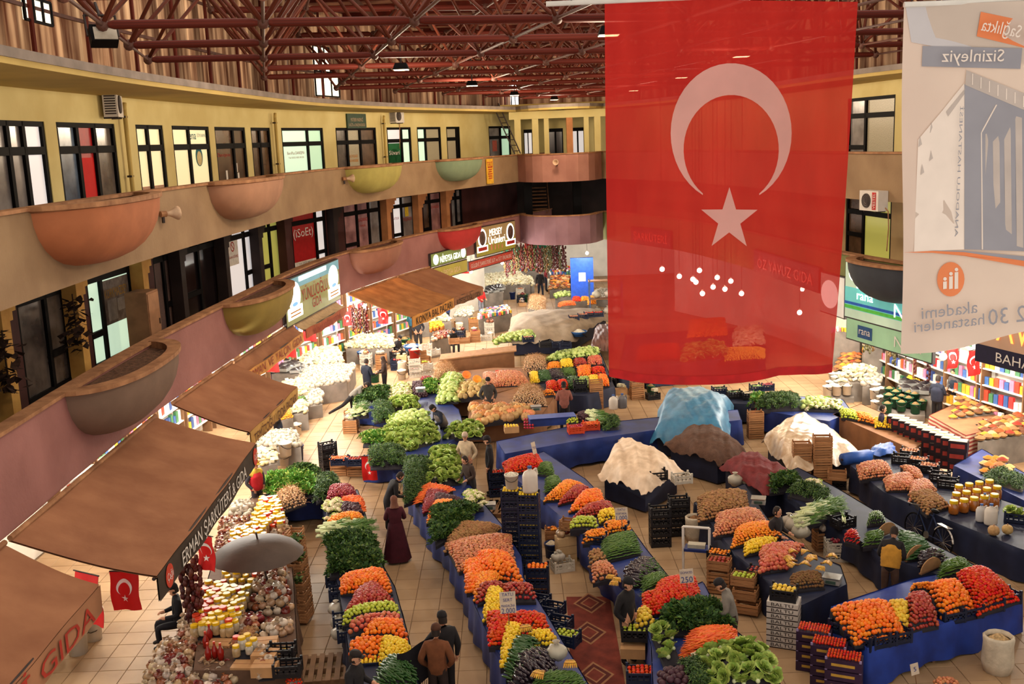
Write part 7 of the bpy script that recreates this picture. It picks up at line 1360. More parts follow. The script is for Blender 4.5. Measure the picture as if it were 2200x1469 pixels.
# price cards
def card(px, py, z, w, h, lines, rz, lab, tilt=-.25):
    p = at(px, py, z); t = thing('price_card', lab, 'price card', M=TR(p, rz)); M = Matrix.Rotation(tilt, 4, 'X')
    b = MB(); b.box((0, 0, 0), (w, .008, h), M); b.build('card', mat('card_white', (206, 186, 164), .7, .1, 8), t)
    MB().tube(M @ Vector((0, .01, -h/2)), M @ Vector((0, .01, -h/2-.3)), .01).build('stick', m_board, t)
    n = len(lines)
    for i, (s, hh) in enumerate(lines): text(s, hh, mat('marker_blue', (50, 60, 130), .6), t, M @ frame((0, -.006, h/2-h*(i+.5)/n), (1, 0, 0), (0, 0, 1)), width=min(w*.85, hh*len(s)*.72))
card(1091, 1294, 1.5, .3, .4, [('TATLI', .06), ('SERT', .06), ('MANDALİNA', .05), ('2.000', .1)], .1, 'handwritten price card reading 2.000 over the central stall')
card(1335, 1103, 1.35, .3, .28, [('TATLI', .05), ('PORTAKAL', .05), ('1.000', .1)], .1, 'handwritten price card reading 1.000 on the slanting stall')
card(1475, 1237, 1.3, .28, .28, [('DOMATES', .05), ('250', .12)], .1, 'handwritten price card reading 250 over the tomatoes')
card(1147, 962, 1.3, .16, .34, [('750', .08)], .8, 'narrow white price card behind the far tomatoes')
card(1965, 1437, .45, .18, .2, [('5', .08)], .4, 'small paper card on a stick in the lower right aisle')
# framed board by the dark stall
p = at(*V('7', 228, 900), 0); t = thing('framed_stand', 'white framed stand with a blue tray beside the tomatoes', 'stand', M=TR(p, -.3))
for a, b_ in (((-.3, 0, 0), (-.3, 0, 1.1)), ((.3, 0, 0), (.3, 0, 1.1)), ((-.3, 0, 1.1), (.3, 0, 1.1))): MB().tube(a, b_, .03).build('frame_bar', m_white, t)
MB().box((0, .1, .55), (.55, .35, .06)).build('tray', m_blue, t); MB().box((0, .1, .62), (.4, .2, .1)).build('contents', m_bagw, t)
# scales
def scale(px, py, z, rz, lab):
    t = thing('weighing_scale', lab, 'scale', M=TR(at(px, py, z), rz)); MB().box((0, 0, .05), (.34, .3, .1), taper=.9).build('base', mat('scale_grey', (150, 144, 138), .4), t); MB().box((0, 0, .13), (.36, .3, .02)).build('pan', mat('steel_pan', (190, 186, 180), .3, metal=.8), t); MB().box((0, -.17, .06), (.2, .02, .06)).build('display', mat('scale_display', (60, 80, 70)), t)
scale(*V('7', 920, 950), .8, -.5, 'electronic scale beside the kiwis'); scale(*V('7', 545, 545), .95, -.3, 'electronic scale before the sitting man'); scale(*V('4', 1265, 965), 1.0, .1, 'electronic scale on the pumpkin table'); scale(*V('5', 1135, 400), .5, 0, 'scale on a dark box beside the tall lemon crates'); scale(*V('4', 225, 800), 1.0, .1, 'electronic scale on the lettuce stall')
# bicycle leaning on the onion stall
a = at(*V('8', 570, 790), 0); c = at(*V('8', 715, 870), 0); d = (c-a); L = 1.05; M = frame(a, d, (0, 0, 1)); t = thing('bicycle', 'old bicycle leaning against the navy cloth of the onion stall', 'bicycle', M=M @ Matrix.Rotation(-.12, 4, 'X'))
def wheel(x):
    b = MB(); b.smooth = True; n, r = 28, .34
    for i in range(n): p, q = 2*PI*i/n, 2*PI*(i+1)/n; b.tube((x+r*math.cos(p), .34+r*math.sin(p), 0), (x+r*math.cos(q), .34+r*math.sin(q), 0), .018, 6, cap=False)
    w = b.build('wheel', m_dark, t); s = MB()
    for i in range(14): p = 2*PI*i/14; s.tube((x, .34, 0), (x+r*math.cos(p), .34+r*math.sin(p), 0), .004, 3, cap=False)
    s.build('spokes', mat('chrome', (170, 166, 160), .3, metal=.8), w)
wheel(0); wheel(L)
for p in ([(0, .34, 0), (.12, .85, 0)], [(.14, .8, 0), (.62, .82, 0)], [(.16, .7, 0), (.5, .32, 0)], [(.5, .32, 0), (.64, .92, 0)], [(.5, .32, 0), (L, .34, 0)], [(.63, .8, 0), (L, .34, 0)]): MB().tube((*p[0][:2], 0), (*p[1][:2], 0), .018, 8).build('frame_tube', mat('bike_blue', (40, 52, 84), .35), t)
MB().path([(.02, .98, -.3), (.06, .95, -.2), (.13, .93, 0), (.06, .95, .2), (.02, .98, .3)], .014).build('handlebar', MATS['chrome'], t); b = MB(); b.smooth = True; b.sphere((.66, .96, 0), .13, 8, 5, sq=(1, .4, .6)); b.build('saddle', m_dark, t)
MB().box((L, .72, 0), (.4, .02, .14)).build('carrier', MATS['chrome'], t); b = MB(); b.lathe([(.09, -.01), (.09, .01)], 12, TR((.5, .32, .03))); b.build('crank', MATS['chrome'], t); MB().box((.5, .18, .08), (.1, .02, .06)).build('pedal', m_dark, t)
b = MB(); b.smooth = True; b.path([(L+.36*math.cos(q), .34+.36*math.sin(q), 0) for q in np.linspace(.2, 2.6, 10)], .02, 5); b.build('mudguard', m_white, t)
# big sack at the bottom right
def sack(px, py, s, lab, v=0): place('open_sack', at(px, py, 0), lab, s=s, v=v)
sack(2142, 1440, 1.35, 'tall white open sack in the lower right corner', 0); sack(1493, 1160, 1.2, 'clear sack of potatoes in the aisle beside black crates', 1); sack(1624, 912, 1.1, 'open sack behind the clear plastic sheet', 0)
t = thing('net_sack', 'red net sack of onions behind the brown sackcloth', 'sack', at(*V('7', 540, 130), .3)); b = MB(); b.smooth = True; b.lathe([(.001, 0), (.2, .02), (.24, .25), (.2, .5), (.08, .6), (.12, .68)], 12, close=False); b.build('net', mat('net_red', (186, 62, 40), .7, .3, 25, bump=.5), t); b = MB(); b.lathe([(.09, .58), (.09, .62)], 8); b.build('tie', m_cop, t)
t = thing('net_sack', 'orange net sack of onions beside the dark coat man', 'sack', at(*V('4', 1010, 900), 0)); b = MB(); b.smooth = True; b.lathe([(.001, 0), (.22, .02), (.28, .3), (.26, .6), (.12, .7), (.16, .76)], 12, close=False); b.build('net', mat('net_orange', (186, 74, 44), .7, .3, 25, bump=.5), t); b = MB(); b.lathe([(.13, .68), (.13, .72)], 8); b.build('tie', m_cop, t)
go(None, '8', 'in a low tray in the lower right aisle', [('onion', [(660, 1490), (800, 1490), (780, 1440), (680, 1440)], .075, dict(z=(.25, .3)))])
# ================================================================ shops under the galleries: counters, goods, lamps
def bulb(p, lab, power, col=(1, .93, .8), r=.07, cord=.6, group=None, e=14):
    t = thing('hanging_lamp', lab, 'lamp', p, group=group); b = MB(); b.smooth = True; b.sphere((0, 0, 0), r, 10, 7); b.build('bulb', emis('bulb_%d' % e, (255, 244, 220), e), t); b = MB(); b.lathe([(.03, r*.8), (.035, r*.8+.08)], 8); b.build('socket', m_white, t); MB().tube((0, 0, r*.8+.08), (0, 0, cord), .008, 4).build('cord', m_dark, t)
    if power:
        l = bpy.data.lights.new('lamp_light', 'POINT'); l.energy = power; l.color = col; l.shadow_soft_size = .12; o = bpy.data.objects.new('lamp_light', l); COL.objects.link(o); o.location = (0, 0, -r-.14); o.parent = t
ORD = ('first', 'second', 'third', 'fourth', 'fifth', 'sixth', 'seventh', 'eighth', 'ninth', 'tenth', 'eleventh', 'twelfth', 'thirteenth', 'fourteenth')
for i, s in enumerate(np.linspace(LC.hit(20, 1100)[0], LC.hit(1060, 520)[0], 12)):
    bulb(LC.at(float(s), 1.3, 3.75), 'bright lamp in the left shops, %s from the near end' % ORD[i], 110 if i < 3 else 480, (1, .97, .88), .09, .75)
    if i > 2: bulb(LC.at(float(s)+1.2, .12, 3.6), 'lamp over the left counters, %s from the near end' % ORD[i-3], 260, (1, .96, .86), .08, .85)
for i, s in enumerate(np.linspace(RC.hit(1640, 600)[0], RC.hit(2190, 760)[0], 8)):
    bulb(RC.at(float(s), 1.6, 3.75), 'bright lamp in the right shops, %s from the far end' % ORD[i], 360, (1, .94, .84), .09, .75)
for i, (x, y) in enumerate(((.5, 58.6), (2.4, 58.6), (4.4, 58.6), (0, 66), (2, 69), (4.5, 68))): bulb(Vector((x, y, 3.6)), 'lamp under the round balcony, %s' % ('front left', 'front middle', 'front right', 'rear left', 'rear middle', 'rear right')[i], 260, (1, .96, .88), .09, .9)
for i, (x, y) in enumerate(((560, 150), (705, 210), (820, 235), (845, 258), (875, 160), (1025, 220), (990, 300), (1090, 318), (1140, 250), (1230, 355), (1720, 515), (900, 355))):
    p = aty(*V('F', x, y), 44.0); bulb(p, 'bare bulb glowing behind the big flag, %s from the left' % ('first', 'second', 'third', 'fourth', 'fifth', 'sixth', 'seventh', 'eighth', 'ninth', 'tenth', 'twelfth', 'eleventh')[i], 25, (1, .8, .5), .11, 12.1-p.z, e=40)
bulb(at(*V('3', 645, 350), 2.6), 'round white lamp hanging under the rolled up pale awning', 90, (1, .95, .85), .12, 1.4, e=20); bulb(at(*V('R', 1030, 950), 2.6), 'round white lamp beside the small flags at the right', 90, (1, .95, .85), .12, 1.4, e=20)
WH = 'in the bright left shops'
def goods(view, rows, where):
    for r in rows:
        kw = r[4] if len(r) > 4 else {}; w = kw.pop('w', ''); pile(r[0], VV(view, r[1]), r[2], r[3], (w+' ' if w else '')+where, **kw)
goods('3', [('white_bag', [(590, 765), (960, 700), (1020, 590), (650, 610)], (.85, .9), .22, dict(w='beside the narrow aisle')), ('cheese_block', [(620, 600), (940, 570), (900, 470), (640, 480)], (.95, 1.1), .17, dict(w='on the upper trays')), ('dark_olive_tray', [(435, 660), (660, 665), (640, 590), (450, 590)], (.9, 1.0), .42, dict(flat=True, jit=.03)),
    ('cheese_block', [(500, 800), (700, 795), (690, 700), (520, 710)], (.85, .9), .17, dict(w='on the lower trays')), ('white_bag', [(660, 880), (790, 860), (780, 770), (670, 780)], (.6, .7), .22, dict(w='at the corner')), ('quince', [(450, 880), (595, 865), (582, 785), (460, 800)], (.8, .95), .09, dict()), ('tangerine', [(450, 985), (585, 950), (555, 880), (450, 900)], (.8, .9), .075, dict()), ('green_pepper', [(580, 860), (680, 850), (665, 820), (590, 825)], (.8, .85), .06, dict(ori=.3)),
    ('cheese_block', [(560, 935), (690, 925), (680, 850), (570, 855)], (.7, .8), .17, dict(w='in front of the quinces')), ('white_bag', [(290, 1160), (640, 1160), (600, 1055), (330, 1080)], (.7, .8), .21, dict(w='by the black jacket man')), ('cheese_block', [(310, 1300), (475, 1270), (465, 1185), (330, 1185)], (.7, .8), .17, dict(w='on the pink table')), ('cheese_block', [(955, 470), (1290, 470), (1280, 380), (960, 395)], (.85, .9), .18, dict(w='under the honey shop sign')), ('clear_bag', [(900, 395), (1010, 385), (1000, 345), (910, 355)], (1.0, 1.1), .17, dict(w='in dark red'))], WH)
for k, (kd, v, x, y, z, s) in enumerate((('white_bucket', '3', 535, 1300, 0, 1.3), ('white_bucket', '3', 535, 1235, .42, 1.3), ('white_bucket', '3', 612, 1090, .0, 1.2), ('blue_bucket', '3', 615, 1265, 0, 1.4), ('blue_basin', '3', 1080, 530, .5, 1.2), ('blue_bucket', '3', 1155, 560, .0, 1.5), ('blue_basin', '3', 1155, 485, .55, 1.2), ('red_bucket', '3', 1080, 590, .0, 1.4), ('green_bucket', '3', 1370, 490, 0, 1.6), ('blue_basin', '3', 1425, 495, .7, 1.6), ('yellow_bucket', '3', 1320, 560, 0, 1.3), ('yellow_bucket', '3', 1320, 500, .4, 1.3), ('green_bucket', '3', 1160, 720, 0, 1.3), ('white_bucket', '3', 1350, 700, 0, 1.2), ('red_bucket', '4', 175, 510, .7, 1.5), ('blue_basin', '4', 150, 430, 1.0, 1.5),
        ('white_bucket', '1', 400, 1310, 0, 1.35), ('white_bucket', '1', 385, 1220, .5, 1.35), ('blue_basin', '1', 385, 1165, .95, 1.1), ('white_bucket', '1', 480, 1240, 0, 1.2), ('white_bucket', '1', 485, 1180, .35, 1.2), ('white_bucket', '1', 240, 1290, .5, 1.4), ('white_bucket', '1', 1455, 340, 0, 1.3), ('blue_bucket', '9', 1015, 930, 0, 1.3), ('white_bucket', '9', 880, 960, 0, 2.0), ('white_bucket', '9', 820, 980, 0, 2.0), ('green_bucket', '9', 1130, 960, 0, 1.5), ('blue_basin', '9', 1670, 1290, .8, 1.6), ('white_bucket', '9', 1670, 1360, 0, 1.5))):
    place(kd, at(*V(v, x, y), z), '%s in the left and far shops, %s' % (kd.replace('_', ' '), 'among the stacked tubs'), KIND[kd]['many']+' in the left and far shops', s=s, v=0, rz=k)
goods('9', [('cheese_block', [(440, 940), (830, 850), (780, 690), (500, 790)], (.9, 1.2), .2, dict(w='under the brown awning')), ('cheese_block', [(620, 800), (1190, 770), (1080, 640), (700, 690)], (1.0, 1.2), .2, dict(w='in the far counter')), ('packet', [(1040, 660), (1420, 640), (1390, 560), (1060, 560)], (1.0, 1.3), .16, dict(w='at the far end', flat=True)), ('dark_olive_tray', [(740, 880), (920, 850), (900, 800), (750, 830)], (.95, 1.0), .42, dict(flat=True, jit=.03, w='in the far counter')), ('cheese_block', [(80, 1150), (410, 1130), (340, 1040), (120, 1060)], (.85, .9), .2, dict(w='by the bearded man')), ('packet', [(680, 1130), (1010, 1070), (960, 1010), (700, 1060)], (.9, .95), .16, dict(w='as stacked books', flat=True)), ('honey_jar', [(195, 1260), (335, 1235), (322, 1180), (205, 1195)], (1.0, 1.05), .2, dict(flat=True)), ('clear_bag', [(210, 1330), (400, 1290), (390, 1240), (240, 1270)], (.9, 1.0), .2, dict(w='in dark red jars')),
    ('spice_mound', [(1380, 840), (1700, 810), (1650, 690), (1400, 710)], (.55, .7), .34, dict(flat=True, jit=.08)), ('garlic_bulb', [(1170, 1010), (1340, 1040), (1340, 900), (1190, 880)], (.9, 1.1), .085, dict(jit=.4, bump=.15)), ('cabbage', [(1435, 895), (1600, 890), (1570, 855), (1440, 870)], (.9, .95), .24, {}), ('tomato', [(1605, 940), (1690, 935), (1680, 880), (1605, 885)], (.9, .95), .075, {}), ('tangerine', [(1690, 935), (1765, 925), (1745, 870), (1690, 880)], (.9, .95), .075, {}), ('tangerine', [(1755, 970), (1840, 960), (1830, 880), (1755, 890)], (.9, .95), .075, dict(w='in the second crate')), ('carrot', [(1470, 990), (1630, 975), (1610, 945), (1480, 955)], (.85, .9), .06, dict(ori=.2)), ('white_bag', [(1840, 900), (2050, 930), (2050, 830), (1850, 830)], (.6, .7), .26, dict(w='of flour by the flag'))], 'in the far shops')
for k, (x, y) in enumerate(((1740, 850), (1785, 830), (1700, 860), (1640, 850), (1430, 850), (1380, 830))): place('open_sack', at(*V('9', x, y), 0), 'open white sack in the far aisle', 'open sacks in the far aisle', s=1.3)
def hangs(view, pts, Y, where):
    for x, y, v, s in pts: place('dried_string', aty(*V(view, x, y), Y), 'hanging string of dried peppers %s' % where, 'dried strings %s' % where, v=v, s=s)
hangs('9', [(930+i*23, 430+NPR.uniform(-30, 40)-i*2, NPR.randint(4), 1.5) for i in range(27)], 56.5, 'under the round balcony')
hangs('3', [(1000+i*14, 190+NPR.uniform(-20, 30), (0, 2, 1)[i % 3], 1.1) for i in range(8)], 41.5, 'left of the honey shop'); hangs('1', [(930, 870, 0, 1.6), (955, 850, 0, 1.6), (980, 840, 2, 1.6), (1000, 830, 2, 1.5)], 19.5, 'below the dark lettered valance')
hangs('R', [(385, 640, 3, 1.3), (420, 650, 3, 1.3), (450, 655, 1, 1.2), (590, 700, 1, 1.2), (630, 710, 3, 1.5), (800, 900, 2, .9), (915, 900, 0, 1.3), (720, 940, 1, .5)], 36.0, 'at the right shops')
t = thing('blue_board', 'tall blue panel at the back of the far aisle', 'board', aty(1250, 580, 60)); t.location.z = 0; MB().box((0, 0, 1.6), (1.3, .3, 3.2)).build('panel', mat('panel_blue', (40, 84, 190), .5), t); MB().box((0, -.16, 2.1), (.4, .01, .5)).build('white_sticker', m_white, t)
t = thing('storage_shelf', 'blue metal shelf with sacks at the back near the flag edge', 'shelf', aty(1300, 590, 58)); t.location.z = 0
for x in (-.9, .9):
    for y in (-.3, .3): MB().box((x, y, 1.1), (.06, .06, 2.2)).build('upright', mat('rack_blue', (70, 96, 140), .5), t)
for z in (.15, 1.1, 2.1): MB().box((0, 0, z), (1.9, .7, .05)).build('board', m_board, t)
for x, z in ((-.5, .2), (.1, .2), (.6, .2), (-.5, 1.15), (.2, 1.15), (.6, 1.15)): place('white_bag', t.location+Vector((x, 0, z+.2)), 'filled sack on the blue metal shelf', 'sacks on the blue metal shelf', s=2.0)
# glass counters in the far left shops
for k, (pa, pb) in enumerate((((985, 640), (1075, 612)), ((1060, 620), (1120, 600)), ((1880, 800), (2005, 822)))):
    a, c = at(*pa, .0), at(*pb, .0); t = thing('glass_counter', 'bright refrigerated glass counter %s' % ('in the far left shops, nearer', 'in the far left shops, farther', 'in the right shops')[k], 'counter', M=frame(a, c-a, (0, 0, 1))); L = (c-a).length
    MB().box((L/2, .4, 0), (L, .8, .9)).build('body', m_white, t); MB().box((L/2, .82, 0), (L, .04, .9)).build('shelf', emis('counter_light', (240, 246, 240), .9), t)
    b = MB(); b.smooth = True; b.grid(lambda u, v: (u*L, .84+.5*math.sin(v*PI/2), .45-.75*(1-math.cos(v*PI/2))), 2, 6); b.build('glass', mat('counter_glass', (214, 226, 222), .1, .02, alpha=.25, spec=.8), t); MB().box((L/2, .2, .452), (L, .08, .01)).build('red_stripe', mr, t)
goods('R', [('spice_mound', [(1090, 1469), (1650, 1400), (1640, 1230), (1170, 1250)], (.75, .95), .34, dict(flat=True, jit=.06, w='on the striped table')), ('green_bucket', [(540, 1430), (880, 1440), (870, 1270), (560, 1280)], (.25, .55), .4, dict(flat=True, jit=.05)), ('white_bucket', [(430, 1400), (545, 1410), (535, 1250), (440, 1240)], (.2, .5), .38, dict(flat=True, jit=.05)), ('white_bucket', [(40, 1290), (290, 1290), (270, 1170), (100, 1150)], (.2, .5), .38, dict(flat=True, jit=.05, w='left of the buckets of olives')), ('cheese_block', [(170, 1150), (510, 1150), (450, 1040), (200, 1050)], (.8, .9), .17, dict(bump=.2)), ('dark_olive_tray', [(690, 1230), (950, 1290), (930, 1210), (700, 1160)], (.8, .85), .42, dict(flat=True, jit=.03)), ('tangerine', [(850, 1190), (990, 1220), (990, 1150), (860, 1130)], (.85, .9), .075, dict(w='as dried apricots')), ('lemon', [(720, 1150), (860, 1170), (850, 1110), (740, 1100)], (.85, .9), .075, dict(w='as yellow figs')), ('red_apple', [(830, 1140), (980, 1160), (970, 1110), (840, 1100)], (.9, .95), .075, dict(w='as dried red fruit')),
    ('spice_mound', [(110, 1090), (330, 1060), (340, 880), (210, 880)], (.8, 1.1), .34, dict(flat=True, jit=.06, w='left of the glass counter')), ('honey_jar', [(360, 930), (560, 940), (530, 800), (380, 800)], (1.2, 1.9), .2, dict(flat=True, jit=.05)), ('packet', [(110, 860), (360, 860), (340, 740), (110, 740)], (1.2, 2.0), .15, dict(flat=True, jit=.1)), ('white_bag', [(360, 1180), (510, 1170), (500, 1110), (380, 1110)], (.8, .85), .26, dict(w='on the cheese heap')), ('packet', [(820, 1110), (1000, 1100), (990, 1040), (830, 1050)], (1.0, 1.1), .15, dict(w='behind the red heap', flat=True)), ('packet', [(1200, 1180), (1330, 1180), (1310, 1080), (1210, 1080)], (.95, 1.1), .15, dict(w='under the right flag', flat=True))], 'in the right shops')
goods('8', [('spice_mound', [(880, 330), (1120, 290), (1120, 190), (900, 240)], (.85, 1.0), .3, dict(flat=True, jit=.05, w='among the jars')), ('spice_mound', [(905, 480), (1060, 480), (1000, 410), (900, 410)], (.75, .8), .33, dict(flat=True, jit=.06, w='on the wooden ledge')), ('herb_bunch', [(920, 500), (1098, 560), (1098, 500), (960, 450)], (.8, .85), .15, dict(w='on the wooden ledge'))], 'at the right edge')
# striped cloth on the spice table
def striped():
    m = bpy.data.materials.new('striped_cloth'); m.use_nodes = True; nt = m.node_tree; b = nt.nodes['Principled BSDF']; tc = nt.nodes.new('ShaderNodeTexCoord'); wv = nt.nodes.new('ShaderNodeTexWave'); wv.bands_direction = 'Z'; wv.inputs['Scale'].default_value = 2.6; wv.inputs['Distortion'].default_value = .4
    rp = nt.nodes.new('ShaderNodeValToRGB'); rp.color_ramp.interpolation = 'CONSTANT'; rp.color_ramp.elements[0].color = (*lin((150, 56, 48)), 1); rp.color_ramp.elements[1].color = (*lin((206, 176, 150)), 1); rp.color_ramp.elements[1].position = .5
    nt.links.new(tc.outputs['Object'], wv.inputs[0]); nt.links.new(wv.outputs['Fac'], rp.inputs[0]); nt.links.new(rp.outputs[0], b.inputs['Base Color']); b.inputs['Roughness'].default_value = .9; return m
stall('spice table with red and white striped cloth', [(1998, 892), (2075, 935), (2200, 905), (2200, 860), (2090, 850)], striped(), z=.72, top=m_brown)
stall('wooden ledge table with a blue front at the right edge', [(2050, 1000), (2210, 1080), (2260, 1050), (2110, 965)], m_blue, z=.72)
sP = stall('far counter of mixed goods behind the big flag', [(1330, 800), (1640, 760), (1640, 700), (1345, 720)], m_navy, z=.8)
go(sP, 'f', 'on the far counter behind the big flag', [('orange', [(1480, 720), (1560, 715), (1555, 680), (1485, 685)], .1), ('cheese_block', [(1580, 740), (1640, 735), (1635, 700), (1580, 705)], .18), ('tomato', [(1370, 770), (1460, 765), (1455, 735), (1375, 740)], .09), ('lettuce', [(1470, 770), (1560, 760), (1550, 735), (1475, 740)], .26), ('quince', [(1560, 770), (1640, 765), (1640, 745), (1560, 745)], .1)])
for k, (v, x, y, kd, fr) in enumerate((('F', 1170, 1230, 'black_crate', 'cucumber'), ('F', 1290, 1240, 'black_crate', 'white_mushroom'), ('F', 1360, 1180, 'plastic_crate', 'marrow'), ('F', 1440, 1170, 'plastic_crate', 'red_onion'), ('F', 1040, 1200, 'plastic_crate', 'cucumber'))): crate_of(kd, *V(v, x, y), .75, .05, 'crate of %s below the flag hem, number %s' % (KIND[fr]['many'], ('one', 'two', 'three', 'four', 'five')[k]), fr, .1 if fr in ('cucumber', 'marrow') else .06, 'the crates below the flag hem')
stall('low table below the flag hem', VV('F', [(1000, 1280), (1340, 1290), (1480, 1210), (1100, 1190)]), m_navy, z=.72)
# shelves of groceries along the back walls, and the loose clutter between the stalls
def shelving(C, s0, s1, off, where):
    n = int((s1-s0)/2.2)
    for k in range(n):
        s = s0+(k+.5)*2.2; M = C.fr(s, off, 0); t = thing('grocery_shelf', 'tall shelf of groceries %s, unit %s from the near end' % (where, ORDN[k % 20]), 'shelf', M=M)
        for x in (-1.02, 1.02): MB().box((x, 1.6, 0), (.05, 3.2, .36)).build('side_panel', m_board, t)
        for z in (.5, 1.05, 1.6, 2.15, 2.7):
            MB().box((0, z, 0), (2.0, .04, .36)).build('shelf_board', m_white, t)
            for i in range(9):
                p = M @ Vector((-.88+i*.22, z+.02, .05)); place('packet', p, 'packet on the grocery shelves %s' % where, 'packets on the shelves %s' % where, rz=math.atan2(C.tan(s).y, C.tan(s).x), s=(1.4, 1.2, 1.6+NPR.uniform(-.3, .5)))
shelving(LC, LC.hit(440, 800)[0], LC.hit(1075, 520)[0], 4.3, 'in the left shops'); shelving(RC, RC.hit(1640, 600)[0], RC.hit(2195, 770)[0], 4.3, 'in the right shops')
MIX = ['carton', 'white_crate', 'plastic_crate', 'open_sack', 'white_bucket', 'green_bucket', 'wooden_crate', 'black_crate', 'blue_bucket', 'yellow_bucket', 'open_sack', 'white_crate', 'wooden_crate']
def clutter(view, pts, where, d=.62, z=0.0, hmax=3):
    A, B, C, D = [at(*V(view, *p), z) for p in pts]; nu = max(1, int((B-A).length/d)); nv = max(1, int((D-A).length/d))
    for j in range(nv):
        for i in range(nu):
            if NPR.rand() < .12: continue
            u, v = (i+.5)/nu, (j+.5)/nv; p = (A*(1-u)+B*u)*(1-v)+(D*(1-u)+C*u)*v; kd = MIX[NPR.randint(len(MIX))]; n = 1+NPR.randint(hmax) if 'crate' in kd or kd == 'carton' else 1; rz = NPR.uniform(-.3, .3); h = .21 if kd == 'carton' else .24
            for q in range(n): place(kd, p+Vector((0, 0, q*h)), '%s in loose stacks %s, row %s, place %s, layer %s' % (kd.replace('_', ' '), where, ORDN[min(j, 19)], ORDN[min(i, 19)], ORDN[q]), 'loose stacks '+where, rz=rz)
            if n > 0 and ('crate' in kd or kd == 'carton'):
                f = ('clear_bag', 'white_bag', 'cheese_block', 'onion', 'green_apple', 'clear_bag', 'red_onion', 'tangerine')[NPR.randint(8)]; big = f in ('clear_bag', 'white_bag', 'cheese_block')
                for q in range(3 if big else 12): place(f, p+Vector((NPR.uniform(-.15, .15), NPR.uniform(-.1, .1), n*h+(.08 if big else .0)+.0)), '%s on the loose stacks %s' % (f.replace('_', ' '), where), KIND[f]['many']+' on the loose stacks '+where)
for v, pts, w in (('9', [(430, 1340), (880, 1340), (800, 1140), (420, 1190)], 'by the bearded man'), ('9', [(1270, 1420), (1480, 1420), (1450, 1300), (1290, 1310)], 'behind the plywood'), ('9', [(1040, 1010), (1190, 1000), (1150, 860), (1000, 880)], 'by the red jacket'), ('9', [(1350, 900), (1780, 880), (1720, 790), (1400, 800)], 'in the far aisle'), ('3', [(1050, 640), (1480, 650), (1440, 480), (1060, 490)], 'by the basins'), ('4', [(10, 640), (340, 690), (300, 440), (0, 470)], 'by the white crates'), ('4', [(1280, 470), (1620, 450), (1590, 330), (1290, 340)], 'beside the canvas'),
                  ('3', [(560, 1040), (690, 1020), (690, 910), (600, 920)], 'in the left aisle'), ('4', [(560, 1010), (690, 1060), (690, 930), (560, 940)], 'by the vest man'), ('8', [(880, 430), (1098, 480), (1098, 340), (850, 340)], 'at the spice table'), ('F', [(150, 1260), (560, 1270), (480, 1090), (140, 1130)], 'below the flag'), ('4', [(560, 640), (880, 620), (860, 560), (560, 590)], 'below the plywood'), ('3', [(920, 1090), (1060, 1090), (1070, 960), (950, 960)], 'by the leaning man'), ('6', [(440, 760), (560, 900), (600, 800), (480, 640)], 'behind the wrapped crates'), ('7', [(840, 780), (960, 900), (1000, 760), (880, 680)], 'under the leek stall'), ('1', [(60, 1469), (330, 1469), (330, 1290), (180, 1290)], 'under the near awning')): clutter(v, pts, w)
pile('white_bag', VV('9', [(450, 1090), (620, 1080), (620, 1000), (480, 1010)]), (.85, .9), .24, 'by the blue vest man'); pile('cheese_block', VV('9', [(820, 790), (1230, 780), (1200, 700), (860, 700)]), (.9, 1.0), .2, 'under the long red board'); pile('packet', VV('9', [(1380, 690), (1640, 690), (1620, 620), (1390, 620)]), (.8, 1.1), .16, 'beside the far aisle', flat=True)
# ================================================================ the big flag and the hospital banner hanging from the frame
FY = 13.0
def rip(x, z): k = max(0, 11.6-z)/4.7; return FY+.05*k*math.sin(x*3.3+.4)+.04*math.sin(x*1.7-z*1.1)*k+.05*k*math.sin((x-1.2)*9)*(math.exp(-((x-1.35)/.25)**2)+math.exp(-((x-4.0)/.3)**2))
m_bflag = mat('big_flag_cloth', (196, 42, 33), .7, .06, 1.5, rgb2=(180, 33, 27), trans=.45, alpha=.86, glass=.5, stretch=(2, 2, .5)); m_bwhite = mat('big_flag_white', (236, 190, 178), .7, .05, 2, trans=.4, alpha=.97)
t = thing('big_flag', 'huge red national flag hanging from the roof frame', 'flag', aty(1570, -3, FY)); o0 = Vector(t.location)
TL, TRr, BRr, BL = aty(1299, -4, FY), aty(1843, 4, FY), aty(1790, 800, FY), aty(1308, 806, FY)
def ff(u, v, o=0.0):
    p = (TL*(1-u)+TRr*u)*(1-v)+(BL*(1-u)+BRr*u)*v; z = p.z-v*.16*math.sin(min(1, u*1.35)*PI)**.8*(1 if u < .74 else .4)*.9; x = p.x+.03*math.sin(v*PI)*(u-.3); return Vector((x, rip(x, z)-o, z))-o0
b = MB(); b.smooth = True; b.grid(lambda u, v: ff(u, v), 40, 40); b.build('cloth', m_bflag, t)
b = MB(); b.smooth = True; b.grid(lambda u, v: ff(u, .978+v*.024, .012), 40, 2); b.build('bottom_hem', mat('hem_red', (186, 18, 18), .7), t)
def onflag(px, py, o=.012): p = aty(px, py, FY); return Vector((p.x, rip(p.x, p.z)-o, p.z))-o0
n = 40; out = []; inn = []
a0 = math.asin(min(1, (404-286)/150)); outer = [(1570.5+130*math.cos(a), 286+150*math.sin(a)) for a in np.linspace(PI/2+.48, 2*PI+PI/2-.48, n)]; inner = [(1570.5+102*math.cos(a), 321+117*math.sin(a)) for a in np.linspace(PI/2+.63, 2*PI+PI/2-.63, n)]
b = MB(); b.add([onflag(*p) for p in outer+inner], [(i, i+1, n+i+1, n+i) for i in range(n-1)]); b.build('crescent', m_bwhite, t)
pts = []
for k in range(10): a = -PI/2+PI*k/5; r = 1 if k % 2 == 0 else .39; pts.append((1567+63*r*math.cos(a), 472+70*r*math.sin(a)))
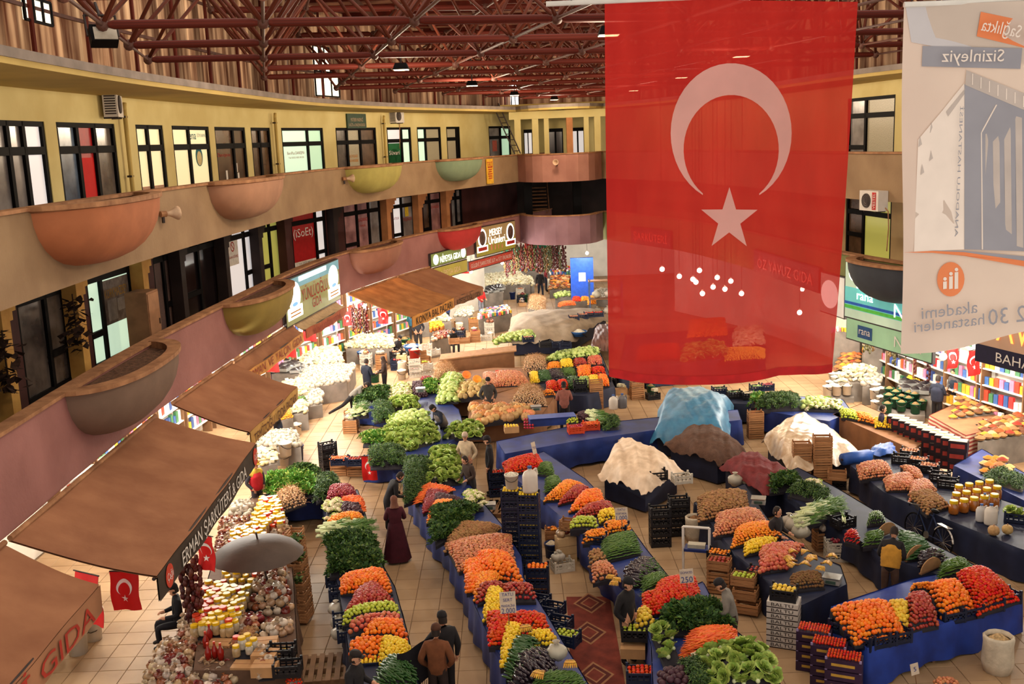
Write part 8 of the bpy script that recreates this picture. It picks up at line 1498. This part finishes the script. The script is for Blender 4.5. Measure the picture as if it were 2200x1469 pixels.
b = MB(); b.add([onflag(1567, 472)]+[onflag(*p) for p in pts], [(0, i+1, (i+1) % 10+1) for i in range(10)]); b.build('star', m_bwhite, t)
MB().tube(Vector((-2.2, 0, .02)), Vector((2.2, 0, .05)), .03, 8).build('hanging_pole', m_white, t)
for x in (-1.9, 0, 1.9): MB().tube((x, 0, .05), (x, 0, .75), .01, 4).build('hanging_cord', m_iron, t)
BY = 11.5; m_ban = mat('banner_cloth', (226, 206, 190), .6, .04, 1.2, trans=.3)
bt = aty(1943, 12, BY); t = thing('hospital_banner', 'large white hospital banner seen from behind with mirrored lettering', 'banner', bt); bo = Vector(bt)
def brip(x, z): return BY+.04*math.sin(x*2.2+z)*.6+.03*math.sin(z*2.0)
def bp(px, py, o=0.0): p = aty(px, py, BY); return Vector((p.x, brip(p.x, p.z)-o, p.z))-bo
def bgrid(px0, px1, y0f, y1f, o, nu=20, nv=24):
    return lambda u, v: bp(px0+(px1-px0)*u, y0f(u)+(y1f(u)-y0f(u))*v, o)
b = MB(); b.smooth = True; b.grid(lambda u, v: bp(1943-8*v+(560)*u, 12-20*u+v*(748-62*u+8*math.sin(u*9)), 0), 24, 30); b.build('cloth', m_ban, t)
def bpoly(pts, m, nm, o=.01): q = MB(); q.add([bp(x, y, o) for x, y in pts], [tuple(range(len(pts)))]); return q.build(nm, m, t)
def bbox(x0, y0, x1, y1, m, nm, o=.01, sk=0): return bpoly([(x0, y1), (x1, y1+sk), (x1, y0+sk), (x0, y0)], m, nm, o)
ib = mat('print_slate', (150, 146, 152), .6, .05, 2); io = mat('print_orange', (226, 128, 78), .6, .05, 2); ig = mat('print_grey', (190, 174, 164), .6, .06, 3); iw = mat('print_pale', (232, 214, 200), .6, .04, 3); isk = mat('print_sky', (198, 190, 190), .6, .06, 1)
bpoly([(1946, 14), (2480, -4), (2480, 200), (2120, 120), (1960, 90)], isk, 'printed_sky', .005)
bpoly([(1984, 98), (2195, 104), (2192, 148), (1983, 142)], ib, 'blue_plaque'); text('Sizinleyiz', .13, iw, t, Matrix.Translation(bp(2088, 124, .05)) @ frame((0, 0, 0), (1, 0, -.03), (0, 0, 1)), width=.66, mirror=True)
bpoly([(2098, 78), (2105, 26), (2320, 70), (2310, 130)], io, 'orange_plaque'); text('Her Yerde Sağlıkta', .13, iw, t, Matrix.Translation(bp(2206, 76, .05)) @ frame((0, 0, 0), (1, 0, -.22), (0, 0, 1)), width=1.05, mirror=True)
bld = bpoly([(2075, 180), (2220, 240), (2220, 540), (2070, 535)], ib, 'printed_facade', .012); bpoly([(2030, 235), (2075, 178), (2072, 535), (1960, 540), (1975, 300)], iw, 'printed_pale_wing', .008); bpoly([(2078, 150), (2260, 225), (2260, 262), (2076, 182)], ig, 'printed_roof_edge', .014)
for k in range(5): bbox(2110+k*24, 225+k*8, 2124+k*24, 528, ig, 'printed_window_strip', .016, 4)
for k in range(7): bbox(2090+k*18, 158+k*8, 2092+k*18, 182+k*8, iw, 'printed_railing', .018)
bpoly([(2036, 240), (2076, 190), (2076, 200), (2040, 250)], ig, 'printed_cornice', .016)
text('ANADOLU HASTANESİ', .035, ib, t, Matrix.Translation(bp(2060, 370, .04)) @ Matrix.Rotation(PI/2, 4, 'X') @ Matrix.Rotation(-PI/2, 4, 'Z'), width=1.4, mirror=True)
MB().path([bp(2108, 535, .02), bp(2110, 285, .02), bp(2142, 225, .02)], .008).build('printed_lamp_post', iw, t)
for x, y in ((1975, 300), (2000, 270), (2025, 285), (1998, 330), (1978, 360)): bpoly([(x, y+16), (x+8, y+10), (x+4, y-8)], ig, 'printed_open_window', .012)
bpoly([(1937, 541), (2000, 538), (2070, 541), (2200, 560), (2480, 640), (2480, 668), (2200, 572), (2070, 549), (2000, 542)], io, 'orange_swoosh', .014); bpoly([(1990, 537), (2070, 538), (2200, 550), (2480, 612), (2480, 640), (2200, 560), (2070, 541)], ib, 'blue_swoosh', .012)
q = MB(); q.add([bp(2040, 599, .014)]+[bp(2040+30*math.cos(a), 599+37*math.sin(a), .014) for a in np.linspace(0, 2*PI, 25)[:-1]], [(0, i+1, (i+1) % 24+1) for i in range(24)]); lg = q.build('round_emblem', io, t)
for k, (x, hh) in enumerate(((2027, 16), (2040, 27), (2052, 36))): bbox(x-4, 620-hh, x+4, 620, iw, 'emblem_bar', .018, -1); q = MB(); q.add([bp(x+4*math.cos(a), 614-hh+4*math.sin(a), .018) for a in np.linspace(0, 2*PI, 11)[:-1]], [tuple(range(10))]); q.build('emblem_dot', iw, t)
def btext(s, px, py, h, w): text(s, h, ib, t, Matrix.Translation(bp(px, py, .045)) @ frame((0, 0, 0), (1, 0, .08), (0, 0, 1)), width=w, mirror=True)
btext('akademi', 2035, 664, .14, .62); btext('hastaneleri', 2035, 692, .13, .78); btext('444 42 30', 2215, 670, .19, .98)
MB().tube(bp(1943, 10, 0), bp(2500, -10, 0), .03, 8).build('hanging_pole', m_white, t)
for x in (1960, 2200, 2440): p = bp(x, 2, 0); MB().tube(p, p+Vector((0, 0, .7)), .01, 4).build('hanging_cord', m_iron, t)

# extra floodlights added in the roof frame to brighten the hall and galleries
for i, (x, y) in enumerate(((-3, 13), (2, 20), (-2.5, 27), (6, 27), (-1, 36), (6, 36), (.5, 45), (5.5, 45), (2.5, 52))):
    t = thing('floodlight', 'added black floodlight pointing down from the roof frame, number %s from the near left' % ORDN[i], 'lamp', (x, y, 11.9)); MB().box((0, 0, 0), (.4, .4, .16), taper=.7).build('housing', m_dark, t); MB().box((0, 0, -.085), (.36, .36, .01)).build('glass', emis('added_flood_glass', (255, 224, 180), 3), t); MB().tube((0, 0, .08), (0, 0, 1.0), .02).build('hanger', m_iron, t)
    l = bpy.data.lights.new('added_flood_fill', 'POINT'); l.energy = 330 if i < 2 else 620; l.color = (1, .8, .58); l.shadow_soft_size = .4; o = bpy.data.objects.new('added_flood_fill', l); COL.objects.link(o); o.location = (0, 0, -.5); o.parent = t
flush()
